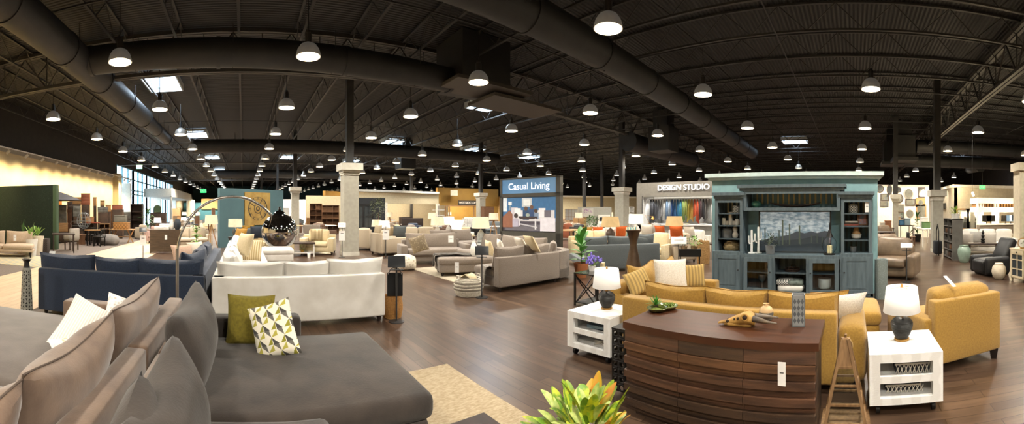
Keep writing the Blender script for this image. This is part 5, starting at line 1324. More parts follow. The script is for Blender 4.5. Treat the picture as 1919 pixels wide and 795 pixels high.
# on the media top
M_cact = mat('cactus_white', 'dfe3e2', .5)
for q, (xx, h_, nm) in enumerate(((a+.14, .46, 'white cactus sculpture at the left end of the wall unit top'), (a+.26, .52, 'taller white cactus sculpture beside the first one on the wall unit'))):
    t = thing('cactus_sculpture', nm, 'ornament', unit(xx, .16+.06*q, .823), -pi/2)
    G().tube([(0,0,0.02),(0,0,h_-.02),(0,0,h_)], .026, 10, 0, .018).obj('cactus_trunk', M_cact, t)
    for s_, zz_ in ((-1, h_*.4), (1, h_*.5)): G().tube([(0,0,zz_),(s_*.05,0,zz_+.01),(s_*.06,0,zz_+.05),(s_*.06,0,zz_+.16)], .017, 8, 0, .013).obj('cactus_arm', M_cact, t)
    G().lathe([(.07,0),(.07,.02),(.001,.022)], n=16).obj('foot_plate', M_cact, t)
bushy('grey potted succulent in front of the cactus picture', unit(a+.52, .14, .823), .14, .26, mat('dusty_green', '4f5b4c', .7, c2='65715f', scale=20), (.08,.1,.17), M_cg, 120, 6, .06)
t = thing('glass_lantern', 'dark metal lantern with round glass globe at the right of the cactus picture', 'lantern', unit(b-.2, .18, .823))
G().lathe([(.11,0),(.11,.015),(.06,.03),(.001,.03)], n=20).obj('lantern_base', M_iron, t)
G().shell([(.06,.03),(.12,.1),(.135,.18),(.12,.26),(.06,.33)], n=24).obj('glass_globe', M_glass, t)
g = G()
for q in range(4):
    an = q*pi/2; g.tube([(r_*cos(an), r_*sin(an), z_) for r_, z_ in ((.065,.03),(.125,.1),(.14,.18),(.125,.26),(.065,.33))], .004, 5)
g.obj('wire_cage', M_iron, t)
G().lathe([(.075,.33),(.06,.36),(.035,.42),(.04,.43),(.02,.47),(.001,.48)], n=18).obj('lantern_cap', M_iron, t)
G().tube([(-.07,0,.36),(-.1,0,.46),(-.07,0,.56),(0,0,.6),(.07,0,.56),(.1,0,.46),(.07,0,.36)], .006, 6).obj('handle', M_iron, t)
o = orn('candle', 'cream candle inside the round glass lantern', 'candle', b-.2, .18, .855, [(.05,0),(.05,.14),(.03,.145),(.001,.14)], mat('wax_cream', 'e6d6a6', .6))
# inside the media base
rings_basket('dark shallow basket on the open centre shelf of the wall unit', unit(0, .25, .487), .16, .06, M_dkwood, .012, mid=1.0)
for q, (xx, m_, lb) in enumerate(((-.14, 'white and black patterned throw folded at the left in the open bay', M_pat), (.02, 'grey green throw folded in the middle of the open bay', mat('throw_sage','7f8c86',.95,c2='58645f',scale=14)), (-.05, 'white fringed throw at the bottom of the open bay', M_cw))):
    t = thing('folded_throw', m_, 'throw blanket', unit(xx+.03, .2, .115 + (.12 if q < 2 else 0)), -pi/2)
    G().rbox((0,0,.06), (.36 if q < 2 else .5, .26, .12), .045, (0,0,.015), 3, wr=.015, seed=q).obj('blanket', lb, t)
o = orn('goblet', 'grey metal goblet behind the left glass door of the wall unit', 'goblet', a+.34, .22, .485-.37, [(.06,0),(.06,.01),(.015,.03),(.015,.14),(.07,.2),(.085,.3),(.001,.26)], M_steelb)
o = orn('pot', 'white pot behind the right glass door of the wall unit', 'pot', b-.3, .22, .115, [(.1,.06),(.13,.1),(.13,.25),(.12,.25),(.001,.22)], M_cw)
orn('cylinder_vase', 'tall hammered grey cylinder floor vase at the right end of the wall unit', 'vase', hw+.16, .12, 0, [(.12,0),(.125,.02),(.125,.74),(.11,.745),(.105,.7),(.001,.6)], mat('hammered', '8f9a9c', .5, c2='75817f', kind='voronoi', scale=50, contrast=(.1,.4), bump=.6, bscale=60))
# ================================================================ simple furniture makers for the background
def chest(label, loc, rz, w, d, h, m, rows=3, cols=1, name='chest_of_drawers', cat='cabinet', doors=False, leg=.06, slat=False, knob=None, top=None, glass=False):
    t = thing(name, label, cat, loc, rz)          # front is local -y
    G().bx(-w/2, w/2, -d/2, d/2, leg, h-.03).obj('carcass', m, t)
    G().bx(-w/2-.015, w/2+.015, -d/2-.015, d/2+.015, h-.03, h).obj('cabinet_top', top or m, t)
    if leg:
        for x in (-w/2+.03, w/2-.03):
            for y in (-d/2+.03, d/2-.03): G().bx(x-.025, x+.025, y-.025, y+.025, 0, leg).obj('leg', m, t)
    rh = (h-.05-leg)/rows; cw = (w-.04)/cols
    for r in range(rows):
        for c in range(cols):
            x0 = -w/2+.02+c*cw+.008; x1 = x0+cw-.016; z0 = leg+.01+r*rh+.008; z1 = z0+rh-.016
            g = G()
            if slat:
                a = .05; g.bx(x0, x1, -d/2-.02, -d/2, z0, z0+a).bx(x0, x1, -d/2-.02, -d/2, z1-a, z1).bx(x0, x0+a, -d/2-.02, -d/2, z0, z1).bx(x1-a, x1, -d/2-.02, -d/2, z0, z1)
                n = max(4, int((z1-z0-2*a)/.045))
                for q in range(n):
                    zq = z0+a+(z1-z0-2*a)*(q+.5)/n; g.box(((x0+x1)/2, -d/2-.008, zq), (x1-x0-2*a, .008, .026))
            elif glass and r == 0:
                a = .05; g.bx(x0, x1, -d/2-.02, -d/2, z0, z0+a).bx(x0, x1, -d/2-.02, -d/2, z1-a, z1).bx(x0, x0+a, -d/2-.02, -d/2, z0, z1).bx(x1-a, x1, -d/2-.02, -d/2, z0, z1).bx((x0+x1)/2-.012, (x0+x1)/2+.012, -d/2-.018, -d/2, z0, z1)
                for q in (1, 2): g.bx(x0, x1, -d/2-.018, -d/2, z0+(z1-z0)*q/3-.012, z0+(z1-z0)*q/3+.012)
            else: g.rbox(((x0+x1)/2, -d/2-.008, (z0+z1)/2), (x1-x0, .024, z1-z0), .006, k=1)
            f = g.obj('door' if (doors or slat or (glass and r == 0)) else 'drawer', m, t)
            if glass and r == 0: G().bx(x0+.04, x1-.04, -d/2-.004, -d/2-.002, z0+.04, z1-.04).obj('door_glass', mat('dark_glass', '3c4144', .15), f)
            if not slat: G().ball(((x0+x1)/2, -d/2-.032, (z0+z1)/2 if not (glass and r == 0) else z1-.03), .014, 6).obj('knob', knob or M_iron, f)
    return t
def bookcase(label, loc, rz, w, d, h, m, cols=2, rows=4, name='bookcase', back=None):
    t = thing(name, label, 'bookcase', loc, rz)
    for s_ in (-1, 1): G().box((s_*(w/2-.015), 0, h/2), (.03, d, h)).obj('side_panel', m, t)
    G().bx(-w/2, w/2, -d/2, d/2, h-.03, h).obj('top_panel', m, t)
    G().bx(-w/2+.03, w/2-.03, d/2-.015, d/2, 0, h).obj('back_panel', back or m, t)
    for r in range(rows): z = .05+(h-.06)*r/rows; G().bx(-w/2+.03, w/2-.03, -d/2, d/2-.015, z, z+.025).obj('shelf', m, t)
    for c in range(1, cols): x = -w/2+w*c/cols; G().bx(x-.012, x+.012, -d/2, d/2-.015, .05, h-.03).obj('divider', m, t)
    return t
def table(label, loc, rz, w, d, h, m, legm=None, round_=False, trestle=False, name='table', ped=False):
    t = thing(name, label, 'table', loc, rz); lm = legm or m
    if round_: G().lathe([(w/2-.01, h-.035), (w/2, h-.025), (w/2, h-.005), (w/2-.01, h), (.001, h)], n=28).obj('table_top', m, t)
    else: G().rbox((0, 0, h-.02), (w, d, .04), .008, k=1).obj('table_top', m, t)
    if ped: G().lathe([(.22, 0), (.2, .04), (.06, .1), (.05, h-.1), (.14, h-.03)], n=16).obj('pedestal', lm, t)
    elif trestle:
        for x in (-w*.36, w*.36):
            G().bar((x-.16, 0, 0), (x+.16, 0, h-.04), .05).obj('leg', lm, t); G().bar((x+.16, 0, 0), (x-.16, 0, h-.04), .05).obj('leg', lm, t)
        G().bar((-w*.36, 0, h*.45), (w*.36, 0, h*.45), .04).obj('stretcher', lm, t)
    else:
        r = w*.33 if round_ else 0
        for sx in (-1, 1):
            for sy in (-1, 1):
                x, y = (sx*r*.7, sy*r*.7) if round_ else (sx*(w/2-.05), sy*(d/2-.05))
                G().bx(x-.022, x+.022, y-.022, y+.022, 0, h-.03).obj('leg', lm, t)
    return t
def chair(label, loc, rz, m, lm=None, arms=False, h=.86, w=.48, name='dining_chair', wire=False):
    t = thing(name, label, 'chair', loc, rz); lm = lm or M_dkwood       # faces local +y
    G().rbox((0, 0, .44), (w, .46, .08), .03, (0, 0, .01), 1).obj('seat', m, t)
    if wire:
        g = G()
        for q in range(7):
            x = -w/2+.02+q*(w-.04)/6; g.tube([(x, -.2, .45), (x*.95, -.25, h)], .008, 5)
        g.tube([(-w/2, -.2, .46), (-w/2, -.25, h), (w/2, -.25, h), (w/2, -.2, .46)], .012, 6); g.obj('backrest', m, t)
    else: G().rbox((0, -.22, (h+.46)/2), (w, .08, h-.46), .03, (0, .01, 0), 1, M=RM((0, 0, 0), radians(0))).obj('backrest', m, t)
    if arms:
        for s_ in (-1, 1): G().rbox((s_*w/2, 0, .55), (.06, .42, .2), .02, k=1).obj('armrest', m, t)
    for sx in (-1, 1):
        for sy in (-1, 1): G().bx(sx*(w/2-.04)-.02, sx*(w/2-.04)+.02, sy*.18-.02, sy*.18+.02, 0, .41).obj('leg', lm, t)
    return t
def boxitem(name, cat, label, loc, rz, w, d, h, m, lid=True, m2=None):
    t = thing(name, label, cat, loc, rz)
    G().rbox((0, 0, h*.42 if lid else h/2), (w, d, h*.84 if lid else h), .015, k=1).obj('box_body', m, t)
    if lid: G().rbox((0, 0, h*.92), (w+.02, d+.02, h*.16), .015, k=1).obj('lid', m2 or m, t)
    return t
def bed(label, loc, rz, w, m, mh, name='bed'):
    t = thing(name, label, 'bed', loc, rz)
    G().rbox((0, 1.0, .3), (w, 2.0, .34), .05, k=1).obj('mattress', M_cw, t)
    G().rbox((0, 1.2, .46), (w+.06, 1.6, .1), .04, (0, 0, .02), 2, wr=.01).obj('duvet', m, t)
    G().rbox((0, -.04, .62), (w+.1, .1, 1.1), .03, k=1).obj('headboard', mh, t)
    for x_ in (-w*.45, w*.45):
        for y_ in (.08, 1.9): G().bx(x_-.04, x_+.04, y_-.04, y_+.04, 0, .16).obj('leg', mh, t)
    for s_ in (-1, 1): G().pillow(w*.44, .42, .16, 6, 0, RM((s_*w*.24, .2, .62), radians(-50))).obj('bed_pillow', M_cw, t)
    return t
def floorlamp(label, loc, h=1.5, m=None, tripod=False, sm=None):
    t = thing('floor_lamp', label, 'floor lamp', loc); m = m or M_iron
    if tripod:
        for q in range(3):
            a = q*2*pi/3+.4; G().bar((.32*cos(a), .32*sin(a), 0), (0, 0, h-.35), .035).obj('leg', m, t)
    else:
        G().lathe([(.14, 0), (.14, .02), (.001, .025)], n=16).obj('lamp_base', m, t); G().tube([(0,0,.02), (0,0,h-.2)], .012, 6).obj('pole', m, t)
    G().shell([(.27, h-.36), (.24, h)], n=20).obj('lamp_shade', sm or MATS['linen_shade'], t)
    G().tube([(0,0,h-.4), (0,0,h-.12)], .012, 6).obj('neck', m, t)
    return t
def panel_wall(name, a, b, z0, z1, th, m, label=None):
    """wall slab between two ground points"""
    ax, ay = a; bx_, by_ = b; L_ = sqrt((bx_-ax)**2+(by_-ay)**2)
    o = G().bx(0, L_, 0, th, z0, z1).obj(name, m, None, (ax, ay, 0), atan2(by_-ay, bx_-ax))
    return struct(o, label)
def P2(px, d): return pd(px, d)[:2]

# ================================================================ left: hedge wall, patio set, stacked goods
M_hedge = mat('hedge_green', '16271a', .95, c2='0c170d', kind='noise', scale=28, bump=1.0, bscale=60, contrast=(.3,.7))
a = P2(-60, 18.5); b = P2(99, 16.6)
hx = sqrt((b[0]-a[0])**2+(b[1]-a[1])**2)
t = thing('hedge_wall', 'tall dark green artificial hedge wall at the left edge', 'hedge wall', (a[0], a[1], 0), atan2(b[1]-a[1], b[0]-a[0]))
G().bx(0, hx, .04, .3, 0, 2.78).obj('hedge_core', M_hedge, t)
g = G(); rr = random.Random(12)
for i in range(3800):
    x = rr.uniform(0, hx); z = rr.uniform(.02, 2.76); an = rr.uniform(0, 2*pi); s_ = rr.uniform(.03, .06)
    g.leaf((x, .04, z), (cos(an)*.8, -.6, sin(an)*.8), s_, s_*.7, .2, 0, .2, 1)
o = g.obj('hedge_leaves', mat('hedge_leaf', '1c3220', .85, c2='122414', scale=9), t); o['kind'] = 'stuff'
G().bx(hx, hx+.16, .0, .32, 0, 2.78).obj('edge_board', mat('hedge_edge', '33492f', .8), t)
x, y = P2(12, 14.6)
seating('outdoor_sofa', 'tan cushioned outdoor sofa in front of the hedge wall', 'sofa', mat('outdoor_tan', 'b3a08a', .9, c2='a4917b', scale=40), (x, y, 0), radians(205), [('frame', -1.1, 1.1, 0, .9, .2, .3)], [(-1.08, 0, .1, .9, .3, .46), (0.02, 1.08, .1, .9, .3, .46)], [(-.52, .2, .44, 1.0, .5, .2, 0, 12), (.52, .2, .44, 1.0, .5, .2, 0, 12)], leg=[(-1, .1), (1, .1), (-1, .8), (1, .8)], leg_m=M_iron, leg_h=.2)
hang_tag('white tag on the tan outdoor sofa cushion', pp(28, 440, 14.1), -az(28), .1, .22)
for q, (px, d, lb, h, pr) in enumerate(((43, 15.0, 'tan tapered planter with upright snake plant by the hedge wall', 1.15, (.2, .24, .55)), (58, 14.4, 'white round planter with leafy plant by the hedge wall', 1.05, (.19, .26, .62)), (70, 14.8, 'ivory angular planter before the hedge edge', .95, (.22, .26, .7)))):
    plant(lb, pd(px, d), h, pr, mat('planter_ivory', 'd3c6b0', .7) if q != 1 else M_cw, [M_leafD, M_leafL, M_leafL][q], .5, [.05, .12, .14][q], [14, 9, 6][q], [.35, .8, .7][q], .1, q+3, stem=False, emin=1.15 if q == 0 else .6)
boxitem('planter_box', 'planter', 'dark woven planter box at the end of the hedge wall', pd(82, 14.9), .2, .4, .4, .6, mat('dark_wicker', '3b302a', .9, c2='241d19', kind='checker', scale=24), False)
tag(G().rbox((pd(30, 13.2)[0], pd(30, 13.2)[1], .008), (3.4, 2.4, .016), .006, k=2).obj('area_rug', mat('striped_rug', 'b7a27c', .95, c2='8f9487', kind='stripe', scale=1.6, bump=.4, contrast=(.4,.5))), 'striped tan outdoor rug before the hedge wall', 'rug')
t = thing('patio_umbrella', 'dark grey patio umbrella opened behind the hedge wall', 'umbrella', pd(104, 20.0))
G().tube([(0,0,.1), (0,0,2.75)], .03, 8).obj('pole', M_iron, t)
G().lathe([(.3, 0), (.3, .08), (.05, .12)], n=16).obj('base', M_iron, t)
G().shell([(1.45, 2.2), (.7, 2.5), (.02, 2.72)], n=8).obj('canopy', mat('umbrella_grey', '4b4b50', .8), t)
M_gal = mat('galvanised', '7a7a76', .5, .4, c2='62625e', scale=5)
M_br = mat('brown_crate', '6e4b33', .7, c2='5a3b27', scale=6); M_rd = mat('reddish_wood', '8f5238', .6, c2='7a432c', kind='stripe', scale=12)
def fit(px0, px1, yt, yb, d):
    """size and place of a thing seen between two columns and two rows at distance d"""
    return pd((px0+px1)/2, d, 0), (px1-px0)*d/F, zz(yt, d), zz(yb, d)
# stacked goods along the cream wall: (name, cat, label, px0, px1, ytop, ybottom, d, material, maker)
stack = [
 ('cabinet', 'grey galvanised metal cabinet stacked right of the hedge wall', 106, 125, 384, 418, 20.6, M_gal, 'chest2'),
 ('trunk', 'tan wooden trunk under the galvanised cabinet', 104, 127, 418, 434, 20.4, M_ltwood, 'box'),
 ('crate', 'tall brown crate beside the galvanised cabinet', 126, 135, 392, 434, 20.8, M_br, 'box'),
 ('trunk', 'long tan wooden trunk high on the stacks by the cream wall', 130, 152, 370, 383, 22.4, M_ltwood, 'box'),
 ('chest_of_drawers', 'reddish slatted chest on top of the stacks by the cream wall', 152, 169, 363, 384, 22.3, M_rd, 'chest3'),
 ('crate', 'orange wooden crate left of the long tan trunk', 104, 116, 370, 386, 22.5, mat('orange_wood', 'b5732f', .6), 'box'),
 ('cabinet', 'square grey cabinet under the long tan trunk', 137, 151, 386, 406, 22.0, M_gal, 'chest2'),
 ('crate', 'narrow upright tan crate right of the reddish chest', 175, 181, 370, 386, 22.6, M_ltwood, 'box'),
 ('cabinet', 'dark brown cabinet behind the wire rack', 126, 136, 378, 392, 22.0, M_dkwood, 'chest2'),
 ('crate', 'small tan crate at the right end of the stacks', 188, 196, 376, 386, 22.9, M_ltwood, 'box'),
 ('crate', 'pale tan crate in the middle of the stacks', 160, 176, 406, 420, 21.4, M_ltwood, 'box'),
 ('cabinet', 'olive grey low cabinet right of the red topped table', 183, 202, 388, 398, 22.2, M_gal, 'chest2'),
 ('cabinet', 'dark low cabinet under the wire rack', 139, 158, 418, 432, 21.0, M_dkwood, 'chest2'),
 ('crate', 'light crate at the far right of the stacks', 198, 208, 384, 397, 23.0, M_ltwood, 'box'),
 ('trunk', 'reddish brown trunk by the glazed entrance', 210, 230, 384, 393, 23.5, M_rd, 'box'),
]
base_z = {}
for nm, lb, px0, px1, yt, yb, d, m, mk in stack:
    loc, w_, z1, z0 = fit(px0, px1, yt, yb, d)
    rz = -az((px0+px1)/2); h = z1-z0
    L_ = (loc[0], loc[1], max(0, z0))
    if z0 > .12 and 'on top' not in lb:      # what it stands on: a plain wooden plinth crate of the stack
        boxitem('plinth_crate', 'crate', 'plain dark display plinth under the ' + lb.split(' on ')[0].split(' under ')[0].split(' by ')[0].split(' right ')[0].split(' left ')[0].split(' high ')[0].split(' at ')[0].split(' in ')[0].split(' behind ')[0].split(' stacked ')[0].split(' beside ')[0], (loc[0], loc[1], 0), rz, w_*.96, .5, z0-.004, mat('plinth_dark', '4b3626', .8, c2='33251a', scale=3), False)
    if z0 > .12 and 'on top' in lb:
        boxitem('plinth_crate', 'crate', 'plain dark display plinth under the reddish slatted chest', (loc[0], loc[1], 0), rz, w_*.96, .5, z0-.004, mat('plinth_dark', '4b3626', .8), False)
    if mk == 'box': boxitem(nm, 'crate' if nm == 'crate' else 'trunk', lb, L_, rz, w_, .5, h, m)
    else: chest(lb, L_, rz, w_, .45, h, m, int(mk[-1]), 1, nm, 'cabinet', leg=0)
bookcase('tan wooden cube shelf by the grey bean bag', (*P2(196, 21.8), 0), -az(196), .62, .38, .95, M_ltwood, 2, 3)
table('red topped low table on the stacked goods side', (*P2(174, 21.0), 0), 0, .7, .4, 1.05, mat('red_top', 'a34a33', .6), M_iron)
t = thing('wire_rack', 'round ended wire rack standing among the stacked goods', 'rack', (*P2(147, 20.2), .0), -az(147))
for z in (.78, 1.0): G().tube([(-.42, 0, z), (-.35, .0, z+.12), (.35, 0, z+.12), (.42, 0, z), (.35, 0, z-.1), (-.35, 0, z-.1)], .018, 6, closed=True).obj('hoop', M_gal, t)
for s_ in (-.3, .3): G().tube([(s_, 0, 0), (s_, 0, .95)], .015, 6).obj('leg', M_iron, t)
t = thing('egg_chair', 'grey wire egg chair raised on the stacked goods', 'chair', (*P2(157, 20.0), 0), -az(157))
G().lathe([(.22, 0), (.2, .04), (.03, .08), (.03, .75)], n=16).obj('pedestal', M_iron, t)
g = G()
for q in range(14):
    an = q*2*pi/14; g.tube([(r_*cos(an), r_*sin(an), z_) for r_, z_ in ((.05, .75), (.24, .85), (.36, 1.05), (.36, 1.25), (.27, 1.48), (.1, 1.6))], .009, 4)
for r_, z_ in ((.24, .85), (.35, 1.0), (.375, 1.15), (.34, 1.32), (.22, 1.52)): g.tube([(r_*cos(q*pi/10), r_*sin(q*pi/10), z_) for q in range(20)], .009, 4, closed=True)
g.obj('wire_shell', mat('wire_grey', '8c9499', .4, .6), t)
table('dark dining table right of the hedge wall', (*P2(119, 15.6), 0), -az(112), .9, .8, .76, M_dkwood)
chair('grey upholstered dining chair at the dark table right of the hedge wall', (*P2(134, 16.6), 0), radians(60), mat('chair_grey', '9b958b', .9), M_dkwood, True, .92, .5)
t = thing('drum_stool', 'hexagonal brown wooden stool right of the grey dining chair', 'stool', (*P2(152, 19.3), 0)); G().lathe([(.24, 0), (.2, .25), (.26, .5), (.001, .5)], n=6).obj('stool_body', M_mdwood, t)
table('round bistro table with thin black legs left of the wicker chairs', (*P2(173, 18.6), 0), 0, .8, .8, .76, M_ltwood, M_iron, True)
for q, (px, d, r_) in enumerate(((168, 19.6, 150), (186, 18.3, 80), (199, 19.2, 200), (182, 20, -100))):
    chair(['black wire chair behind the round bistro table', 'black wire chair right of the round bistro table', 'black wire chair before the grey bean bag', 'black wire chair far behind the bistro table'][q], (*P2(px, d), 0), radians(r_), M_iron, M_iron, q > 1, .8, .5, 'wire_chair', True)
t = thing('bean_bag', 'big grey bean bag at the left edge of the pale aisle', 'bean bag', (*P2(204, 18.9), 0)); G().rbox((0, 0, .24), (.95, .7, .48), .2, (.03, .03, .05), 3, wr=.03).obj('bag_body', mat('bean_grey', '6f6a66', .95), t)
table('light wooden trestle table with chests on it', (*P2(229, 20.2), 0), -az(229)*0, 1.25, .7, .72, M_ltwood, M_ltwood, False, True)
boxitem('trunk', 'trunk', 'herringbone wooden chest on the trestle table', (*P2(228, 20.2), .72), 0, .78, .5, .36, mat('herringbone', 'a4763f', .6, c2='7c5529', kind='checker', scale=12))
boxitem('trunk', 'trunk', 'grey lidded chest on top of the herringbone chest', (*P2(226, 20.2), 1.085), 0, .6, .42, .36, mat('chest_grey', '6d6a60', .7))
chest('brown cabinet behind the trestle table', (*P2(216, 25), 0), 0, 1.0, .5, 1.75, M_mdwood, 3, 2, 'cabinet')
chest('grey brown cabinet by the entrance glazing', (*P2(240, 26), 0), 0, .8, .5, 1.6, M_gal, 3, 1, 'cabinet')
bookcase('dark open shelf left of the tall spiky plant', (*P2(257, 24.5), 0), 0, .75, .4, 2.1, M_dkwood, 1, 4)
plant('tall spiky dragon plant beside the dark open shelf', (*P2(277, 24.0), 0), 2.25, (.2, .26, .5), M_iron, M_leafD, .75, .09, 34, 1.3, .35, 11)
t = thing('arch_mirror', 'small arched mirror by the glazed entrance', 'mirror', (*P2(295, 27), 1.55), -az(295))
pts = [(-.28, 0), (.28, 0)] + [(.28*cos(q*pi/10), .25+.28*sin(q*pi/10)) for q in range(11)]
G().prism(pts, 0, .04, 0, RM((0,0,0), pi/2)).obj('mirror_frame', M_dkwood, t)
G().prism([(a_*.86, b_*.9+.03) for a_, b_ in pts], .041, .046, 0, RM((0,0,0), pi/2)).obj('mirror_glass', mat('mirror_green', '7f9a78', .1, .8), t)
chest('tall dark brown cabinet under the arched mirror', (*P2(297, 27.3), 0), 0, 1.1, .45, 1.55, M_dkwood, 3, 2, 'cabinet')
x, y = P2(295, 23); table('small wooden stand under the white shaded lamp', (x, y, 0), 0, .5, .5, .62, M_mdwood)
lamp('white shaded lamp on the small stand near the entrance', (x, y, .62), (.2, .24), .3, .32, None, M_mdwood, M_shade)
for q, (px, d, m_, lb) in enumerate(((307, 20.5, mat('pink_beige', 'a88b80', .9), 'dusty pink bench sofa behind the louvred cabinet'), (322, 24.5, M_ivory, 'pale daybed far behind the louvred cabinet'), (262, 22.5, M_beige, 'beige armchair pair end beside the trestle table'))):
    sofa('sofa', lb, m_, (*P2(px, d), 0), [pi, 2.6, -.5][q], [1.7, 2.0, .9][q], .85, [2, 2, 1][q], k=1, bc=.85, back=.7)
for q in range(3):
    o = G().tube([(-1.0, 0, .16), (1.0, 0, .16)], .16, 12).obj('rolled_rug', [mat('roll_mauve', '7d6a68', .9), mat('roll_pale', 'b5aaa0', .9), M_greige][q], None, (*P2(325+q*3, 28+q*.35), .0 + (.0 if q < 2 else .0)), radians(20)); tag(o, ['mauve rolled rug on the pile behind the louvred cabinet', 'pale rolled rug on the pile behind the louvred cabinet', 'greige rolled rug on the pile behind the louvred cabinet'][q], 'rug')
# louvred cabinet with vases
lx_, ly_ = P2(309, 15.4)
chest('brown louvred door cabinet standing on the pale aisle', (lx_, ly_, 0), -az(309)+.05, 1.2, .45, .92, mat('louvre_wood', '5d4b38', .6, c2='4a3b2b', kind='noise', scale=3, stretch=(1,1,6)), 1, 2, 'louvred_cabinet', 'cabinet', slat=True)
hang_tag('white tag on the louvred cabinet door', (lx_+.1, ly_-.28, .72), -az(309), .09, .18)
vase('pale bottle vase on the louvred cabinet', (lx_+.28, ly_, .92), [(.06, 0), (.1, .08), (.11, .2), (.06, .32), (.05, .4), (.001, .38)], M_cw)
vase('dark blue urn vase on the louvred cabinet', (lx_+.5, ly_, .92), [(.08, 0), (.14, .1), (.15, .26), (.1, .38), (.09, .42), (.001, .4)], mat('vase_dark_blue', '28323d', .35))
boxitem('folded_blanket', 'blanket', 'folded white blanket on the louvred cabinet', (lx_-.1, ly_, .92), 0, .6, .35, .12, M_cw, False)
sign_stand('black tablet sign stand left of the louvred cabinet', *P2(268, 13.6), h=1.0, sheet=True)
wx, wy = P2(207, 12.2)
# ================================================================ blue clock wall group
a = P2(412, 17.4); b = P2(531, 19.8)
panel_wall('wall_partition', a, b, 0, 2.7, .18, mat('clock_wall_blue', '48666d', .8, c2='435f66', scale=1), 'teal blue partition wall with the yellow clock canvas')
rzw = atan2(b[1]-a[1], b[0]-a[0]); ux, uy = cos(rzw), sin(rzw)
def onwall(u, off, z): return (a[0]+ux*u+uy*off, a[1]+uy*u-ux*off, z)
Lw = sqrt((b[0]-a[0])**2+(b[1]-a[1])**2)
t = thing('clock_canvas', 'ochre yellow square canvas with black clock face on the blue wall', 'picture', onwall(Lw*.555, .04, 1.77), rzw)
G().bx(-.78, .78, -.02, .03, -.78, .78).obj('canvas', mat('canvas_ochre', 'a5894a', .8, c2='8d7038', scale=2.5, bump=.3, bscale=20), t)
g = G()
def arc(g, r, a0, a1, w_, n=20):
    for i in range(n):
        q0, q1 = a0+(a1-a0)*i/n, a0+(a1-a0)*(i+1)/n
        g.add([((r-w_)*cos(q0), -.024, (r-w_)*sin(q0)), ((r+w_)*cos(q0), -.024, (r+w_)*sin(q0)), ((r+w_)*cos(q1), -.024, (r+w_)*sin(q1)), ((r-w_)*cos(q1), -.024, (r-w_)*sin(q1))], [(0,1,2,3)])
arc(g, .56, 0, 2*pi, .008, 40); arc(g, .56, 2.2, 3.9, .03); arc(g, .56, -.9, .9, .03); arc(g, .22, 0, 2*pi, .02, 28); arc(g, .45, 0, 2*pi, .006, 36); arc(g, .09, 0, 2*pi, .03, 16)
for i in range(12):
    q = i*pi/6; r0, r1 = (.24, .54) if i in (2, 5, 10) else (.46, .55)
    c_, s_ = cos(q), sin(q); w_ = .02
    g.add([(r0*c_-w_*s_, -.0245, r0*s_+w_*c_), (r0*c_+w_*s_, -.0245, r0*s_-w_*c_), (r1*c_+w_*s_, -.0245, r1*s_-w_*c_), (r1*c_-w_*s_, -.0245, r1*s_+w_*c_)], [(0,1,2,3)])
g.obj('clock_face', mat('clock_ink', '3a3226', .8), t)
wseat('sofa', 'cream sofa with gold pillows below the clock canvas', 'sofa', M_cream_f, .8, 15.6, [('base', -.2, 1.9, 15.0, 15.9, .1, .3), ('backrest', -.2, 1.9, 15.75, 15.95, .1, .85), ('armrest', -.3, -.1, 15.0, 15.9, .1, .62), ('armrest', 1.8, 2.0, 15.0, 15.9, .1, .62)], [(-.1, .85, 14.98, 15.75, .28, .47), (.86, 1.8, 14.98, 15.75, .28, .47)], [(.38, 15.68, .45, .95, .5, .2, 180, 10), (1.33, 15.68, .45, .95, .5, .2, 180, 10)], [(-.2, 15.1), (1.9, 15.1), (-.2, 15.8), (1.9, 15.8)])
for px, yb, d, m_, lb in ((459, 449, 15.2, M_gold, 'gold pillow at the left of the cream sofa under the clock'), (472, 449, 15.2, M_slate, 'blue grey pillow beside the gold one on the cream sofa'), (480, 447, 14.9, mat('ink_blue', '2f3845', .9), 'dark blue pillow leaning on the cream sofa under the clock'), (466, 444, 15.4, mat('deep_gold', '8a6a24', .9), 'deep gold pillow behind the blue grey pillow')):
    pillow(lb, m_, pp(px, yb, d), radians(170+px % 7*4), -18, .5, .5, .16, roll=(px % 5)*4)
x, y = P2(441, 13.6); t = table('slim console table behind the white sectional', (x, y, 0), 0, .5, .4, .75, M_dkwood)
lamp('drum shade lamp with glass base before the blue wall', (x, y, .75), (.24, .25), .28, .32, None, mat('smoke_glass', '4a5257', .2), MATS['linen_shade'])
x, y = P2(556, 14.4)
t = table('white legged coffee table with dark top right of the chrome ball', (x, y, 0), radians(-8), 1.35, .8, .5, M_dkwood, M_cw)
G().bx(-.6, .6, -.34, .34, .12, .15).obj('shelf', M_cw, t)
bushy('small moss plant on the shelf of the white legged coffee table', (x+.2, y-.1, .15), .12, .22, M_leafL, (.06, .08, .08), M_gold, 60, 5, .05)
o = G().lathe([(.05, 0), (.055, .16), (.05, .17), (.001, .16)], n=16).obj('jar', M_cw, None, (*P2(579, 13.7), 0)); o.location.z = 0; tag(o, 'white jar on the floor before the white legged coffee table', 'jar')
sofa('armchair', 'cream wide armchair with striped pillow left of the white column', M_cream_f, (*P2(600, 15.6), 0), radians(160), 1.3, 1.0, 1, .72, .24, .62, .46, .92, k=2)
pillow('cream striped pillow on the wide cream armchair', M_stripe, pp(594, 452, 14.7), radians(160), -14, .5, .48, .16)
seating('wingback_chair', 'grey high back chair behind the cream armchair', 'armchair', M_greige, (*P2(585, 18.6), 0), radians(150), [('base', -.4, .4, 0, .8, .15, .4), ('backrest', -.42, .42, 0, .15, .15, 1.0), ('armrest', -.44, -.32, .1, .75, .15, .62), ('armrest', .32, .44, .1, .75, .15, .62)], [(-.32, .32, .15, .82, .3, .48)], leg=[(-.35, .1), (.35, .1), (-.35, .7), (.35, .7)], leg_h=.15, k=1)
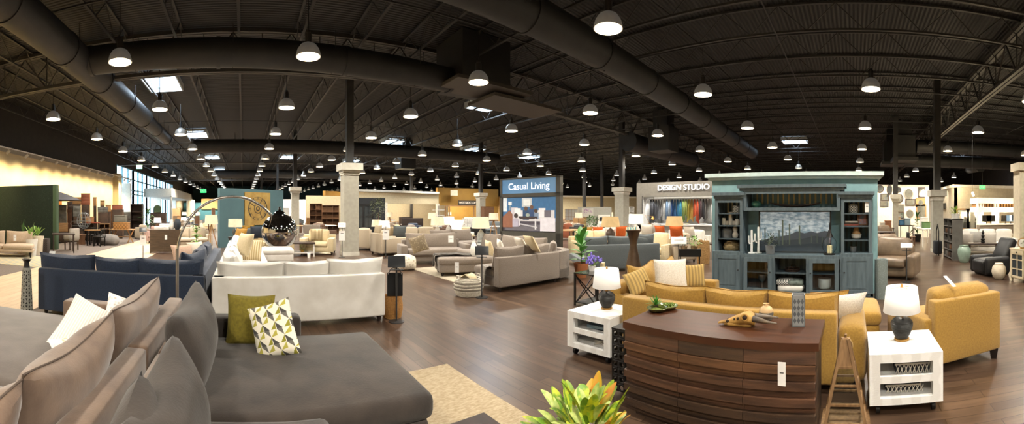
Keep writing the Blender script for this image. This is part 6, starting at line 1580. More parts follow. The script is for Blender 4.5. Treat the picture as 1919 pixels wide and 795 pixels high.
sign_stand('white sign stand with hanging sheet before the white column', *P2(641, 13.9), h=1.15, dark=False, sheet=True)
sofa('armchair', 'beige wing armchair right of the white column', M_beige, (*P2(676, 16.4), 0), radians(-60), .9, .9, 1, .88, .16, .62, .46, .92, k=1)
sofa('armchair', 'pale greige armchair seen from its side before the lamps', M_beige, (*P2(704, 14.6), 0), radians(-85), 1.0, 1.05, 1, .82, .16, .66, .46, .92, k=1)
pillow('beige pillow on the pale greige armchair', mat('oat_weave', 'a89a84', .95, c2='97896f', scale=30), pp(706, 446, 14.7), radians(-80), -10, .5, .5, .16)
for q, (px, d, lb, sm_) in enumerate(((706, 17.3, 'beige shaded lamp right of the black armoire', MATS['linen_shade']), (720, 15.6, 'white shaded lamp beside the beige shaded one', M_shade))):
    x, y = P2(px, d); table(['small table under the beige shaded lamp', 'small table under the white shaded lamp by the armchair'][q], (x, y, 0), 0, .5, .5, .58, M_dkwood)
    lamp(lb, (x, y, .58), (.2, .24), .3, .36, None, M_steelb, sm_)
sign_stand('white sign stand with hanging sheet behind the pale armchair', *P2(723, 13.6), h=1.2, dark=False, sheet=True)
sofa('sofa', 'long beige sofa behind the greige loveseat', M_beige, (*P2(765, 17.0), 0), radians(170), 2.6, 1.0, 3, .75, .2, .62, .45, .95, k=1)
pillow('grey pillow at the left of the long beige sofa', M_slate, pp(748, 447, 15.7), radians(170), -16, .55, .55, .17)
pillow('tan pillow beside the grey one on the long beige sofa', mat('tan_weave', 'b59f7d', .95), pp(738, 446, 15.9), radians(190), -16, .5, .5, .17)
wseat('sofa', 'greige sofa on the right behind the tufted loveseat', 'sofa', M_greige, 8, 13.4, [('base', 6.9, 8.9, 12.6, 13.5, .1, .3), ('backrest', 6.9, 8.9, 13.3, 13.5, .1, .74)], [(6.95, 7.9, 12.55, 13.3, .28, .46), (7.92, 8.85, 12.55, 13.3, .28, .46)], [(7.4, 13.2, .44, .95, .5, .2, 180, 10), (8.35, 13.2, .44, .95, .5, .2, 180, 10)], [(7, 12.7), (8.8, 12.7), (7, 13.4), (8.8, 13.4)])

# ================================================================ rooms at the back: armoire corner, cream rooms, loft
M_room = mat('room_cream', 'cbbd9c', .8); M_trimw = mat('trim_white', 'e6e1d3', .6); M_goldw = mat('gold_wall', '96712f', .8, c2='8a6727', scale=1); M_dkw = mat('dark_partition', '24272c', .8)
FILLW = bpy.data.lights.new('room_fill', 'POINT'); FILLW.energy = 150; FILLW.color = (1, .78, .48); FILLW.shadow_soft_size = .3  # unseen point fill without fixtures, added to brighten the rooms
def roomfill(px, d, z=2.4, e=None): link('room_fill', FILLW, None, (*P2(px, d), z))
panel_wall('wall_partition', P2(664, 24.5), P2(722, 25.0), 0, 2.5, .2, M_dkw, 'dark partition behind the black armoire')
chest('black armoire with glazed doors and white plates, right of the white column', (*P2(681, 22.5), 0), -az(681), 1.12, .5, 2.05, mat('armoire_black', '15171a', .5), 1, 2, 'armoire', 'cabinet', glass=True)
bushy('round topped olive tree in a grey pot beside the black armoire', (*P2(709, 21.4), 0), .5, 1.2, mat('olive_leaf', '5a6338', .7, c2='454e2b', scale=9), (.17, .22, .5), M_greige, 420, 3, .1, trunk=.75)
a1, b1 = P2(668, 29.5), P2(822, 34)
panel_wall('wall_partition', a1, b1, 2.25, 3.15, .4, M_room, 'cream fascia over the furnished rooms behind the beige sofas')
panel_wall('trim_3', (a1[0]-.1, a1[1]-.15), (b1[0], b1[1]-.15), 3.15, 3.32, .6, M_trimw, 'white cornice on the cream fascia')
panel_wall('wall_partition', P2(640, 37), P2(840, 41), 0, 3.0, .2, M_room, 'cream back wall inside the furnished rooms')
for px, d in ((722.5, 29.6), (668, 29.4), (820, 33.5)):
    x, y = P2(px, d); struct(G().bx(-.12, .12, -.12, .12, 0, 2.3).obj('pillar', M_trimw, None, (x, y, 0)), 'slim white post of the furnished rooms')
a2, b2 = P2(820, 36), P2(934, 39)
panel_wall('wall_partition', a2, b2, 2.2, 3.85, .4, M_goldw, 'gold fascia of the loft rooms')
panel_wall('wall_partition', P2(826, 46), P2(940, 48), 0, 3.2, .2, M_goldw, 'gold back wall inside the loft rooms')
panel_wall('wall_partition', P2(934, 39), P2(946, 36), 0, 3.1, .3, M_goldw, 'gold side wall of the loft rooms')
rzl = atan2(b2[1]-a2[1], b2[0]-a2[0]); x, y = P2(877, 36.9)
t = thing('shop_sign', 'dark board reading WESTSIDE LOFT on the gold fascia', 'sign', (x, y, 2.45), rzl)
G().bx(-1.05, 1.05, -.06, 0, -.22, .22).obj('sign_board', mat('sign_brown', '3a3128', .6), t)
words('WESTSIDE LOFT', .27, mat('letter_dim', 'e8e2d2', .5, emis=.3), 'lettering', t, RM((0, -.07, 0), pi/2), .008)
o = G().bx(-.35, .35, -.03, .03, -.25, .25).obj('exit_sign', mat('notice_white', 'dcd3b8', .6), None, (*P2(851, 36), 3.35), rzl); tag(o, 'small pale notice panel high on the gold fascia', 'sign')
for px, d in ((690, 33), (740, 34.5), (790, 36), (850, 42), (880, 43), (915, 43)): roomfill(px, d, 2.5)
struct(G().bx(0, 3.2, 0, .2, 0, 2.9).obj('wall_partition', M_room, None, (*P2(574, 31), 0), .1), 'cream partition beside the brown bookcases')
panel_wall('wall_partition', P2(610, 34), P2(640, 36), 0, 3.45, .3, M_goldw, 'gold block wall left of the cream rooms')
panel_wall('wall_partition', P2(520, 44), P2(600, 46), 0, 3.0, .2, mat('bright_white_wall', 'e9e6e0', .7), 'bright white wall behind the small column')
bookcase('brown open bookcase left of the white column', (*P2(592, 28), 0), -az(592), .9, .4, 2.2, M_mdwood, 2, 5)
bookcase('wide brown bookcase with baskets beside the white column', (*P2(618, 29), 0), -az(618), 1.4, .4, 2.1, M_mdwood, 3, 4)
roomfill(545, 40, 2.5); roomfill(610, 27, 2.6)
# back left: blue and honey coloured wall with bare fill lights
panel_wall('wall_back', (XL+.2, 70), (6, 70), 0, 3.2, .2, mat('far_blue', '3f7480', .8), 'teal wall at the far end of the pale aisle')
panel_wall('wall_back', (-7.5, 69.7), (-1.2, 69.7), 2.0, 3.9, .2, mat('far_honey', 'b08c58', .8), 'honey coloured panel at the far end of the aisle')
for x in (-8, -4.5, -1.5): link('room_fill', FILLW, None, (x, 67.5, 3.4))
for y in (34, 47, 58):
    struct(G().bx(XL, XL+.9, y-.2, y+.2, 0, 4.2).obj('pillar', M_trimw, None), 'white pier between the entrance windows')
struct(G().bx(XL+.02, XL+3.2, 42, 58.5, 3.25, 4.2).bx(XL+3.0, XL+3.2, 42, 42.3, 0, 3.3).obj('wall_left', M_grey), 'grey entrance vestibule canopy under the glazing')
panel_wall('wall_left', (XL+2.4, 60), (XL+2.4, 69), 0, 3.6, .2, M_cream, 'cream wall beyond the glazed entrance')
# green exit signs
M_exit = mat('exit_green', '2fbf6a', .5, emis=1.6)
for q, (px, py, d, lb) in enumerate(((261, 313, 26, 'green exit sign hanging near the glazed entrance'), (381, 358, 50, 'small green exit sign far down the pale aisle'), (1841, 351, 21.5, 'green exit sign over the right hand rooms'))):
    x, y = P2(px, d); z = zz(py, d); s_ = d/26
    t = thing('exit_sign', lb, 'sign', (x, y, z), -az(px)); G().bx(-.2*s_, .2*s_, -.03, .03, -.13*s_, .13*s_).obj('sign_panel', M_exit, t)
    words('EXIT', .2*s_, M_paper, 'lettering', t, RM((0, -.035, 0), pi/2), .003); G().tube([(0,0,.13*s_), (0,0,JZ-z)], .01, 4).obj('hanger', M_iron, t)

# ================================================================ centre right: rooms, design studio
panel_wall('wall_partition', P2(1050, 46), P2(1240, 52), 0, 3.3, .2, M_room, 'cream wall behind the slate sectional area')
panel_wall('trim_3', P2(1050, 45.6), P2(1240, 51.6), 3.3, 3.5, .4, M_trimw, 'white cornice on the far cream wall')
a3, b3 = P2(1086, 31), P2(1146, 33)
panel_wall('wall_partition', a3, b3, 0, 2.0, .25, mat('grey_partition', '9b978a', .8), 'low grey partition with the floral print')
rz3 = atan2(b3[1]-a3[1], b3[0]-a3[0])
t = thing('floral_print', 'pale print with mauve blossom on the low grey partition', 'picture', (*P2(1101, 31.2), 1.55), rz3)
G().bx(-.55, .55, -.05, 0, -.35, .35).obj('canvas', mat('canvas_pale', 'b5afa3', .8), t); g = G(); rr = random.Random(8)
for i in range(26): g.add([(p_[0], -.055, p_[1]) for p_ in ell(rr.uniform(-.4,.35), rr.uniform(-.05,.28), .05, .04, 7)], [tuple(range(7))])
g.obj('blossom_print', mat('blossom_mauve', '9d7d99', .8), t)
t = thing('fireplace', 'dark square fireplace opening at the right of the grey partition', 'fireplace', (*P2(1131, 32.3), .0), rz3)
G().bx(-.62, -.48, -.1, 0, 0, 1.35).bx(.48, .62, -.1, 0, 0, 1.35).bx(-.48, .48, -.1, 0, 1.15, 1.35).obj('mantel', M_trimw, t); G().bx(-.48, .48, -.04, 0, 0, 1.15).obj('firebox', M_dkw, t)
t = thing('window_mirror', 'grid window mirror left of the grey partition', 'mirror', (*P2(1071, 33), 1.35), -az(1071))
G().bx(-.52, .52, -.01, .02, -.45, .45).obj('mirror_glass', mat('mirror_pale', 'c9ccca', .15, .6), t); g = G()
for i in range(5): g.bx(-.55+i*.275-.015, -.55+i*.275+.015, -.03, 0, -.47, .47)
for i in range(4): g.bx(-.56, .56, -.03, 0, -.46+i*.307-.015, -.46+i*.307+.015)
g.obj('mirror_frame', M_mdwood, t)
bushy('bushy green fig tree before the low grey partition', (*P2(1108, 23), 0), .5, .85, mat('fig_leaf', '4f7a35', .5, c2='3c6428', scale=9), (.16, .2, .3), M_cw, 320, 6, .13, trunk=.3)
roomfill(1075, 40, 2.8); roomfill(1150, 42, 2.8); roomfill(1200, 40, 2.8)
# design studio
SX = 16.2; y0s, y1s = SX/math.tan(az(1193)), SX/math.tan(az(1352))
t = thing('design_studio_booth', 'grey framed display booth with white DESIGN STUDIO lettering', 'display booth', (SX, (y0s+y1s)/2, 0), -pi/2)
W_ = y0s-y1s; M_dsw = mat('studio_grey', '8b877f', .8); M_dswl = mat('studio_white', 'd7d7d5', .6)
G().bx(-W_/2, W_/2, 0, .5, 2.34, 3.02).bx(-W_/2, -W_/2+.34, 0, .5, 0, 2.34).bx(W_/2-.2, W_/2, 0, .5, 0, 2.34).obj('fascia', M_dsw, t)
G().bx(-W_/2, W_/2, 0, .5, 0, .98).obj('counter_front', M_dsw, t)
G().bx(-W_/2+.3, W_/2-.2, -.06, 1.1, .98, 1.04).obj('counter_top', M_dswl, t)
G().bx(-W_/2+.3, W_/2-.2, 1.1, 1.16, .9, 2.4).bx(-W_/2+.3, -W_/2+.36, 0, 1.1, 1.0, 2.4).obj('booth_lining', M_dswl, t)
words('DESIGN STUDIO', .36, mat('letter_glow', 'ffffff', .5, emis=1.2), 'lettering', t, RM((.32, -.03, 2.74), pi/2), .02, space=1.0)
G().tube([(-W_/2+.4, .55, 2.24), (W_/2-.25, .55, 2.24)], .015, 8).obj('hanging_rail', M_steelb, t)
fc = ['2c2d31', '3a3c42', '5d5f66', '77797f', '8a8a8c', '9a9a98', '5a6f86', '7d8894', '2c4a78', '2a5682', '255d80', '2a6e80', '5d6f3a', '727a3a', '97883c', 'a58340', 'a84a28', '94391d', '3a2526', '2b2b2d', '5b5856', '8f8f8d', 'b5b5b3', 'cfcfcd', 'dcdcda']
fn = ['black', 'charcoal', 'graphite', 'mid grey', 'ash grey', 'silver grey', 'steel blue', 'pale slate', 'royal blue', 'azure', 'deep cyan', 'teal', 'moss green', 'olive green', 'mustard', 'ochre', 'bright orange', 'rust red', 'maroon', 'near black', 'taupe grey', 'light grey', 'pearl grey', 'off white', 'white']
n = len(fc)
for i, c in enumerate(fc):
    xl = -W_/2+.5+(W_-.85)*i/(n-1); L_ = 1.12 - .2*abs(sin(i*1.3)) - (.12 if i % 3 == 1 else 0)
    g = G(); vs = []; nj = 7; nk = 7; hw_ = .1
    for k_ in range(nk+1):
        v = k_/nk
        for j in range(nj+1):
            u = -1+2*j/nj; vs.append((u*hw_*(.35+.65*v**.7), .55-.03*sin(j*2.4+i)*(.3+v), -(L_*v) - (.14*v*(u if i % 2 else -u))*.8))
    g.add(vs, [(k_*(nj+1)+j, k_*(nj+1)+j+1, (k_+1)*(nj+1)+j+1, (k_+1)*(nj+1)+j) for k_ in range(nk) for j in range(nj)])
    o = g.obj('fabric_swatch', mat('swatch_'+c, c, .85), None, (SX+0, (y0s+y1s)/2 - xl, 2.22), -pi/2); tag(o, '%s fabric length hanging in the design studio' % fn[i], 'fabric', 'fabric lengths in the design studio')
ls = bpy.data.lights.new('booth_light', 'SPOT'); ls.energy = 70; ls.spot_size = radians(80); ls.spot_blend = .6; ls.color = (1, .95, .88); ls.shadow_soft_size = .05
for i in range(5):
    lo = link('booth_light', ls, t, (-W_/2+.6+i*(W_-1)/4, .25, 2.32)); lo.rotation_euler = (radians(22), 0, 0)
for i in range(4):
    tag(G().rbox((0, 0, .02), (.3, .2, .04), .01, k=1).obj('swatch_book', [M_cw, M_slate, M_cream_f, M_white][i], None, (SX+.2, y0s-.9-i*.85, 1.04), .4*i), ['white sample book at the left of the studio counter', 'slate sample book on the studio counter', 'cream sample book on the studio counter', 'pale sample book at the right of the studio counter'][i], 'book')
# seating before the studio
seats_ds = [
 ('sofa', 'white sofa with orange pillow in front of the design studio counter', M_ivory, 1292, 15.2, 84, 1.9, 2),
 ('sofa', 'cream sofa below the left end of the design studio', mat('warm_white', 'd9cfbd', .92), 1206, 15.0, 110, 1.7, 2),
 ('sofa', 'off white sofa behind the slate sectional', mat('soft_white', 'd2cab9', .92), 1158, 16.4, 155, 2.1, 3),
 ('sofa', 'pale cream sofa left of the brown urn lamp', mat('butter', 'd8c49c', .92), 1104, 14.6, 160, 1.8, 2),
 ('armchair', 'beige armchair at the left of the planter tray', M_cream_f, 1244, 13.0, 95, .9, 1),
 ('armchair', 'beige slipper chair between the armchair and the planter tray', M_beige, 1285, 12.3, -40, .8, 1)]
for nm, lb, m_, px, d, dg, w_, n_ in seats_ds:
    sofa(nm, lb, m_, (*P2(px, d), 0), radians(dg), w_, .95, n_, .74, .16, .6, .45, .93, k=1)
for px, yb, d, m_, lb, dg in ((1099, 447, 14.8, M_gold, 'yellow striped pillow at the far left of the white sofas', 160), (1118, 447, 14.6, M_orange, 'first orange pillow on the pale cream sofa', 160), (1163, 446, 14.4, M_orange, 'orange pillow beside the striped teal pillow', 150), (1181, 448, 14.2, mat('teal_stripe', 'd8cda8', .9, c2='5b9aa8', kind='stripe', scale=3), 'cream and teal striped pillow on the off white sofa', 150), (1142, 448, 14.4, M_cw, 'white pillow left of the orange one on the off white sofa', 150), (1239, 446, 13.9, M_orange, 'orange pillow in front of the studio counter', 80), (1269, 450, 12.2, M_orange, 'orange pillow on the beige armchair', 95), (1294, 448, 13.8, M_boucle, 'white pillow at the right end of the white studio sofa', 80), (1213, 443, 14.2, M_boucle, 'plump white pillow on the cream studio sofa', 110), (1228, 443, 14.2, mat('grey_weave', 'b5b2ac', .95), 'pale grey pillow on the cream studio sofa', 110)):
    pillow(lb, m_, pp(px, yb, d), radians(dg), -14, .46, .46, .15, n=8)
for q, (px, d, lb, bm__, sm__) in enumerate(((1144, 13.0, 'brown urn lamp with tan shade above the slate sectional', mat('brown_glaze', '3f2f25', .4), mat('tan_shade', 'b8a078', .85, emis=.25, ecol=(1,.8,.5))), (1264, 13.7, 'brown urn lamp with tan shade before the studio counter', mat('brown_glaze', '3f2f25', .4), mat('tan_shade', 'b8a078', .85)), (1192, 16.3, 'white shaded tripod lamp left of the studio', M_cw, M_shade))):
    x, y = P2(px, d); table(['dark end table under the left brown urn lamp', 'dark end table under the right brown urn lamp', 'small pale table under the white tripod lamp'][q], (x, y, 0), 0, .5, .5, .6, M_dkwood)
    lamp(lb, (x, y, .6), (.27, .32) if q < 2 else (.3, .32), .34 if q < 2 else .4, .5, [(.07, 0), (.08, .02), (.15, .2), (.16, .3), (.1, .42), (.03, .48), (.02, .5)], bm__, sm__)
t = thing('desk_lamp', 'slim brass desk lamp on the counter at the left of the fabrics', 'lamp', (SX-.02, y0s-.75, 1.04), 0)
G().lathe([(.1, 0), (.1, .015), (.001, .02)], n=16).obj('lamp_base', M_brass, t); G().tube([(0,0,.01), (0,.25,.42), (0,-.15,.36)], .012, 6).obj('arm', M_brass, t); G().lathe([(.11, .22), (.03, .36), (.001, .37)], (0, -.18, 0), 14).obj('lamp_shade', M_brass, t)
x, y = P2(1293, 10.6)
t = thing('plant_stand', 'black trough stand holding leafy plants beside the white sign', 'plant stand', (x, y, 0), -az(1293))
G().bx(-.3, .3, -.14, .14, .42, .62).obj('trough', M_iron, t)
for a_ in (-.26, .26):
    for b_ in (-.1, .1): G().bx(a_-.015, a_+.015, b_-.015, b_+.015, 0, .42).obj('leg', M_iron, t)
for q, (dx_, m_) in enumerate(((-.16, mat('dusty_green', '4f5b4c', .7)), (.12, M_leafL))):
    bushy(['grey green leafy plant at the left of the black trough', 'light green plant at the right of the black trough'][q], (x+dx_*cos(-az(1293)), y+dx_*sin(-az(1293)), .6), .17, .3, m_, (.08, .1, .1), mat('pot_tan', 'a58763', .8), 90, 4+q, .09)
sign_stand('white sign card on a grey stand beyond the white loveseat pillow', *P2(1272, 8.9), h=.98, dark=False, w=.36)
rings_basket('tall tan wicker basket right of the plant trough', pd(1318, 12.2), .2, .72, mat('wicker_pale', 'a98555', .85, c2='8c6a3d', scale=30), .02, mid=.98)
table('low dark table right of the wicker basket', (*P2(1328, 13.4), 0), .2, .7, .5, .55, M_dkwood)

# ================================================================ right: mirror wall, leather seats, service desk
MXW = 24.0
my0, my1 = MXW/math.tan(az(1628)), MXW/math.tan(az(1741))
struct(G().bx(MXW, MXW+.25, my1, my0+1.2, 0, 3.3).obj('wall_partition', mat('mirror_wall', 'd8cfbd', .8)), 'pale lit wall hung with mirrors')
wl_ = bpy.data.lights.new('wall_wash_white', 'SPOT'); wl_.energy = 300; wl_.spot_size = radians(100); wl_.spot_blend = .7; wl_.color = (1, .88, .7); wl_.shadow_soft_size = .1
for q in range(4):
    lo = link('wall_wash_white', wl_, None, (MXW-1.6, my0-.4-q*1.2, 3.6)); lo.rotation_euler = (0, radians(-36), 0)
mirrors = [(1649, 354, .38, .38, 'o', 'round dark rimmed mirror at the top left of the mirror wall'), (1667, 356, .28, .5, 'o', 'tall dark oval mirror in the top row'), (1684, 356, .26, .26, 'o', 'small round dark mirror in the top row'), (1703, 363, .5, .58, 'o', 'large silver oval mirror in the top row'), (1727, 361, .36, .5, 'r', 'dark rectangular mirror at the top right of the wall'),
 (1658, 370, .42, .34, 'r', 'dark framed mirror under the left round mirror'), (1657, 382, .4, .28, 'r', 'small wide mirror low on the left'), (1685, 372, .4, .44, 'o', 'oval dark mirror in the middle of the wall'), (1706, 379, .5, .32, 'r', 'wide dark framed mirror in the centre'), (1725, 380, .46, .46, 's', 'square gilt mirror with round glass'), (1686, 390, .42, .36, 'r', 'tan framed mirror low in the middle'), (1687, 404, .4, .3, 'r', 'dark mirror lowest in the middle'), (1705, 400, .36, .36, 'o', 'silver sunburst mirror in the lower row'), (1726, 397, .5, .7, 'r', 'tall pale framed mirror at the lower right')]
M_mir = mat('mirror_glass', 'aeb4b4', .08, .9)
for q, (px, py, w_, h_, kd, lb) in enumerate(mirrors):
    y = MXW/math.tan(az(px)); d = sqrt(MXW**2+y*y); z = zz(py, d)
    t = thing('wall_mirror', lb, 'mirror', (MXW-.02, y, z), -pi/2, 'mirrors on the lit wall')
    fm = [M_dkwood, M_iron, M_steelb, M_ltwood][(q*7+ (2 if 'silver' in lb else 0)) % 4] if 'dark' not in lb else M_dkwood
    if 'silver' in lb: fm = M_steelb
    if kd == 'o':
        pts = ell(0, 0, w_/2*1.3, h_/2*1.3, 28); G().prism(pts, 0, .04, 0, RM((0,0,0), pi/2)).obj('mirror_frame', fm, t); G().prism([(a_*.76, b_*.76) for a_, b_ in pts], .04, .045, 0, RM((0,0,0), pi/2)).obj('mirror_glass', M_mir, t)
    else:
        G().bx(-w_*.65, w_*.65, -.04, 0, -h_*.65, h_*.65).obj('mirror_frame', fm, t)
        if kd == 's': G().prism(ell(0, 0, w_*.36, h_*.36, 24), .04, .045, 0, RM((0,0,0), pi/2)).obj('mirror_glass', M_mir, t)
        else: G().bx(-w_*.5, w_*.5, -.046, -.041, -h_*.5, h_*.5).obj('mirror_glass', M_mir, t)
# right hand grey rooms
gx, gy = pd(1788, 22)[:2]
M_gw = mat('grey_room', 'c2b9a6', .85)
struct(G().bx(gx, gx+.2, -13.5, gy, 0, 3.1).bx(gx, gx+9, gy-.2, gy, 0, 3.1).obj('wall_right', M_gw), 'grey beige wall of the right hand rooms')
struct(G().bx(gx-.12, gx+.25, -13.5, gy+.12, 3.0, 3.16).bx(gx-.1, gx+9, gy-.1, gy+.12, 3.0, 3.16).obj('trim_4', mat('crown_grey', 'c9c3b6', .7)), 'pale crown moulding on the grey rooms')
t = thing('shop_sign', 'dark wall sign reading ROOMS, half hidden by the white column', 'sign', (gx+3.1, gy+.03, 1.98), pi)
G().bx(-1.3, 1.3, -.05, 0, -.17, .17).obj('sign_board', mat('sign_black', '26241f', .6), t); words('ROOMS', .3, mat('letter_white', 'ffffff', .5, emis=1.2), 'lettering', t, RM((0, -.06, 0), pi/2), .006)
DX = 19.0
def dy_(px, X=DX): return X/math.tan(az(px))
t = thing('service_desk', 'white canopied service desk with square columns at the right', 'service desk', (DX, 0, 0))
yA, yB = dy_(1832), dy_(1912)
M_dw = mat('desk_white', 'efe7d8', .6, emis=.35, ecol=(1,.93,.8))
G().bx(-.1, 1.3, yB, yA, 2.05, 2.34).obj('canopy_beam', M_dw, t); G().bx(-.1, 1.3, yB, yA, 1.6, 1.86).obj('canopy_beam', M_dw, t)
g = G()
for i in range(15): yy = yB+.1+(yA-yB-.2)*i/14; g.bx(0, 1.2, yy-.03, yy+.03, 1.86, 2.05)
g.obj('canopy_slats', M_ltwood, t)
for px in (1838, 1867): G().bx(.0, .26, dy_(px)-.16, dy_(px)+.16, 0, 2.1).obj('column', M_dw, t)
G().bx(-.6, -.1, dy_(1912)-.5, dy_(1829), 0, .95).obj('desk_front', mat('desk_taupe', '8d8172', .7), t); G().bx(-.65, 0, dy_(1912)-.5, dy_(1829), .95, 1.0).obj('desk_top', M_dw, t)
for q, px in enumerate((1849, 1857, 1884, 1894, 1904)):
    t = thing('monitor', ['leftmost dark monitor on the service desk', 'dark monitor beside the leftmost on the service desk', 'dark monitor right of the desk column', 'bright blue monitor on the service desk', 'rightmost monitor on the service desk'][q], 'monitor', (DX-.3, dy_(px, DX-.3), 1.0), -pi/2)
    G().bx(-.24, .24, -.02, .02, .12, .44).obj('screen', mat('screen_blue', 'bcd8e8', .3, emis=.8) if q == 3 else M_iron, t); G().tube([(0,0,0), (0,0,.14)], .03, 6).obj('stand', M_iron, t)
roomfill(1803, 19.6, 2.9); roomfill(1779, 21.5, 2.9); roomfill(1850, 20.3, 1.5); roomfill(1885, 20.3, 1.5); roomfill(1900, 17.5, 2.7)  # fill points added to brighten the dark grey wall
# a person sitting at the service desk
px = 1841; x, y = DX+.55, dy_(1841, DX+.55)
t = thing('person', 'person in a pale shirt seated behind the service desk', 'person', (x, y, .0), pi/2)
me = bpy.data.meshes.new('person_body'); V = [(0,0,.55), (0,0,.75), (0,0,1.0), (0,-.02,1.08), (0,-.03,1.16), (0,-.03,1.28), (-.17,0,1.0), (-.22,-.12,.84), (-.16,-.3,.88), (.17,0,1.0), (.22,-.12,.84), (.16,-.3,.88), (-.1,-.3,.55), (.1,-.3,.55), (-.1,-.33,.12), (.1,-.33,.12)]
E_d = [(0,1),(1,2),(2,3),(3,4),(4,5),(2,6),(6,7),(7,8),(2,9),(9,10),(10,11),(0,12),(0,13),(12,14),(13,15)]
me.from_pydata(V, E_d, []); ob_ = link('body', me, t); me.materials.append(mat('shirt_pale', 'b9c0c4', .9))
sk_ = ob_.modifiers.new('skin', 'SKIN'); rads = [.15,.16,.15,.06,.08,.095,.07,.05,.035,.07,.05,.035,.08,.08,.05,.05]
for v_, r_ in zip(me.skin_vertices[0].data, rads): v_.radius = (r_, r_)
me.skin_vertices[0].data[0].use_root = True
ob_.modifiers.new('sub', 'SUBSURF').levels = 1
G().ball((0, -.035, 1.24), .098, 14, 0, 1.15).obj('head', mat('skin', 'b98b6c', .6), t); G().lathe([(.104, 1.24), (.1, 1.32), (.06, 1.37), (.001, 1.38)], (0, -.015, 0), 14).obj('hair', mat('hair_dark', '2a1f19', .8), t)
t = thing('desk_chair', 'dark office chair of the person at the service desk', 'chair', (x+.12, y, 0)); G().rbox((.0, 0, .42), (.5, .5, .08), .03, k=1).obj('seat', M_iron, t); G().rbox((.3, 0, .75), (.06, .46, .55), .02, k=1).obj('backrest', M_iron, t); G().tube([(0,0,.02), (0,0,.4)], .04, 8).obj('pedestal', M_iron, t)
t = thing('track_spot', 'small white track light with three spots over the right hand rooms', 'track light', (*P2(1822, 17), zz(361, 17)), -.3)
G().bx(-.35, .5, -.015, .015, 0, .03).obj('rail', M_track, t)
for x in (-.3, .05, .42): G().tube([(x,0,0), (x-.06,-.06,-.14)], .045, 8).obj('spot_head', mat('spot_glow', 'fff4e0', .4, emis=3), t)
for x in (-.25, .4): G().tube([(x,0,.03), (x,0,3.2)], .006, 4).obj('hanger', M_iron, t)
# bookshelf, vases, recliner, cabinet
x0, y0 = gp(1768, 482)[:2]; x1, y1 = gp(1785, 489)[:2]
M_sg = mat('shelf_grey', '5d5a54', .7, c2='514e49', scale=4)
bookcase('tall grey bookcase seen end on with a mossy bowl on top', (13.1, -3.45, 0), 0, 1.25, .36, 1.4, M_sg, 2, 5).rotation_euler = (0, 0, pi)
for q in range(12):
    xx = 12.62 + (q % 4)*.28 ; zz_ = [.06, .33, .87][q//4]
    boxitem('storage_box', 'box', '%s in the grey bookcase, %s row' % (['first dark storage box', 'second dark storage box', 'third dark storage box', 'fourth dark storage box'][q % 4], ['bottom', 'second', 'upper'][q//4]), (xx, -3.42, zz_+.025), 0, .2, .24, .16, [M_sg, M_dkwood, M_mdwood][q % 3], False)
bushy('bright green moss ball plant in white bowl on the grey bookcase', (12.75, -3.45, 1.4), .22, .28, mat('moss_bright', '8aa632', .8, c2='6f8f26', scale=20), (.12, .16, .17), M_cw, 240, 3, .05)
urn = [(.12, 0), (.17, .06), (.22, .3), (.21, .44), (.15, .52), (.16, .555), (.13, .56), (.12, .52), (.001, .5)]
vase('sage green glazed urn vase standing on the floor by the bookcase', gp(1807, 492), urn, M_glz)
x, y, _ = gp(1872, 523); vase('round cream floor vase beside the black recliner', (x, y, 0), [(.09, 0), (.15, .06), (.185, .19), (.16, .3), (.1, .36), (.105, .385), (.08, .385), (.001, .35)], mat('cream_ceramic', 'cbbfa9', .6, c2='bdb09a', scale=10))
x, y = P2(1858, 10.2)
t = seating('recliner', 'black leather recliner beside the cream floor vase', 'armchair', M_blk_l, (x+.12, y-.42, 0), radians(12), [('base', -.42, .42, .1, .85, .0, .32), ('armrest', -.52, -.32, .12, .95, .05, .56, .09), ('armrest', .32, .52, .12, .95, .05, .56, .09), ('footrest', -.32, .32, .82, .98, .1, .44, .06)], [(-.32, .32, .2, .92, .3, .47)], [(0, .2, .38, .7, .74, .24, 0, 30, 'box')], rnd=.1)
t.scale = (.88,)*3
M_cc = mat('cream_cabinet', 'cfc0a2', .6, c2='c2b292', scale=4)
cxx, cyy = 7.8, -4.06
t = chest('cream sideboard with glazed doors at the right edge', (cxx, cyy, 0), pi+.28, 1.5, .45, .78, M_cc, 1, 3, 'sideboard', 'cabinet', leg=.08, glass=True)
for q in range(3):
    xx = -.48+q*.48
    f = G().rbox((xx, -.24, .69), (.44, .02, .1), .005, k=1).obj('drawer', M_cc, t); G().ball((xx, -.265, .69), .014, 6).obj('knob', M_iron, f)
sx_, sy_ = 8.22, -3.85
t = thing('desk_clock', 'round brass clock standing on the cream sideboard', 'clock', (sx_, sy_, .78), -az(1911))
G().tube([(0,-.03,.13), (0,.03,.13)], .12, 24).obj('clock_case', M_brass, t); G().tube([(0,-.034,.13), (0,-.03,.13)], .1, 24).obj('clock_face', M_cw, t); G().bar((0,-.037,.13), (.03,-.037,.19), .008).bar((0,-.037,.13), (-.05,-.037,.11), .008).obj('clock_hands', M_iron, t); G().bx(-.06, .06, -.03, .03, 0, .02).obj('clock_foot', M_brass, t)
bushy('leafy plant at the right edge on the cream sideboard', (7.98, -3.95, .78), .16, .34, M_leafL, (.07, .09, .12), M_cw, 90, 7, .1)
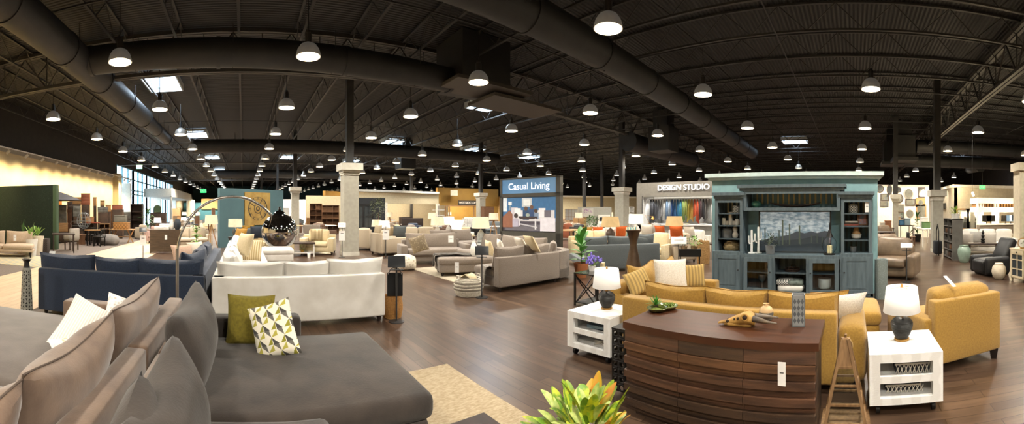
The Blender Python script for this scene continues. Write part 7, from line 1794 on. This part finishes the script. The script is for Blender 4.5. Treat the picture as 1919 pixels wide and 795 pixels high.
# white sofa, dark console behind the recliner
sofa('sofa', 'white sofa with pillows behind the dark console table', M_ivory, (*P2(1850, 15.8), 0), radians(70), 2.4, .95, 3, .74, .2, .6, .45, .92, k=1)
for px, yb, d, lb in ((1812, 462, 14.2, 'plump white pillow at the left of the white sofa on the right'), (1830, 458, 14.6, 'pale grey pillow on the white sofa on the right'), (1855, 460, 14.4, 'white square pillow on the white sofa on the right')):
    pillow(lb, M_boucle if 'grey' not in lb else mat('grey_weave', 'b5b2ac', .95), pp(px, yb, d), radians(70), -14, .5, .5, .16, n=8)
x, y = P2(1842, 12.6); table('dark carved console table before the white sofa', (x, y, 0), radians(70), .95, .4, .62, M_dkwood)
vase('dark ridged pagoda ornament on the dark console table', (x, y, .62), [(.06, 0), (.07, .05), (.05, .07), (.08, .12), (.04, .16), (.06, .24), (.03, .28), (.045, .34), (.015, .4), (.001, .46)], M_iron, name='ornament', cat='ornament')
for q, px in enumerate((1805, 1822)):
    t = thing('floor_mirror', ['leaning gilt mirror on the grey wall behind the bookcase', 'wide gilt mirror right of the leaning one on the grey wall'][q], 'mirror', (gx-.06, dy_(px, gx), .6), -pi/2)
    G().bx(-.42, .42, 0, .05, 0, 1.2).obj('mirror_frame', M_ltwood, t); G().bx(-.34, .34, -.005, 0, .08, 1.12).obj('mirror_glass', M_mir, t)
# leather seat and tables right of the wall unit
t = seating('recliner', 'taupe leather armchair right of the wall unit', 'armchair', M_ltan, (10.2, -1.15, 0), radians(70), [('base', -.5, .5, .05, .9, .06, .34), ('backrest', -.52, .52, 0, .24, .06, .8, .1), ('armrest', -.68, -.44, .05, 1.0, .05, .6, .1), ('armrest', .44, .68, .05, 1.0, .05, .6, .1)], [(-.44, .44, .2, 1.0, .3, .5)], [(0, .26, .46, .86, .5, .22, 0, 12, 'box')], rnd=.12)
seating('sofa', 'taupe leather sofa behind the leather armchair', 'sofa', M_ltan, (11.8, -.5, 0), radians(85), [('base', -.9, .9, .05, .9, .06, .34), ('backrest', -.9, .9, 0, .24, .06, .8, .1), ('armrest', -1.1, -.86, .05, 1.0, .05, .6, .1), ('armrest', .86, 1.1, .05, 1.0, .05, .6, .1)], [(-.86, 0, .2, 1.0, .3, .5), (.01, .86, .2, 1.0, .3, .5)], [(-.42, .26, .46, .84, .5, .22, 0, 12, 'box'), (.42, .26, .46, .84, .5, .22, 0, 12, 'box')])
sign_stand('pale sign card on a stand beside the leather armchair', *P2(1699, 9.0), h=.86, dark=False, w=.27, tilt=62)
for q, (px, d, lb, w_, h_) in enumerate(((1704, 15.5, 'wooden stool among the tables by the mirror wall', .35, .5), (1710, 16.2, 'second wooden stool nearer the white column', .3, .6), (1734, 18.9, 'long white display table before the mirror wall', 2.6, .85), (1660, 21, 'dark round table under the left mirrors', 1.2, .75), (1696, 22.6, 'dark display table stacked with goods', 1.6, .85))):
    table(lb, (*P2(px, d), 0), 0, w_, w_*.8 if q < 2 else .8, h_, [M_mdwood, M_mdwood, M_cw, M_dkwood, M_dkwood][q])
for q, (px, d, z, c, lb) in enumerate(((1690, 22.4, .85, '3f6f9a', 'blue box on the dark display table'), (1700, 22.4, .85, '7f95a5', 'pale blue box on the dark display table'), (1682, 22.4, .85, 'b9a58a', 'tan box on the dark display table'), (1655, 21, .75, 'c9c0b0', 'cream box on the round table under the mirrors'), (1664, 21, .75, '8a5a3a', 'brown box on the round table under the mirrors'), (1731, 19.6, .85, 'e0ddd6', 'white box on the long display table'), (1735, 18.4, .85, '5b7a4a', 'green box on the long display table'))):
    boxitem('gift_box', 'box', lb, (*P2(px, d), z), 0, .42, .35, .3+.1*(q % 3), mat('box_'+c, c, .7))
plant('tall leafy palm by the mirror wall', (*P2(1719, 21), 0), 1.9, (.17, .22, .4), M_iron, M_leafD, .7, .1, 26, 1.3, .5, 21)
t = thing('hand_truck', 'dark metal golf style rack leaning beside the white column', 'rack', (*P2(1757, 14.6), 0), 0)
G().tube([(-.2,0,0), (-.2,0,.9), (0,0,1.15), (.2,0,.9), (.2,0,0)], .02, 8).obj('hoop', M_iron, t); G().rbox((0,0,.3), (.36, .3, .5), .06, k=1).obj('rack_bag', M_dkw, t)

# ================================================================ distant furniture, filling the floor between the rooms
M_lin = MATS['linen_shade']
far_cols = {'white': M_ivory, 'beige': M_beige, 'cream': M_cream_f, 'grey': M_greige, 'brown': mat('far_brown', '5b4232', .8), 'slate': M_slate, 'tan': M_ltan, 'navy': M_navy, 'rust': mat('far_rust', '8a4a2d', .8), 'black': M_blk_l}
wood_cols = {'dark': M_dkwood, 'walnut': M_mdwood, 'pale': M_ltwood, 'white': M_cw}
zones = [('beyond the louvred cabinet', 345, 408, 27, 52), ('far down beside the pale aisle', 322, 360, 42, 54), ('behind the blue clock wall', 530, 560, 24, 42), ('between the small column and the white column', 560, 632, 21, 42), ('inside the cream rooms', 728, 818, 32, 37), ('before the cream rooms', 690, 818, 20.5, 28.5), ('before the loft rooms', 822, 934, 19, 34), ('inside the loft rooms', 835, 930, 41, 45), ('right of the picture sign', 1052, 1090, 17, 44), ('between the fig tree and the studio', 1112, 1186, 18, 44), ('past the studio and mirror wall', 1650, 1735, 14.5, 20.5)]
protos = {}
rr = random.Random(31)
def far(kind, cname, label, loc, rz):
    key = (kind, cname)
    if key in protos: return dup(protos[key], loc, rz, label)
    if kind == 'sofa': t = sofa('sofa', label, far_cols[cname], loc, rz, 2.1, .92, 2, .76, .18, .6, .45, .94, k=1)
    elif kind == 'armchair': t = sofa('armchair', label, far_cols[cname], loc, rz, .95, .9, 1, .8, .16, .62, .45, .92, k=1)
    elif kind == 'dining chair': t = chair(label, loc, rz, far_cols[cname])
    elif kind == 'bed': t = bed(label, loc, rz, 1.6, far_cols[cname], M_dkwood)
    elif kind == 'table': t = table(label, loc, rz, 1.5, .9, .76, wood_cols[cname])
    elif kind == 'round table': t = table(label, loc, rz, 1.2, 1.2, .76, wood_cols[cname], None, True, False, 'round_table', True)
    elif kind == 'cabinet': t = chest(label, loc, rz, 1.1, .45, 1.15, wood_cols[cname], 3, 2, 'cabinet')
    elif kind == 'bookcase': t = bookcase(label, loc, rz, .95, .38, 2.0, wood_cols[cname], 2, 5)
    elif kind == 'floor lamp': t = floorlamp(label, loc, 1.55, M_iron if cname == 'dark' else M_ltwood, cname == 'pale')
    protos[key] = t; return t
kinds_ = ['sofa', 'dining chair', 'table', 'armchair', 'cabinet', 'floor lamp', 'bed', 'bookcase', 'round table', 'dining chair', 'armchair']
taken = [(*P2(655, 14.6), .45), (*P2(553, 25.8), .45), (*P2(901, 30), .45), (*P2(1165.5, 23), .5), (*P2(1678, 22), .4), (*P2(520, 40), .3), (*P2(490, 48), .3), (*P2(771, 38), .3), (*P2(1095, 34), .3), (*P2(1128, 37), .3), (*P2(1725, 19.2), 1.2), (*P2(866, 22), 1.2), (*P2(866, 31), 1.7), (*P2(822, 21.5), .6), (*P2(820, 16.6), .6), (*P2(840, 17.4), .6), (SX+.6, 7.5, 3.2), (*P2(1131, 32.3), 1), (*P2(1108, 23), .6), (*P2(709, 21.4), .7), (*P2(681, 22.5), .9), (*P2(765, 17), 1.6), (8, 13.2, 1.3), (*P2(1071, 33), .8), (*P2(592, 28), .8), (*P2(618, 29), .9), (*P2(585, 18.6), .8), (10.15, -1.15, 1), (11.8, -.5, 1.3), (15.4, -3.4, .6), (*P2(1704, 15.5), .4), (*P2(1710, 16.2), .4), (*P2(1724, 20), .5)]
for (qa, da, qb, db) in ((668,29.5,822,34), (820,36,934,39), (640,37,840,41), (826,46,940,48), (664,24.5,722,25), (574,31,614,31), (610,34,640,36), (520,44,600,46), (412,17.4,531,19.8), (1086,31,1146,33), (934,39,946,36)):
    A_, B_ = Vector(P2(qa, da)), Vector(P2(qb, db)); n_ = int((B_-A_).length/.5)+1
    for i in range(n_+1): c_ = A_.lerp(B_, i/n_); taken.append((c_.x, c_.y, .22))
for zi, (ph, p0, p1, d0, d1) in enumerate(zones):
    used_ = set(); want = int(8 + (p1-p0)*.11); k_ = 0; tries = 0
    if 'far down' in ph or 'inside' in ph: want = 9
    while k_ < want and tries < 260:
        tries += 1
        kd = kinds_[(k_+zi*3) % len(kinds_)]; px = rr.uniform(p0, p1); d = rr.uniform(d0, d1); x, y = P2(px, d)
        rad_ = {'sofa': 1.25, 'bed': 1.5, 'table': .95, 'round table': .85, 'armchair': .75, 'cabinet': .7, 'bookcase': .65, 'dining chair': .45, 'floor lamp': .4}[kd]
        if kd in ('bookcase', 'cabinet') and d < 26 and not (zi in (2, 3)): 
            k_ += 0; kd = 'armchair'; rad_ = .75
        if any((x-a_)**2+(y-b_)**2 < (rad_+c_)**2 for a_, b_, c_ in taken): continue
        if any(abs(x-o_[0]) < rad_+.4 and abs(y-o_[1]) < rad_+.4 for o_ in ((3.95, 14.1),)): continue
        pool = list(wood_cols) if kd in ('table', 'round table', 'cabinet', 'bookcase') else (['dark', 'pale'] if kd == 'floor lamp' else list(far_cols))
        pool = [c for c in pool if (kd, c) not in used_]
        if not pool: k_ += 1; continue
        c = rr.choice(pool); used_.add((kd, c)); taken.append((x, y, rad_))
        far(kd, c, 'distant %s %s %s' % (c + (' wood' if kd in ('table', 'round table', 'cabinet', 'bookcase') and c != 'white' else (' legged' if kd == 'floor lamp' else '')), kd, ph), (x, y, 0), rr.choice((0, pi/2, pi, -pi/2)) + rr.uniform(-.2, .2))
        k_ += 1
# a few surveyed pieces that stand out among them
t = thing('chaise_longue', 'white angled chaise longue before the loft rooms', 'chaise', (*P2(866, 22), 0), radians(30))
G().rbox((0, 0, .34), (1.6, .8, .22), .06, k=1).obj('seat', M_boucle, t); G().rbox((.0, 0, 0), (1.0, .8, .18), .06, k=1, M=RM((-.75, 0, .72), 0, radians(-55))).obj('backrest', M_boucle, t)
for a_ in (-.7, .7):
    for b_ in (-.3, .3): G().bx(a_-.03, a_+.03, b_-.03, b_+.03, 0, .25).obj('leg', M_cw, t)
t = thing('canopy_bed', 'pale wooden four poster frame before the loft sign', 'bed', (*P2(866, 31), 0), radians(-20))
for a_ in (-1.2, 1.2):
    for b_ in (-.9, .9): G().bx(a_-.05, a_+.05, b_-.05, b_+.05, 0, 2.1).obj('post', M_ltwood, t)
g = G()
for b_ in (-.9, .9): g.bx(-1.2, 1.2, b_-.04, b_+.04, 2.04, 2.12)
for a_ in (-1.2, 1.2): g.bx(a_-.04, a_+.04, -.9, .9, 2.04, 2.12)
g.obj('canopy_rail', M_ltwood, t); G().rbox((0, 0, .45), (2.2, 1.7, .4), .06, k=1).obj('mattress', M_cw, t)
t = thing('display_rack', 'tall white tiered display rack behind the beige sofa lamps', 'rack', (*P2(822, 21.5), 0))
for z in (.5, .8, 1.1, 1.4, 1.7): G().lathe([(.34, z), (.34, z+.03), (.001, z+.03)], n=16).obj('tier', M_cw, t)
G().tube([(0,0,0), (0,0,1.95)], .03, 8).obj('pole', M_steelb, t); G().lathe([(.3, 0), (.3, .03), (.001, .03)], n=16).obj('foot_plate', M_steelb, t)
for q, (px, d) in enumerate(((820, 16.6), (840, 17.4))):
    x, y = P2(px, d); table(['small dark table under the tan shaded lamp behind the loveseat', 'small dark table under the white shaded lamp behind the loveseat'][q], (x, y, 0), 0, .5, .5, .6, M_dkwood); lamp(['tan shaded lamp behind the greige loveseat', 'white shaded lamp behind the greige loveseat'][q], (x, y, .6), (.26, .3), .36, .42, None, M_cw, M_lin if q == 0 else M_shade)
plant('young fig tree in a pale pot right of the louvred cabinet', (*P2(368, 15.2), 0), 1.35, (.16, .2, .4), mat('planter_ivory', 'd3c6b0', .7), M_leafL, .26, .13, 26, 1.3, .4, 17)
floorlamp('white shaded wooden tripod floor lamp left of the blue wall', (*P2(396, 15.6), 0), 1.5, M_ltwood, True, M_lin)
sofa('sofa', 'pale beige sofa behind the young fig tree', M_beige, (*P2(352, 18), 0), radians(200), 1.9, .9, 2, .76, .18, .6, .45, .92, k=1)
